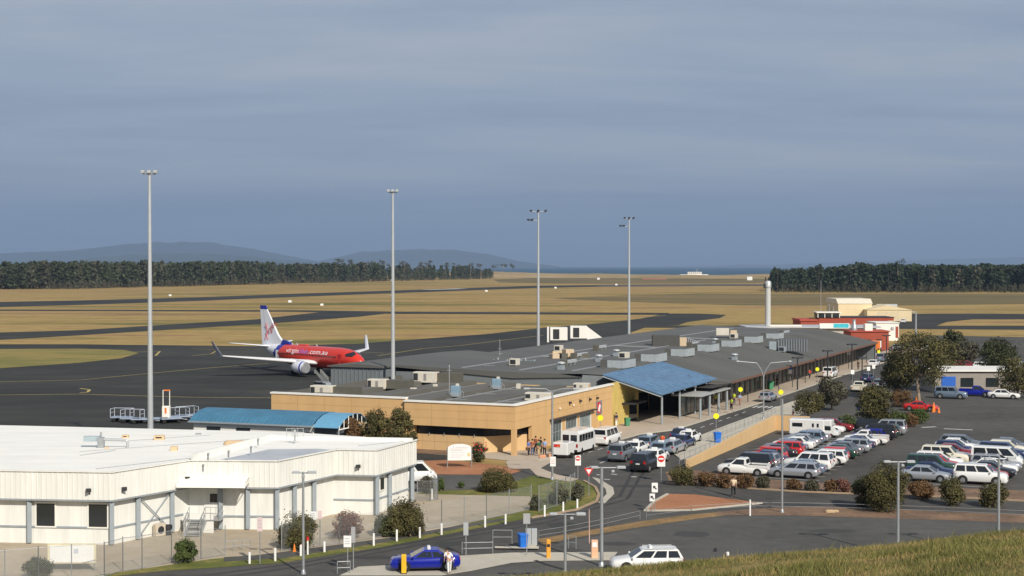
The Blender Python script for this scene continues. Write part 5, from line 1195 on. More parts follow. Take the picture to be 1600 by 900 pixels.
road_car('ute', 'bright blue', 1500, 618, 'bright blue ute by the cabin, right of the blue grey four wheel drive', rz=vdir + math.pi, group='cars beyond the orange cones')
road_car('sedan', 'white', 1545, 622, 'white sedan farthest right beyond the orange cones', rz=vdir + math.pi, group='cars beyond the orange cones')
c_ = road_car('coupe', 'red', 1414, 641, 'red low car parked behind the brown bush near the orange cones', rz=vdir + math.pi, group=None)
c_ = car('van', 'white', G(641, 754) , .1, 'small white van with dark front parked just behind the white building corner', None)
for i, (px, py, kd, cl, lb) in enumerate(((1470, 574, 'sedan', 'silver', 'silver sedan leftmost of the far row at the right'), (1492, 575, 'wagon', 'maroon', 'maroon wagon second in the far row at the right'), (1520, 577, 'hatchback', 'white', 'white hatchback third in the far row at the right'), (1548, 578, 'sedan', 'dark blue', 'dark blue sedan fourth in the far row at the right'), (1576, 580, 'four wheel drive', 'silver', 'silver four wheel drive last in the far row at the right'))):
    road_car(kd, cl, px, py, lb, rz=vdir + math.pi + .2, group='cars in the far row at the right')
# blue sedan in front with the washing pad
b = G(664, 889, .03); car('coupe', 'bright blue', b, math.pi + .10, 'glossy bright blue sedan standing on the concrete pad at the bottom', None, taxi=True)
b = G(1013, 893); w_ = car('wagon', 'white', Vector((b.x - .1, b.y + .3, .016)), math.pi + .05, 'white station wagon half hidden by the grassy brow at the bottom', None, taxi=True)
for y_ in (-.62, .62): MB().tube((-1.75, y_, 1.53), (.2, y_, 1.53), .03).build('roof_rail', GALV, w_)
# minibus
t = thing('minibus', 'white minibus with dark side windows waiting at the terminal kerb', 'minibus', ST(5.4, -5.1, .012), udir)
MB().loft([[(-3.6, -1.05, .4), (-3.6, 1.05, .4), (-3.6, 1.05, 2.3), (-3.6, .9, 2.62), (-3.6, -.9, 2.62), (-3.6, -1.05, 2.3)], [(2.6, -1.05, .4), (2.6, 1.05, .4), (2.6, 1.05, 2.3), (2.6, .9, 2.62), (2.6, -.9, 2.62), (2.6, -1.05, 2.3)], [(3.5, -1.0, .4), (3.5, 1.0, .4), (3.2, 1.0, 2.0), (3.0, .85, 2.4), (3.0, -.85, 2.4), (3.2, -1.0, 2.0)]]).build('body', PAINT['white'], t)
for s_ in (-1, 1):
    for i in range(5): MB().bb(-3.3 + i * 1.15, -2.3 + i * 1.15, s_ * 1.05, s_ * 1.07, 1.45, 2.2).build('side_window', CGLASS, t)
    for x in (-2.2, 2.3): MB().lathe([(.1, -.12), (.38, -.12), (.38, .12), (.1, .12)], c=(x, s_ * .95, .38), n=14, axis='y').build('wheel', TYRE, t)
    MB().bevbox((-3.62, s_ * .85, 1.05), (.06, .22, .35), b=.02).build('tail_light', LENSR, t); MB().bb(-3.63, -3.6, s_ * .1, s_ * .85, 1.5, 2.2).build('rear_window', CGLASS, t)
MB().add([(3.48, -.85, 1.3), (3.48, .85, 1.3), (3.24, .85, 2.15), (3.24, -.85, 2.15)], [(0, 1, 2, 3)]).build('windscreen', CGLASS, t); MB().bb(-3.7, -3.6, -.9, .9, .42, .6).build('bumper', BLACKP, t)
t.scale = (.74, .95, .98)
t = thing('box_trailer', 'white enclosed luggage trailer with a red and orange badge behind the minibus', 'trailer', ST(.6, -5.2, .012), udir)
MB().bevbox((0, 0, 1.05), (2.0, 1.7, 1.25), b=.06).build('box', PAINT['white'], t); MB().path([(1, 0, .5), (1.9, 0, .5)], .05).build('drawbar', GALV, t)
MB().bb(-1.03, -1.005, -.05, .65, 1.2, 1.5).build('badge', SIGNRED, t); MB().bb(-1.035, -1.03, -.0, .3, 1.22, 1.34).build('badge_stripe', ORANGE, t)
for s_ in (-1, 1): MB().lathe([(.1, -.1), (.3, -.1), (.3, .1), (.1, .1)], c=(0, s_ * .9, .3), n=14, axis='y').build('wheel', TYRE, t)
# far machine
t = thing('loader_truck', 'orange and white truck by the far end of the terminal', 'truck', G(1367, 549), udir); MB().bevbox((-.5, 0, 1.5), (3.4, 2.0, 1.9)).build('body', ORANGE, t); MB().bevbox((2.2, 0, 1.4), (1.5, 2, 2.0)).build('cab', WHITE, t); MB().bb(2.9, 2.97, -.8, .8, 1.5, 2.2).build('window', CGLASS, t)
for x in (-1.3, 1.9):
    for s_ in (-1, 1): MB().lathe([(.1, -.15), (.45, -.15), (.45, .15), (.1, .15)], c=(x, s_ * .95, .45), n=14, axis='y').build('wheel', TYRE, t)
# ------------------------------------------------------------------ plants
def leaves(mb, blobs, n, size, rr, clumps=16, spread=.36, flat=1.0, tri=False):
    tot = sum((b[3] * b[4] * b[5]) ** (2 / 3) for b in blobs)
    for b in blobs:
        nb = max(8, int(n * (b[3] * b[4] * b[5]) ** (2 / 3) / tot)); cl = []
        for _ in range(clumps):
            while True:
                v = Vector((rr.gauss(0, 1), rr.gauss(0, 1), rr.gauss(0, 1)))
                if v.length > .1: break
            v.normalize(); v *= rr.uniform(.45, 1.0) ** .5
            cl.append((v, rr.choice((0, 1, 1, 1, 2, 2)), rr.uniform(.6, 1.3)))
        for i in range(nb):
            v, mi, sp = cl[rr.randrange(len(cl))]
            p = v + Vector((rr.gauss(0, 1), rr.gauss(0, 1), rr.gauss(0, 1) * .8)) * spread * sp
            if p.length > 1.15: p = p.normalized() * (rr.uniform(.85, 1.15) if rr.random() < .8 else rr.uniform(1.1, 1.42))
            q = Vector((b[0] + p.x * b[3], b[1] + p.y * b[4], max(.03, b[2] + p.z * b[5])))
            s = size * rr.uniform(.6, 1.4)
            nrm = (p + Vector((rr.gauss(0, .7), rr.gauss(0, .7), rr.gauss(0, .7) + .35))).normalized()
            a = nrm.orthogonal().normalized(); a.rotate(Matrix.Rotation(rr.uniform(0, 6.28), 3, nrm)); c = nrm.cross(a)
            mj = mi if rr.random() < .8 else rr.choice((0, 1, 2))
            if tri: mb.add([q - a * s * .6, q + a * s * .6, q + c * s * flat], [(0, 1, 2)], mj)
            else: mb.add([q - a * s * .5, q + c * s * .32 * flat, q + a * s * .5, q - c * s * .32 * flat], [(0, 1, 2, 3)], mj)
    return mb
def plant(name, label, cat, px, base_y, top_y, w_px, mats, n=2600, size=.16, trunk=.3, kind='bush', seed=0, group=None, depth=.9, bark=BARK, base=None):
    b = base or G(px, base_y); k = ppm(b.y); h = (base_y - top_y) / k if base is None else top_y; w_ = w_px / k if base is None else w_px
    n = int(n * (2.2 if kind == 'tree' else 1.6)); size *= 1.15 if kind == 'tree' else 1.0
    rr = random.Random(seed * 77 + int(px)); t = thing(name, label, cat, b, rr.uniform(-.3, .3), group)
    blobs = []; r = w_ / 2
    z0 = h * trunk
    if kind == 'bush':
        blobs.append((0, 0, z0 + (h - z0) * .45, r * .72, r * depth * .72, (h - z0) * .50))
        for i in range(8):
            a = i * 2.4 + rr.random(); q = rr.uniform(.35, .62) * r; zz_ = z0 + (h - z0) * rr.uniform(.10, .70); br = rr.uniform(.30, .46) * r
            blobs.append((math.cos(a) * q, math.sin(a) * q * depth, min(zz_, h - br * .8), br, br * depth, br * .85))
    else:
        for i in range(13):
            a = i * 2.4 + rr.random() * .8; f_ = (i + .5) / 13; q = r * (.22 + .46 * math.sin(math.pi * min(1, f_ * .85 + .12))) * rr.uniform(.6, 1.15)
            br = r * rr.uniform(.34, .52); blobs.append((math.cos(a) * q, math.sin(a) * q * depth, z0 + (h - z0) * (.1 + .82 * f_), br, br, br * rr.uniform(.7, 1.0)))
    tr = MB(); nst = 3 if kind == 'bush' else 1
    for s_ in range(nst):
        o_ = Vector((rr.uniform(-.25, .25) * r * (nst > 1), rr.uniform(-.2, .2) * r * (nst > 1), 0)); rad = max(.04, h * .022)
        p1 = o_ * .6 + Vector((rr.uniform(-.1, .1) * r, 0, z0 + (h - z0) * .25)); tr.tube(o_, p1, rad * 1.3, rad * .8, n=7)
        for bl in blobs[:: (2 if nst > 1 else 1)]: tr.tube(p1 if rr.random() < .6 else o_.lerp(p1, .8), (bl[0] * .9, bl[1] * .9, bl[2]), rad * .55, rad * .15, n=5)
    tr.build('trunk', bark, t)
    leaves(MB(), blobs, n, size, rr, tri=False).build('crown', mats, t)
    return t
plant('tree', 'round topped tree in front of the cabin at the right edge', 'tree', 1590, 622, 566, 66, OLIVE, 2600, .24, .2, 'tree', seed=62)
plant('tree', 'small grey green tree behind the parked cars at the far right', 'tree', 1508, 566, 536, 44, GREYG, 2200, .30, .15, 'tree', seed=66)
plant('tree', 'dark tree beside the far road right of the gum trees', 'tree', 1488, 545, 518, 34, DKG, 1800, .36, .12, 'tree', seed=67)
plant('shrub', 'olive yellow round tree beside the railing at the end of the tan wall', 'tree', 1264, 655, 609, 58, OLIVE, 3200, .20, .25, seed=1)
plant('tree', 'grey green tree behind the olive yellow tree', 'tree', 1299, 641, 593, 50, GREYG, 3000, .22, .2, 'tree', seed=2)
plant('tree', 'dark green tree beside the blue sign at the top of the car park', 'tree', 1364, 668, 602, 66, OLIVE, 4200, .20, .12, 'tree', seed=3)
plant('gum_tree', 'tallest gum tree with pale leaning trunk right of the terminal road', 'tree', 1436, 628, 524, 96, OLIVE, 4300, .24, .30, 'tree', seed=4, bark=BARKP)
plant('gum_tree', 'lower dark gum tree just left of the tallest gum tree', 'tree', 1400, 622, 553, 54, OLIVE, 2900, .24, .18, 'tree', seed=5, bark=BARKP)
plant('gum_tree', 'dark gum tree behind the tallest one at the right', 'tree', 1472, 600, 533, 62, OLIVE, 2800, .26, .15, 'tree', seed=6, bark=BARKP)
plant('gum_tree', 'gum tree at the right edge beyond the cabin', 'tree', 1560, 585, 535, 70, DKG, 3500, .28, .15, 'tree', seed=61, bark=BARKP)
plant('shrub', 'brown dry shrub at the foot of the gum trees', 'bush', 1407, 636, 606, 40, BROWNL, 1600, .2, .05, seed=7)
plant('bush', 'biggest dark bush on the mulch bed in front of the car park', 'bush', 1383, 799, 722, 82, OLIVE, 11000, .13, .04, 'bush', seed=8)
plant('bush', 'low lobe of dark bush growing on the left of the biggest bush', 'bush', 1349, 792, 742, 44, DKG, 4500, .13, .04, 'bush', seed=81)
plant('bush', 'brown green bush right of the biggest bush', 'bush', 1441, 780, 750, 46, BROWNL, 3500, .14, .04, seed=9)
plant('bush', 'dark brown bush at the right end of the hedge line', 'bush', 1487, 790, 742, 44, OLIVE, 3500, .14, .04, seed=91)
plant('bush', 'olive bush beyond the right end of the hedge line', 'bush', 1550, 792, 752, 52, OLIVE, 3500, .14, .04, seed=92)
plant('bush', 'clipped low green hedge behind the parked cars', 'hedge', 1322, 672, 647, 42, BRIGHT, 2000, .16, .02, seed=10)
plant('bush', 'low bright green hedge right of the blue sign', 'hedge', 1400, 668, 640, 44, BRIGHT, 2200, .16, .02, seed=11)
plant('bush', 'bright green hedge below the orange car', 'hedge', 1436, 662, 636, 36, BRIGHT, 1800, .16, .02, seed=12)
plant('bush', 'round reddish brown bush in front of the bright green hedge', 'bush', 1419, 667, 643, 36, BROWNL, 2200, .14, .02, seed=13)
plant('bush', 'dark leafy bush beside the white signs at the far terminal end', 'bush', 1344, 533, 521, 20, DKG, 900, .4, .05, seed=14)
# hedge of separate shrubs
hs = [(1068, 758, 726, 50, OLIVE, 'dark green shrub at the left end of the hedge by the no entry sign'), (1104, 760, 735, 34, BROWNL, 'brown shrub second from the left in the hedge'), (1132, 762, 737, 32, BROWNL, 'brown shrub left of the walking man'), (1166, 763, 738, 32, BROWNL, 'brown shrub right of the walking man'),
      (1192, 764, 742, 28, GREYG, 'thin greyish shrub in front of the white ute tray'), (1240, 766, 748, 26, BROWNL, 'sparse brown shrub just right of the tall light pole'), (1268, 768, 748, 28, GREYG, 'sparse grey brown shrub in front of the silver wagon'), (1298, 769, 748, 26, BROWNL, 'brown shrub left of the biggest bush'), (1318, 770, 747, 26, REDL, 'reddish shrub touching the biggest bush')]
for i, (px, by, ty, w_, mt, lb) in enumerate(hs): plant('hedge_shrub', lb, 'shrub', px, by, ty, w_, mt, 1700 if i else 3200, .13, .08, seed=20 + i, group='shrubs in the hedge of the car park')
for i, (px, by, ty, w_, lb) in enumerate(((590, 724, 643, 60, 'middle of the three dark bushes against the tan terminal front'), (626, 724, 640, 58, 'right and tallest of the three dark bushes against the tan terminal front'), (553, 724, 655, 44, 'left brownish bush beside the blue roofed building'))):
    plant('tall_bush', lb, 'bush', px, by, ty, w_, OLIVE if i < 2 else BROWNL, 4200, .17, .1, 'tree', seed=40 + i, group='bushes before the terminal front')
t = plant('rose_bush', 'green bush with red flowers right of the white arched sign', 'bush', 749, 722, 690, 28, DKG, 1800, .15, .05, seed=50)
mb = MB(); rr = random.Random(5)
for i in range(16): mb.lathe([(.01, -.08), (.09, 0), (.01, .08)], c=(rr.uniform(-.7, .7), -.55 + rr.uniform(-.2, .2), rr.uniform(1.2, 2.1)), n=6)
mb.build('blossom', SIGNRED, t)
plant('bush', 'round olive bush on the grass left of the chain fence corner', 'bush', 776, 769, 729, 64, OLIVE, 6500, .13, .03, seed=51)
plant('bush', 'grey green bush seen behind the fence by the white van', 'bush', 668, 770, 742, 36, GREYG, 1600, .14, .03, seed=52)
plant('bush', 'small green bush right of the white van fence', 'bush', 688, 768, 744, 16, BRIGHT, 900, .13, .03, seed=53)
plant('bush', 'tiny yellow green bush alone on the driveway edge', 'bush', 721, 763, 751, 13, BRIGHT, 500, .10, .03, seed=54)
plant('bush', 'round dark bush behind the left light pole and traffic cones', 'bush', 461, 856, 798, 78, OLIVE, 9000, .12, .03, seed=55)
plant('bush', 'plum brown twiggy bush between the two dark bushes', 'bush', 543, 842, 797, 58, REDL, 2600, .12, .06, seed=56)
plant('bush', 'widest dark green bush on the verge in front of the white building', 'bush', 633, 838, 776, 72, OLIVE, 9500, .12, .03, seed=57)
plant('bush', 'low green lobe of bush left of the widest verge bush', 'bush', 598, 838, 802, 36, DKG, 3200, .12, .03, seed=58)
plant('bush', 'rough green weed bush by the fence posts in front of the white building', 'bush', 291, 880, 840, 40, BRIGHT, 3200, .11, .02, seed=59)
plant('bush', 'grassy green bush inside the chain fence corner', 'bush', 872, 788, 752, 40, SCRUB, 2600, .12, .02, seed=60)
plant('bush', 'low scrubby bush right end of the chain fence corner', 'bush', 903, 782, 748, 26, SCRUB, 2000, .12, .02, seed=63)
plant('bush', 'small rough bush at the left foot of the chain fence corner', 'bush', 836, 798, 772, 22, SCRUB, 1200, .12, .02, seed=64)
plant('bush', 'dry low bush in the far left of the gravel yard', 'bush', 60, 905, 868, 50, SCRUB, 2500, .12, .02, seed=65)
# far woods: one mass each, plus single trees that stand out

WBARK = M('wood_trunk', (.055, .045, .035), .9)
WOODB = leafset('woodland_grey', (.070, .070, .045), (.8, 1, 1.15))
def wood(name, label, fn, n, mats, bark, hfun, seed, lean=1.0, tall=0.):
    rr = random.Random(seed); mb = MB()
    for i in range(n):
        p, h = fn(rr, i)
        r = h * rr.uniform(.13, .24); k = 60; mi0 = rr.choice((0, 1, 1, 2)) + (4 if rr.random() < (.22 if mats is not PINE else .06) else 0)
        mb.tube(p, p + Vector((0, 0, h * .8)), h * .014, h * .006, n=4, m=3, smooth=False, cap=False)
        z0 = rr.uniform(.02, .16)
        for j in range(int(k * (1 - z0) * 1.6)):
            f_ = rr.random() ** .8; zz_ = h * (z0 + (1 - z0) * f_); q = r * (1.25 - f_ * .95) * rr.uniform(.3, 1.1); a = rr.uniform(0, 6.28)
            c = p + Vector((q * math.cos(a), q * math.sin(a), zz_)); s = h * rr.uniform(.04, .09)
            nn = Vector((rr.gauss(0, 1), rr.gauss(0, 1) - .3, rr.gauss(.4, .8))).normalized(); u_ = nn.orthogonal().normalized(); u_.rotate(Matrix.Rotation(rr.uniform(0, 6.28), 3, nn)); w_ = nn.cross(u_)
            mb.add([c - u_ * s, c + w_ * s * .7, c + u_ * s, c - w_ * s * .7], [(0, 1, 2, 3)], mi0 if rr.random() < .75 else rr.randrange(3) + (4 if mi0 > 3 else 0))
    o = mb.build(name, mats + [bark] + (WOODB if mats is not GREYG else SCRUB)); o['kind'] = 'stuff'; tag(o, label, 'wood'); return o
WOODL = leafset('woodland', (.044, .056, .028), (.78, 1, 1.2))
def left_wood(rr, i):
    px = rr.uniform(-190, 770); f_ = (px - 125) / 635
    by = 451 - 15.5 * max(0, f_) + (0 if px > 125 else (125 - px) * .01); back = rr.random() ** 1.6 * 260
    b = G(px, by); p = Vector((b.x * (1 + back / b.y), b.y + back, 0))
    top = 409 if px < 430 else (412 if px < 640 else 416)
    h = hgt(p, top + rr.uniform(-1, 7) + 4 * noise.noise(Vector((px * .02, 0, 3)))) * (.62 if rr.random() < .22 else 1)
    if px > 740: h *= .8
    return p, max(8, h)
wood('far_wood', 'long dark wood across the left behind the airfield', left_wood, 1500, WOODL, WBARK, None, 3)
def left_edge(rr, i):
    px = rr.uniform(-190, 770); f_ = (px - 125) / 635; b = G(px, 451.5 - 15.3 * max(0, f_)); return b, rr.uniform(3.5, 8)
wood('wood_edge_scrub', 'pale scrub along the foot of the long dark wood', left_edge, 500, GREYG, BARKP, None, 4)
def right_wood(rr, i):
    px = 1203 + rr.random() ** .9 * 560; back = rr.random() ** 1.5 * 220; b = G(px, 456); p = Vector((b.x * (1 + back / b.y), b.y + back, 0))
    top = 424 - 9 * min(1, (px - 1195) / 150); return p, max(8, hgt(p, top + rr.uniform(-2, 6) + 5 * noise.noise(Vector((px * .025, 0, 7)))))
wood('far_wood', 'dense dark pine wood across the right behind the hangars', right_wood, 1000, PINE, WBARK, None, 5)
def right_edge(rr, i):
    px = 1210 + rr.random() * 560; b = G(px, 457.5); return b, rr.uniform(2.5, 7)
wood('wood_edge_scrub', 'brownish scrub along the foot of the right pine wood', right_edge, 260, GREYG, BARK, None, 6)
def skytree(px, by, ty, seed, label, w_=.22, mats=GREYG, grp='tall gum trees above the left wood', bark=BARKP):
    b = G(px, by); h = hgt(b, ty); rr = random.Random(seed); t = thing('gum_tree', label, 'tree', b, 0, grp)
    MB().tube((0, 0, 0), (rr.uniform(-1, 1), 0, h * .85), h * .013, h * .007, n=6).build('trunk', bark, t)
    bl = [(rr.uniform(-1, 1) * h * w_ * .8, rr.uniform(-1, 1) * h * w_ * .5, h * rr.uniform(.72, .93), h * w_ * .42, h * w_ * .42, h * .07) for _ in range(6)]
    leaves(MB(), bl, 420, h * .035, rr, clumps=6).build('crown', mats, t)
pos = ['far left of them', 'second from the left', 'third from the left', 'left of the second mast', 'just left of the second mast', 'right of the second mast', 'at a notch in the skyline', 'with a thin crown', 'with a wide flat crown', 'above the middle of the gap', 'beside the clearing', 'third from the right end', 'second from the right end', 'rightmost, standing alone on the dune']
for i, px in enumerate((533, 552, 581, 601, 632, 660, 668, 697, 712, 735, 751, 773, 786, 799)):
    skytree(px, 440 - (px - 520) * .018, 402 + (px - 520) * .03 + (i % 3) * 1.2, 100 + i, 'tall gum tree above the left wood, ' + pos[i], w_=.25)
skytree(1404, 455.5, 401, 200, 'single tall gum tree rising above the right pine wood', .20, PINE, None)
for i in range(5):
    skytree(1215 + i * 55 + (i % 2) * 9, 456, 413 - (i % 2) * 2, 210 + i, 'slightly taller pine in the right wood, %s from its left end' % ordn[i], .15, PINE, 'taller pines of the right wood', WBARK)

# ------------------------------------------------------------------ masts, poles, signs
def mast(label, b, top, heads, second=False):
    t = thing('floodlight_mast', label, 'light mast', b, 0, 'tall floodlight masts along the apron')
    MB().tube((0, 0, 0), (0, 0, top), .32, .14, n=14).build('pole', MAST, t); MB().lathe([(.5, 0), (.5, .08), (.34, .1)], n=12).build('base_flange', GALV, t)
    mb = MB().tube((-heads, 0, top - .1), (heads, 0, top - .1), .07)
    mb.build('crossarm', MAST, t)
    n = max(3, int(heads * 2.2))
    for i in range(n):
        x = -heads + i * 2 * heads / (n - 1); MB().bevbox((x, -.15, top + .12), (.42, .55, .28), b=.05).build('flood_lamp', MAST if not second else DARKM, t)
    if second:
        MB().tube((-1.8, 0, top - 1.6), (0, 0, top - 1.6), .06).build('crossarm', MAST, t)
        for x in (-1.75, -1.1): MB().bevbox((x, -.15, top - 1.45), (.5, .5, .28), b=.05).build('flood_lamp', DARKM, t)
    return t
mast('nearest and tallest looking floodlight mast, at the left by the carts', Vector((-36.9, 150, 0)), 29.5, .65)
mast('second floodlight mast, in front of the grey hall', Vector((-15.5, 191.5, 0)), 29.7, .55)
mast('third floodlight mast with double lamp rows left of the white boarding bridges', Vector((4.6, 257.5, 0)), 29.6, 1.3, True)
mast('farthest floodlight mast with double lamp rows, right of the boarding bridges', Vector((23.5, 295.5, 0)), 29.6, .9, True)
def lamp_pole(label, px, base_y, top_y, left, right, r=.075, z=None, grp='grey street lamps', arm_h=0, base=None):
    b = base or G(px, base_y); h = hgt(b, top_y); gz = hill(b.x, b.y) if b.y < 76 else 0
    t = thing('street_lamp', label, 'street lamp', Vector((b.x, b.y, gz)), 0, grp); h -= gz
    MB().tube((0, 0, 0), (0, 0, h), r * 1.25, r, n=10).lathe([(r * 2.4, 0), (r * 2.4, .05), (r * 1.3, .3)], n=10).build('pole', GALV, t)
    if left or right: MB().tube((-left, 0, h - .06), (right, 0, h - .06), r * .5).build('arm', GALV, t)
    if right: MB().bevbox((right + .1, 0, h - .02), (.6, .32, .16), b=.05).build('lamp', MAST, t); MB().bevbox((right - .45, 0, h - .28), (.2, .2, .14), b=.03).build('sensor', MAST, t)
    if left: MB().bevbox((-left - .02, 0, h - .02), (.5, .28, .14), b=.05).build('lamp', MAST, t)
    return t
lamp_pole('grey street lamp rising from the bottom edge in front of the dark round bush', 474, 897, 738, .45, .45)
lamp_pole('thick grey street lamp beside the orange ticket machine, arms to both sides', 940, 885, 730, .45, 1.2, .10)
lamp_pole('short looking grey lamp with a wide T arm rising behind the grass brow', 883, 930, 803, .7, .85)
lamp_pole('grey street lamp with arm to both sides standing before the biggest bush', 1403, 869, 721, .75, .75, .085)
t = lamp_pole('tall thin pole in front of the car park, no arm', 1222, 801, 624, 0, 0, .075)
t = lamp_pole('tall thin pole with Y shaped double lamps in front of the tan side wall', 863, 750, 614, 0, 0, .085)
hh = hgt(G(863, 750), 614); MB().path([(0, 0, hh), (-.6, .2, hh + .35), (-2.2, .2, hh + .4)], .05).path([(0, 0, hh), (.6, -.1, hh + .35), (2.0, -.2, hh + .4)], .05).build('arm', GALV, t); 
for x in (-2.4, 2.2): MB().bevbox((x, .2 if x < 0 else -.2, hh + .4), (.6, .3, .14), b=.05).build('lamp', MAST, t)
t = lamp_pole('silver double armed street lamp in front of the terminal glass', 1193, 655, 590, 0, 0, .09)
hh = hgt(G(1193, 655), 590); MB().path([(0, 0, hh), (-.25, 0, hh + .9), (-.9, 0, hh + 1.9), (-3.2, 0, hh + 2.1)], .06).path([(0, 0, hh), (.25, 0, hh + .9), (.9, 0, hh + 1.9), (3.2, 0, hh + 2.1)], .06).build('arm', GALV, t)
for x in (-3.4, 3.4): MB().lathe([(.1, 0), (.32, .08), (.2, .2), (.02, .24)], c=(x, 0, hh + 2.0), n=10).build('lamp', MAST, t)
t = thing('street_lamp', 'grey lamp pole far right beside the white shed', 'street lamp', G(1431, 531), 0, 'grey street lamps'); MB().tube((0, 0, 0), (0, 0, 7.6), .3, .2).build('pole', GALV, t); MB().tube((-1.3, 0, 7.6), (0, 0, 7.5), .1).build('arm', GALV, t)
lamp_pole('grey street lamp right of the car park at the right edge', 1560, 870, 716, .75, .75, .085)
def blackpole(label, px, by, ty):
    b = G(px, by); h = hgt(b, ty); t = thing('black_lamp_post', label, 'lamp post', b, .2, 'black lamp posts along the terminal kerb')
    MB().tube((0, 0, 0), (0, 0, h), .13, .1).build('pole', DARKM, t); MB().bevbox((0, 0, h + .1), (1.7, .9, .22), b=.06).build('lamp_head', DARKM, t); MB().bb(-.25, .25, -.25, .25, 0, .1).build('base', DARKM, t)
blackpole('black flat headed lamp post nearest us on the terminal kerb', 1246, 610, 560); blackpole('black flat headed lamp post behind the white van', 1293, 597, 549); blackpole('black flat headed lamp post next to the cream ute', 1331, 593, 539); blackpole('farthest black flat headed lamp post', 1385, 558, 525)
blackpole('slim black post just beyond the third black lamp post', 1347, 590, 560)
def sign(label, px, by, ty, shape, w_, h_, faces, text=None, grp=None, cat='sign', two=None, tcol=None):
    b = G(px, by); t = thing('road_sign', label, cat, b, 0, grp); H_ = hgt(b, ty)
    MB().tube((0, .05, 0), (0, .05, H_ - .05), .035, n=8).build('post', GALV, t)
    if shape == 'disc': MB().lathe([(w_ / 2, -.015), (w_ / 2, .015)], c=(0, -.01, H_ - w_ / 2), n=24, axis='y', smooth=False).build('sign_face', faces, t)
    elif shape == 'tri':
        c = H_ - w_ * .45; mb = MB(); s = w_ / 2
        mb.extr([(-s, s * .8), (s, s * .8), (0, -s * .95)], (0, -.03, c), (1, 0, 0), (0, 0, 1), (0, 1, 0), .03); mb.build('sign_face', SIGNRED, t)
        s *= .55; MB().extr([(-s, s * .8), (s, s * .8), (0, -s * .95)], (0, -.038, c + .03), (1, 0, 0), (0, 0, 1), (0, 1, 0), .006).build('white_centre', SIGNW, t)
    else:
        MB().bb(-w_ / 2, w_ / 2, -.03, 0, H_ - h_, H_).build('sign_face', faces, t)
    if two == 'noentry':
        MB().lathe([(w_ * .42, -.006), (w_ * .42, .006)], c=(0, -.042, H_ - w_ * .5), n=24, axis='y', smooth=False).build('red_disc', SIGNRED, t)
        MB().bb(-w_ * .3, w_ * .3, -.062, -.05, H_ - w_ * .5 - .07, H_ - w_ * .5 + .07).build('white_bar', SIGNW, t)
    if two == 'lines':
        mb = MB()
        for i in range(3): mb.bb(-w_ * .35, w_ * .3, -.036, -.031, H_ - h_ * (.25 + .22 * i) - .02, H_ - h_ * (.25 + .22 * i) + .02)
        mb.build('lettering_line', tcol or M('faded_grey', (.4, .4, .42), .6), t)
    if two == 'arrow':
        MB().extr([(-.05, -.2), (.05, -.2), (.05, .02), (.16, .02), (0, .2), (-.16, .02), (-.05, .02)], (0, -.04, H_ - h_ / 2), (.7, 0, .7), (-.7, 0, .7), (0, 1, 0), .008).build('black_arrow', BLACKP, t)
    if text: text_part('lettering', text, .3, t, (0, -.07, H_ - (w_ if shape == 'tri' else h_) * .5), (math.pi / 2, 0, 0), tcol or SIGNW, width=w_ * .7)
    return t
for px, by, ty, lb in ((938, 684, 649, 'yellow round crossing sign in front of the tan side wall below the red sign'), (1119, 688, 646, 'yellow round crossing sign above the blue bin'), (1157, 640, 605, 'yellow round crossing sign beside the people in vests'), (1220, 652, 609, 'yellow round crossing sign left of the olive tree'), (1277, 598, 574, 'yellow round crossing sign left of the kerb van'), (1373, 565, 547, 'farthest yellow round sign near the gum tree top')):
    sign(lb, px, by, ty, 'disc', .66, .8, YELSIGN, grp='yellow round signs along the terminal road')
sign('no entry sign on a white board at the corner by the minibus trailer', 903, 748, 712, 'rect', .55, .95, SIGNW, two='noentry')
sign('no entry sign on a white board at the left end of the hedge', 1033, 753, 711, 'rect', .75, 1.1, SIGNW, two='noentry')
sign('red and white give way triangle beside the kerb island', 920, 775, 731, 'tri', .85, .8, SIGNRED)
sign('white sign with black arrow on the red gravel island, the upper one', 1023, 797, 755, 'rect', .5, .78, SIGNW, two='arrow')
sign('small white sign board on the low post left of the red gravel island', 1019, 800, 772, 'rect', .42, .62, SIGNW, two='arrow')
sign('grey backed sign with two white caps beside the near road', 728, 868, 817, 'rect', .34, .9, MAST)
sign('white notice on a post by the near road, left of the blue sedan', 543, 894, 838, 'rect', .5, .75, SIGNW, two='lines')
sign('grey sign back on the pole right of the white notice', 552, 892, 824, 'rect', .28, 1.05, M('sign_back', (.35, .35, .36), .6))
sign('grey sign back on a tall thin post above the grey cabinets', 823, 868, 803, 'rect', .48, .72, M('sign_back', (.35, .35, .36), .6))
sign('pale pink notice on a post in front of the steps', 406, 882, 809, 'rect', .35, .95, M('pink_face', (.66, .52, .52), .6), two='lines')
sign('white notice board fixed at the verge behind the left lamp', 489, 852, 800, 'rect', .5, .62, SIGNW, two='lines')
sign('small white sign with red dot right of the verge notice board', 500, 852, 799, 'rect', .28, .6, M('pink_face', (.66, .52, .52), .6))
sign('white parking notice fixed low on the double lamp pole by the trailer', 864, 752, 714, 'rect', .52, .9, SIGNW, two='lines', tcol=M('tail_pink', (.55, .22, .24)))
sign('blue direction sign on two posts beside the dark green tree', 1346, 668, 636, 'rect', 1.0, .28, SIGNBLUE)
t = sign('blue and white board standing at the terminal glass', 1235, 600, 571, 'rect', .75, 1.4, SIGNW)
b = G(1235, 600); MB().bb(-.36, .36, -.045, -.032, 0, .7).build('blue_panel', SIGNBLUE, t, (0, 0, hgt(b, 571) - .72))
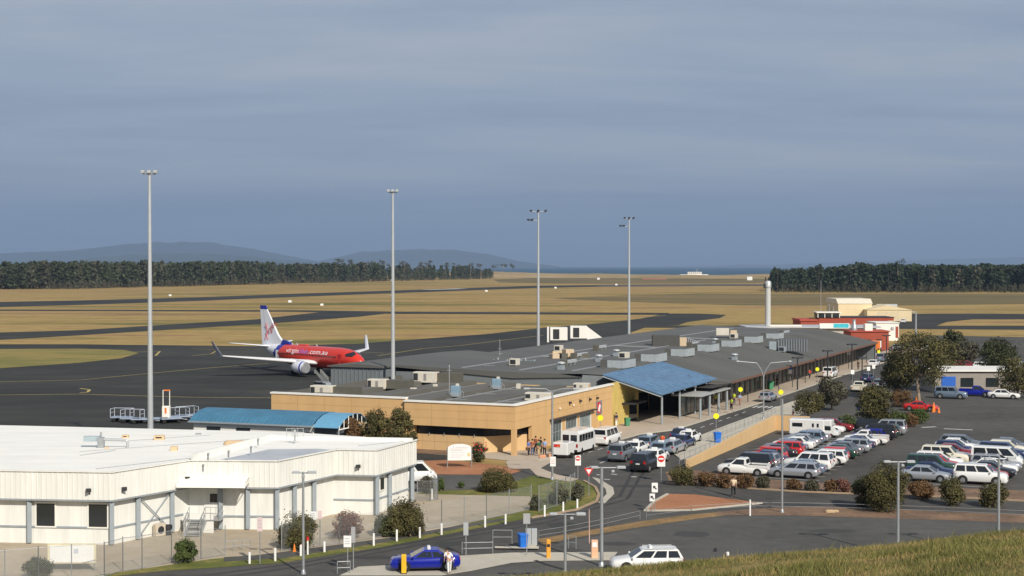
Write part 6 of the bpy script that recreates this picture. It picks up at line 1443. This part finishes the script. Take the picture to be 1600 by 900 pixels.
for i, (px, by, ty, lb) in enumerate(((1203, 604, 583, 'left of the pair at the terminal doors'), (1214, 602, 577, 'right of the pair at the terminal doors'), (1326, 572, 549, 'beside the third black lamp post'), (1347, 562, 545, 'above the far parked cars'), (1353, 562, 546, 'right of the one above the far cars'), (1332, 612, 578, 'below the third black lamp post'), (1357, 598, 573, 'between the lamp post and the gum tree'), (1365, 592, 570, 'nearest the gum tree crown'), (1293, 610, 591, 'at the foot of the second black lamp post'))):
    sign('small white sign board ' + lb, px, by, ty, 'rect', .55, .7, SIGNW, grp='small white signs along the terminal')
# arched white welcome board
b = G(718, 731); t = thing('arched_sign', 'big white board with arched top on the red gravel bed', 'sign', b, .05)
pr = [(-1.15, .75), (1.15, .75), (1.15, 2.0)] + [(1.15 * math.cos(a), 2.0 + .38 * math.sin(a)) for a in [math.pi * i / 12 for i in range(1, 12)]] + [(-1.15, 2.0)]
MB().extr(pr, (0, -.05, 0), (1, 0, 0), (0, 0, 1), (0, 1, 0), .1).build('board', SIGNW, t)
for x in (-1.2, 1.2): MB().tube((x, 0, 0), (x, 0, 2.05), .05).build('post', GALV, t)
mb = MB(); mc = M('faint_print', (.52, .55, .62), .6); mr = M('faint_red', (.62, .40, .36), .6)
for z_, a, b_ in ((2.05, -.4, .8), (1.72, -.9, .3), (1.5, -.9, .6), (1.28, -.8, .5), (1.08, -.9, .2)): mb.bb(a, b_, -.058, -.052, z_ - .03, z_ + .03)
mb.build('lettering_line', mc, t); MB().bb(-.9, .7, -.058, -.052, 1.86, 1.9).build('red_line', mr, t); MB().bb(-.62, -.54, -.058, -.052, 1.98, 2.2).build('emblem', M('faint_print', (.5, .5, .6)), t); MB().bb(.78, 1.05, -.058, -.052, 1.15, 1.5).build('yellow_mark', M('faint_yellow', (.70, .58, .30), .6), t)
b = G(118, 893); t = thing('notice_board', 'white board with cream frame behind the fence at the bottom left', 'sign', b, .03)
MB().bb(-1.8, 1.35, -.04, .04, .55, 1.85).build('frame', M('board_cream', (.66, .60, .42), .6), t); MB().bb(-1.65, 1.2, -.06, -.045, .62, 1.72).build('board', SIGNW, t); MB().bb(-.1, .2, -.066, -.061, 1.2, 1.5).build('emblem', M('faint_print', (.5, .5, .6)), t)
for x in (-1.5, 1.2): MB().tube((x, .06, 0), (x, .06, 1.7), .04).build('post', GALV, t)
# bollards
bl = MB().bevbox((0, 0, .42), (.14, .12, .84), b=.02).mesh('bollard', SIGNW)
bp = [(390, 881), (430, 877), (470, 869), (507, 863), (584, 853), (620, 846), (656, 841), (690, 836), (758, 824), (790, 819), (851, 807), (880, 801), (902, 796)]
bn = ['first', 'second', 'third', 'fourth', 'fifth', 'sixth', 'seventh', 'eighth', 'ninth', 'tenth', 'eleventh', 'twelfth', 'thirteenth']
for i, (px, by) in enumerate(bp): 
    o = link('bollard', bl, None, G(px, by), rnd.uniform(-.2, .2)); o.scale = (1, 1, rnd.uniform(.9, 1.08)); tag(o, 'short white post on the grass verge, %s from the left' % bn[i], 'bollard', 'white posts along the verge')
for i, (px, by, h_) in enumerate(((1172, 806, 1.3), (675, 782, 1.0))):
    tag(MB().bevbox((0, 0, h_ / 2), (.12, .1, h_), b=.02).build('bollard', SIGNW, None, G(px, by)), ['thin white post in front of the lower road', 'white post by the fence next to the white van'][i], 'bollard')
# cones
cn_ = MB().lathe([(.16, 0), (.16, .04), (.12, .05), (.03, .62), (.01, .64)], n=12).mesh('traffic_cone', ORANGE)
for i, (px, by, sc, lb) in enumerate(((460, 862, .9, 'orange traffic cone on the verge left of the lamp pole'), (471, 864, 1.0, 'orange traffic cone right against the lamp pole'), (1459, 644, 2.1, 'tall orange cone at the right car park entry'), (1467, 645, 1.3, 'small orange cone right of the tall one'), (1432, 627, 1.3, 'orange cone under the gum tree'))):
    o = link('traffic_cone', cn_, None, G(px, by), 0); o.scale = (sc,) * 3; tag(o, lb, 'traffic cone')
t = thing('marker_post', 'white post with red top beside the traffic cones', 'post', G(481, 867)); MB().bb(-.05, .05, -.05, .05, 0, 1.0).build('shaft', SIGNW, t); MB().bb(-.07, .07, -.07, .07, 1.0, 1.25).build('red_top', SIGNRED, t)
# yellow bollard, ticket machines, bins, cabinets
b = G(631, 896, .03); t = thing('yellow_bollard', 'thick square yellow post in front of the blue sedan', 'bollard', b); MB().bevbox((0, 0, .62), (.32, .3, 1.24), b=.03).build('shaft', YELLOW, t); MB().bb(-.2, .2, -.2, .2, 0, .05).build('base', DARKM, t)
b = G(857, 871, .03); t = thing('ticket_machine', 'slim orange ticket post on the concrete island', 'ticket machine', b); MB().bevbox((0, 0, .62), (.28, .35, 1.24), b=.03).build('body', M('machine_orange', (.80, .36, .05), .5), t); MB().bb(-.1, .1, -.19, -.176, .75, .95).build('slot_panel', DARKM, t)
b = G(929, 871, .03); t = thing('boom_gate', 'pale orange gate machine with white panel and upright boom', 'boom gate', b); MB().bevbox((0, 0, .6), (.46, .4, 1.2), b=.03).build('body', M('machine_salmon', (.75, .45, .28), .5), t); MB().bb(-.17, .17, -.21, -.202, .75, 1.08).build('panel', SIGNW, t); MB().tube((-.35, .1, .9), (-.37, .1, 3.3), .035, .025).build('boom', M('boom_pink', (.62, .42, .36), .6), t)
def bin_(label, px, by, mat_, sc=1.0, rz=0.):
    t = thing('wheelie_bin', label, 'bin', G(px, by), rz); t.scale = (sc,) * 3
    MB().loft([[(-.24, -.26, .08), (.24, -.26, .08), (.24, .26, .08), (-.24, .26, .08)], [(-.29, -.34, .98), (.29, -.34, .98), (.29, .34, .98), (-.29, .34, .98)]]).build('body', mat_, t); MB().bevbox((0, 0, 1.02), (.64, .76, .10), b=.04).build('lid', mat_, t)
    for x in (-.25, .25): MB().lathe([(.03, -.03), (.1, -.03), (.1, .03), (.03, .03)], c=(0, 0, 0), n=10, axis='x').build('wheel', TYRE, t, (x, .28, .1))
bin_('blue wheelie bin beside the grey cabinets on the near island', 817, 857, BINBLUE, 1.0, .3)
bin_('blue wheelie bin on the paved strip behind the tan wall', 1121, 692, BINBLUE, 1.15, .2)
bin_('green trolley bin at the entrance posts', 980, 666, BINGREEN, 1.0, .3); bin_('green bin left of the white board in front of the terminal glass', 1204, 609, BINGREEN, 1.3, .3)
t = thing('electrical_cabinet', 'pair of tall grey cabinets behind the blue bin', 'cabinet', G(830, 856)); MB().bevbox((-.2, 0, .8), (.4, .35, 1.15), b=.02).build('casing', MAST, t); MB().bevbox((.22, 0, .8), (.4, .35, 1.15), b=.02).build('casing', MAST, t); MB().bb(-.35, .37, -.15, .15, 0, .25).build('plinth', CONC, t)
sheet('concrete_pad', PX((773, 856), (842, 856), (842, 860), (773, 859)), .12, CONC)
t = thing('tap_stand', 'white bucket and pipe standing at the rear wheel of the blue sedan', 'bucket', G(706, 889)); MB().lathe([(.14, 0), (.18, .35), (.17, .36)], n=12).build('bucket', SIGNW, t); MB().path([(-.17, 0, .34), (0, 0, .55), (.17, 0, .34)], .01).build('handle', GALV, t)
# railings
def railing(label, pts, h_=1.0, step=2.0, grp=None, r=.028, hoops=False, mat_=GALV):
    b0 = pts[0]; t = thing('railing', label, 'railing', b0, 0, grp); mb = MB(); 
    for a, b in zip(pts[:-1], pts[1:]):
        a, b = a - b0, b - b0; L = (b - a).length; n = max(1, int(L / step))
        for i in range(n + 1):
            p = a.lerp(b, i / n); o = MB().tube((0, 0, 0), (0, 0, h_), r, n=6).build('post', mat_, t, p)
        for z_ in ((h_, h_ * .5) if not hoops else (h_,)): mb.tube(a + Vector((0, 0, z_)), b + Vector((0, 0, z_)), r * .85, n=6)
    mb.build('rail', mat_, t); return t
railing('low grey railing between the lower road and the exit lot, left part', PX((842, 844), (880, 838), (950, 824), (1000, 812)), .7, 3.5, r=.018)
railing('low grey railing between the lower road and the exit lot, long right part', PX((1010, 811), (1080, 802), (1180, 796), (1300, 798), (1475, 804), (1650, 812)), .6, 4, r=.016)
railing('grey railing along the taxi lanes, lower part', [ST(-1, -18.3), ST(10, -18.3), ST(24, -18.3)], 1.15, 1.6, hoops=False)
railing('grey railing behind the tan wall, upper part', [ST(24.5, -18.3), ST(40, -18.3)], 1.1, 1.8)
railing('grey railing between the two paved strips', [ST(20, -15.2), ST(36, -15.2), ST(52, -15.2)], 1.0, 2.0)
railing('grey railing around the far end of the car park', [ST(35.5, -19.5), ST(37.5, -24), ST(38.5, -29)], 1.2, 1.3)
railing('short grey hoop rail beside the blue bin on the near island', PX((770, 850), (800, 850)), 1.0, 1.4); railing('thin grey hoop rail on the concrete island', PX((888, 857), (900, 858)), .9, .6); railing('thin rail left of the pad by the road', PX((722, 866), (770, 865)), .8, 2)
railing('short dark rail by the pad in front of the white notice', PX((527, 897), (547, 896)), .8, .8)
railing('bicycle hoop rail on the grass before the steps', PX((352, 862), (391, 858)), .7, .6)
# chain link fences
CH = chain_mat()
def fence(label, pts, h_=1.9, step=3., toprail=True, grp='chain link fences', alpha=True):
    b0 = pts[0]; t = thing('chain_fence', label, 'fence', b0, 0, grp); mb = MB(); 
    for a, b in zip(pts[:-1], pts[1:]):
        a, b = a - b0, b - b0; L = (b - a).length; n = max(1, round(L / step))
        for i in range(n + 1): MB().tube((0, 0, 0), (0, 0, h_ + .1), .035, n=6).build('post', GALV, t, a.lerp(b, i / n))
        for z_ in ((h_, .1) if toprail else (.1,)): mb.tube(a + Vector((0, 0, z_)), b + Vector((0, 0, z_)), .02, n=6)
        ang = math.atan2((b - a).y, (b - a).x); MB().add([(0, 0, .05), (L, 0, .05), (L, 0, h_), (0, 0, h_)], [(0, 1, 2, 3)]).build('wire_mesh', CH, t, a, ang)
    mb.build('rail', GALV, t); return t
fence('chain link fence along the gravel yard behind the verge bushes', PX((440, 862), (530, 850), (610, 838), (690, 824), (760, 812), (830, 797)), 2.0, 3.2, False)
fence('chain link fence corner with rails right of the gravel yard', PX((842, 800), (856, 796), (884, 786), (898, 778)), 2.1, 1.6)
fence('chain link fence in front of the white building, left stretch', PX((-100, 925), (60, 910), (163, 902), (192, 893), (222, 889), (268, 880)), 2.2, 2.2)
fence('chain link fence beside the weed bush in front of the steps', PX((268, 880), (314, 874), (352, 868)), 2.0, 2.4, False)
fence('short fence by the white van behind the white building', PX((652, 782), (672, 783), (684, 781), (678, 774)), 1.7, 1.0)
# tan retaining wall
mb = MB(); n = 14
a0, a1 = ST(-1.5, -19.3), ST(35.0, -19.3)
w0 = thing('retaining_wall', 'long tan wall rising along the left side of the car park', 'wall', ST(-1.5, -19.3), RZ)
L = 36.5; mb.add([(0, -.18, 0), (L, -.18, 0), (L, .18, 0), (0, .18, 0), (0, -.18, .75), (L, -.18, 1.85), (L, .18, 1.85), (0, .18, .75)], [(0, 1, 5, 4), (1, 2, 6, 5), (2, 3, 7, 6), (3, 0, 4, 7), (4, 5, 6, 7)]); mb.build('wall', TANL, w0)
MB().bb(L - .18, L + .18, -4.2, -.181, 0, 1.85).build('return_wall', TANL, w0)
mb = MB()
for i in range(1, 9): mb.bb(i * 4 - .012, i * 4 + .012, -.186, -.17, .02, .7 + i * .12)
mb.build('wall_joint', JOINT, w0)
# ------------------------------------------------------------------ people
def skin_mesh(nodes, edges, name, mat_, levels=1):
    me = bpy.data.meshes.new('s'); me.from_pydata([n[:3] for n in nodes], edges, []); ob = bpy.data.objects.new('s', me); COL.objects.link(ob)
    md = ob.modifiers.new('k', 'SKIN'); md.use_smooth_shade = True
    for i, n in enumerate(nodes):
        sv = me.skin_vertices[0].data[i]; sv.radius = (n[3], n[4] if len(n) > 4 else n[3]); sv.use_root = (i == 0)
    sb = ob.modifiers.new('b', 'SUBSURF'); sb.levels = levels; sb.render_levels = levels
    dg = bpy.context.evaluated_depsgraph_get(); out = bpy.data.meshes.new_from_object(ob.evaluated_get(dg)); COL.objects.unlink(ob); bpy.data.objects.remove(ob)
    out.name = name; out.materials.clear(); out.materials.append(mat_); return out
def person_meshes(step, armswing, bend=0.):
    f = lambda x, y, z: (x + bend * max(0, z - .95) * .9, y, z - bend * max(0, z - .95) * .35)
    N = [(*f(0, 0, .95), .15, .12), (*f(0, 0, 1.15), .135, .10), (*f(0, 0, 1.36), .155, .11), (*f(0, 0, 1.47), .08, .08), (*f(.01, 0, 1.54), .055), (*f(.02, 0, 1.64), .09, .10), (*f(.02, 0, 1.75), .06)]
    E = [(0, 1), (1, 2), (2, 3), (3, 4), (4, 5), (5, 6)]
    for s_ in (1, -1):
        a = len(N); sw = armswing * s_
        N += [(*f(0, s_ * .19, 1.42), .055), (*f(sw * .5, s_ * .23, 1.14), .042), (*f(sw * .9 + .06, s_ * .24, .90), .030), (*f(sw + .08, s_ * .24, .83), .038, .018)]
        E += [(2, a), (a, a + 1), (a + 1, a + 2), (a + 2, a + 3)]
        for k in range(4):
            b = len(N); o_ = (k - 1.5) * .020; ln = (.06, .075, .07, .055)[k]
            N += [(*f(sw + .085 + o_, s_ * .245, .785), .0085), (*f(sw + .095 + o_, s_ * .235, .785 - ln), .0075)]; E += [(a + 3, b), (b, b + 1)]
        b = len(N); N += [(*f(sw + .13, s_ * .225, .82), .010), (*f(sw + .145, s_ * .22, .775), .008)]; E += [(a + 3, b), (b, b + 1)]
        l = len(N); st_ = -step * s_
        N += [(st_ * .15, s_ * .095, .88, .095), (st_ * .55 + .03 * abs(step) * 2, s_ * .10, .49, .062), (st_, s_ * .10, .09, .042), (st_ + .15, s_ * .11, .035, .035)]
        E += [(0, l), (l, l + 1), (l + 1, l + 2), (l + 2, l + 3)]
    body = skin_mesh(N, E, 'body', SKIN)
    Ns = [(*f(0, 0, .93), .16, .13), (*f(0, 0, 1.15), .150, .115), (*f(0, 0, 1.36), .172, .125), (*f(0, 0, 1.47), .085, .085)]; Es = [(0, 1), (1, 2), (2, 3)]
    for s_ in (1, -1):
        a = len(Ns); sw = armswing * s_; Ns += [(*f(0, s_ * .195, 1.42), .07), (*f(sw * .5, s_ * .235, 1.15), .055)]; Es += [(2, a), (a, a + 1)]
    shirt = skin_mesh(Ns, Es, 'shirt', SIGNW)
    Nt = [(0, 0, .96, .165, .135)]; Et = []
    for s_ in (1, -1):
        l = len(Nt); st_ = -step * s_; Nt += [(st_ * .15, s_ * .095, .86, .11), (st_ * .55 + .03 * abs(step) * 2, s_ * .10, .49, .076), (st_, s_ * .10, .10, .062)]; Et += [(0, l), (l, l + 1), (l + 1, l + 2)]
    trousers = skin_mesh(Nt, Et, 'trousers', DARKM)
    c = f(.0, 0, 1.70); hair = MB().lathe([(.001, .10), (.07, .085), (.108, .03), (.105, -.03), (.08, -.06)], c=(c[0] - .012, c[1], c[2]), n=14).mesh('hair', HAIR)
    nz = f(.125, 0, 1.64); face = MB().lathe([(.001, .03), (.014, 0), (.016, -.03), (.001, -.035)], c=nz, n=6)
    for s_ in (1, -1): e_ = f(.105, s_ * .035, 1.665); face.lathe([(.001, .012), (.014, 0), (.001, -.012)], c=e_, n=6, m=1); e_ = f(.01, s_ * .10, 1.645); face.lathe([(.001, .03), (.018, 0), (.001, -.03)], c=e_, n=6)
    e_ = f(.108, 0, 1.595); face.box(e_, (.02, .05, .012), 2)
    return body, shirt, trousers, hair, face.mesh('face', [SKIN, HAIR, LENSR])
POSE = {'stand': person_meshes(.05, .03), 'walk': person_meshes(.30, .22), 'bend': person_meshes(.12, .25, .75)}
def cloth(name, c): return M('cloth_' + name, c, .85, var=.12, scale=8)
CL = {'hivis': cloth('hivis', (.50, .70, .04)), 'blue': cloth('blue', (.10, .18, .45)), 'lightblue': cloth('lightblue', (.30, .42, .65)), 'green': cloth('green', (.02, .10, .05)), 'white': cloth('white', (.75, .75, .73)), 'rust': cloth('rust', (.36, .12, .06)), 'black': cloth('black', (.02, .02, .025)),
      'tan': cloth('tan', (.50, .38, .22)), 'navy': cloth('navy', (.02, .03, .08)), 'cream': cloth('cream', (.72, .58, .40)), 'red': cloth('red', (.6, .04, .03)), 'orange': cloth('orange', (.85, .13, .03)), 'jeans': cloth('jeans', (.08, .13, .26)), 'pink': cloth('pink', (.6, .35, .38))}
def person(pose, loc, rz, top, bottom, label, grp=None, sc=1.0):
    ms = POSE[pose]; t = thing('person', label, 'person', loc, rz, grp); t.scale = (sc,) * 3
    link('body', ms[0], t); s_ = link('shirt', ms[1], t); tr = link('trousers', ms[2], t); link('hair', ms[3], t); link('face', ms[4], t)
    for o, m_ in ((s_, top), (tr, bottom)): o.material_slots[0].link = 'OBJECT'; o.material_slots[0].material = CL[m_]
    return t
person('walk', G(1146, 776), 1.3, 'cream', 'black', 'man in cream shirt and black trousers walking on the lower road')
person('bend', G(702, 897, .02), math.pi * .62, 'white', 'white', 'person in white bending over the rear of the blue sedan')
g_ = 'people waiting at the terminal corner'
person('stand', G(826, 713), -.6, 'blue', 'black', 'person in blue top at the left of the waiting group', g_); person('stand', G(832, 712), 1.2, 'rust', 'jeans', 'person in rust brown top beside the one in blue', g_)
person('stand', G(842, 713), 2.2, 'green', 'tan', 'person in dark green top and tan trousers in the middle of the waiting group', g_); person('stand', G(845, 709), .3, 'black', 'black', 'person all in black behind the one in green', g_)
person('stand', G(851, 712), -2, 'lightblue', 'black', 'person in pale blue top at the right of the waiting group', g_); person('stand', G(837, 707), .8, 'rust', 'navy', 'person in brown half hidden at the back of the waiting group', g_)
g_ = 'people on the footpath near the crossing'
person('stand', G(1143, 641), .5, 'hivis', 'black', 'person in yellow green vest standing at the kerb edge', g_); person('stand', G(1147, 632), -2.2, 'hivis', 'navy', 'person in yellow green vest farther from the kerb', g_)
person('walk', G(1156, 634), 2.0, 'lightblue', 'rust', 'person in light blue shirt beside the yellow vests', g_); person('stand', G(1118, 634), 1.0, 'hivis', 'black', 'person in green vest alone at the terminal glass', g_)
person('stand', G(963, 667), -.8, 'navy', 'white', 'person in dark top at the tan wall end by the entrance', g_); person('walk', G(1265, 592), 1.6, 'red', 'black', 'person in red top at the far terminal glass', g_)
person('stand', G(1239, 655), .2, 'white', 'pink', 'person in white top beside the olive tree', g_); person('stand', G(1035, 703), 1.0, 'orange', 'black', 'person in bright orange vest standing among the taxis', None)
person('walk', G(1199, 607), 1.9, 'blue', 'black', 'person in blue beside the green bin', g_); person('stand', G(1214, 605), .9, 'black', 'black', 'person in black near the white sign boards', g_); person('stand', G(1341, 578), .9, 'black', 'black', 'person in black at the far end of the footpath', g_)
tag(MB().bevbox((0, 0, .18), (.7, .35, .36), b=.06).bevbox((.8, .1, .22), (.4, .3, .44), b=.06).build('luggage', M('salmon_bag', (.62, .30, .17), .7), None, G(848, 716)), 'salmon coloured bags on the kerb behind the trailer', 'luggage')
# rocks and planter
tag(MB().bevbox((0, 0, .12), (.8, .4, .24), b=.1).bevbox((.5, .2, .1), (.5, .3, .2), b=.08).build('rock', M('rock_pale', (.45, .33, .2), .9), None, G(1297, 801)), 'pale rocks on the mulch bed left of the biggest bush', 'rocks')
for px, py, lb in ((1137, 868, 'small white stones on the exit lot edge, left of two'), (1118, 862, 'dark clod on the exit lot beside the white stones')):
    tag(MB().bevbox((0, 0, .12), (.2, .2, .3), b=.06).build('stone', SIGNW if 'white' in lb[:12] else DARKM, None, G(px, py)), lb, 'stone')
# ------------------------------------------------------------------ grass on the brow
rr = random.Random(11); mb = MB(); vs, fs, mi = [], [], []
for i in range(190000):
    y = 11.5 + 15.5 * rr.random(); x = rr.uniform(-.36, .36) * y + .0
    if x < -.6 and y > 14: 
        if rr.random() < .7: continue
    z = hill(x, y); dn_ = noise.noise(Vector((x * 1.1, y * 1.1, 3))) + .5 * noise.noise(Vector((x * .35, y * .35, 8)))
    bare = noise.noise(Vector((x * .55, y * .8, 21)))
    if bare < -.18 and rr.random() < min(.85, (-.18 - bare) * 5): continue
    h = rr.uniform(.022, .068) * (1 + 1.1 * max(-.7, dn_)) * (2.2 if rr.random() < .010 else 1); a = rr.uniform(0, 6.28); w_ = .003 + h * .03; lx, ly = rr.gauss(.15, .6) * h, rr.gauss(0, .6) * h
    k = len(vs); ca, sa = math.cos(a) * w_, math.sin(a) * w_
    vs += [(x - ca, y - sa, z - .01), (x + ca, y + sa, z - .01), (x + lx, y + ly, z + h)]; fs.append((k, k + 1, k + 2))
    gsel = dn_ + .6 * noise.noise(Vector((x * 2.3, y * 2.3, 40))) + rr.gauss(0, .35); mi.append(0 if gsel > -.05 else (1 if gsel > -.35 else 2))
mb.v, mb.f, mb.m, mb.sm = vs, fs, mi, [False] * len(fs)
o = mb.build('grass', [M('blade_green', (.135, .135, .035), .7, var=.3), M('blade_straw', (.25, .20, .075), .8, var=.3), M('blade_dry', (.34, .23, .10), .8, var=.3)]); tag(o, 'long dry and green grass on the hill brow in the foreground', 'grass', kind='stuff')
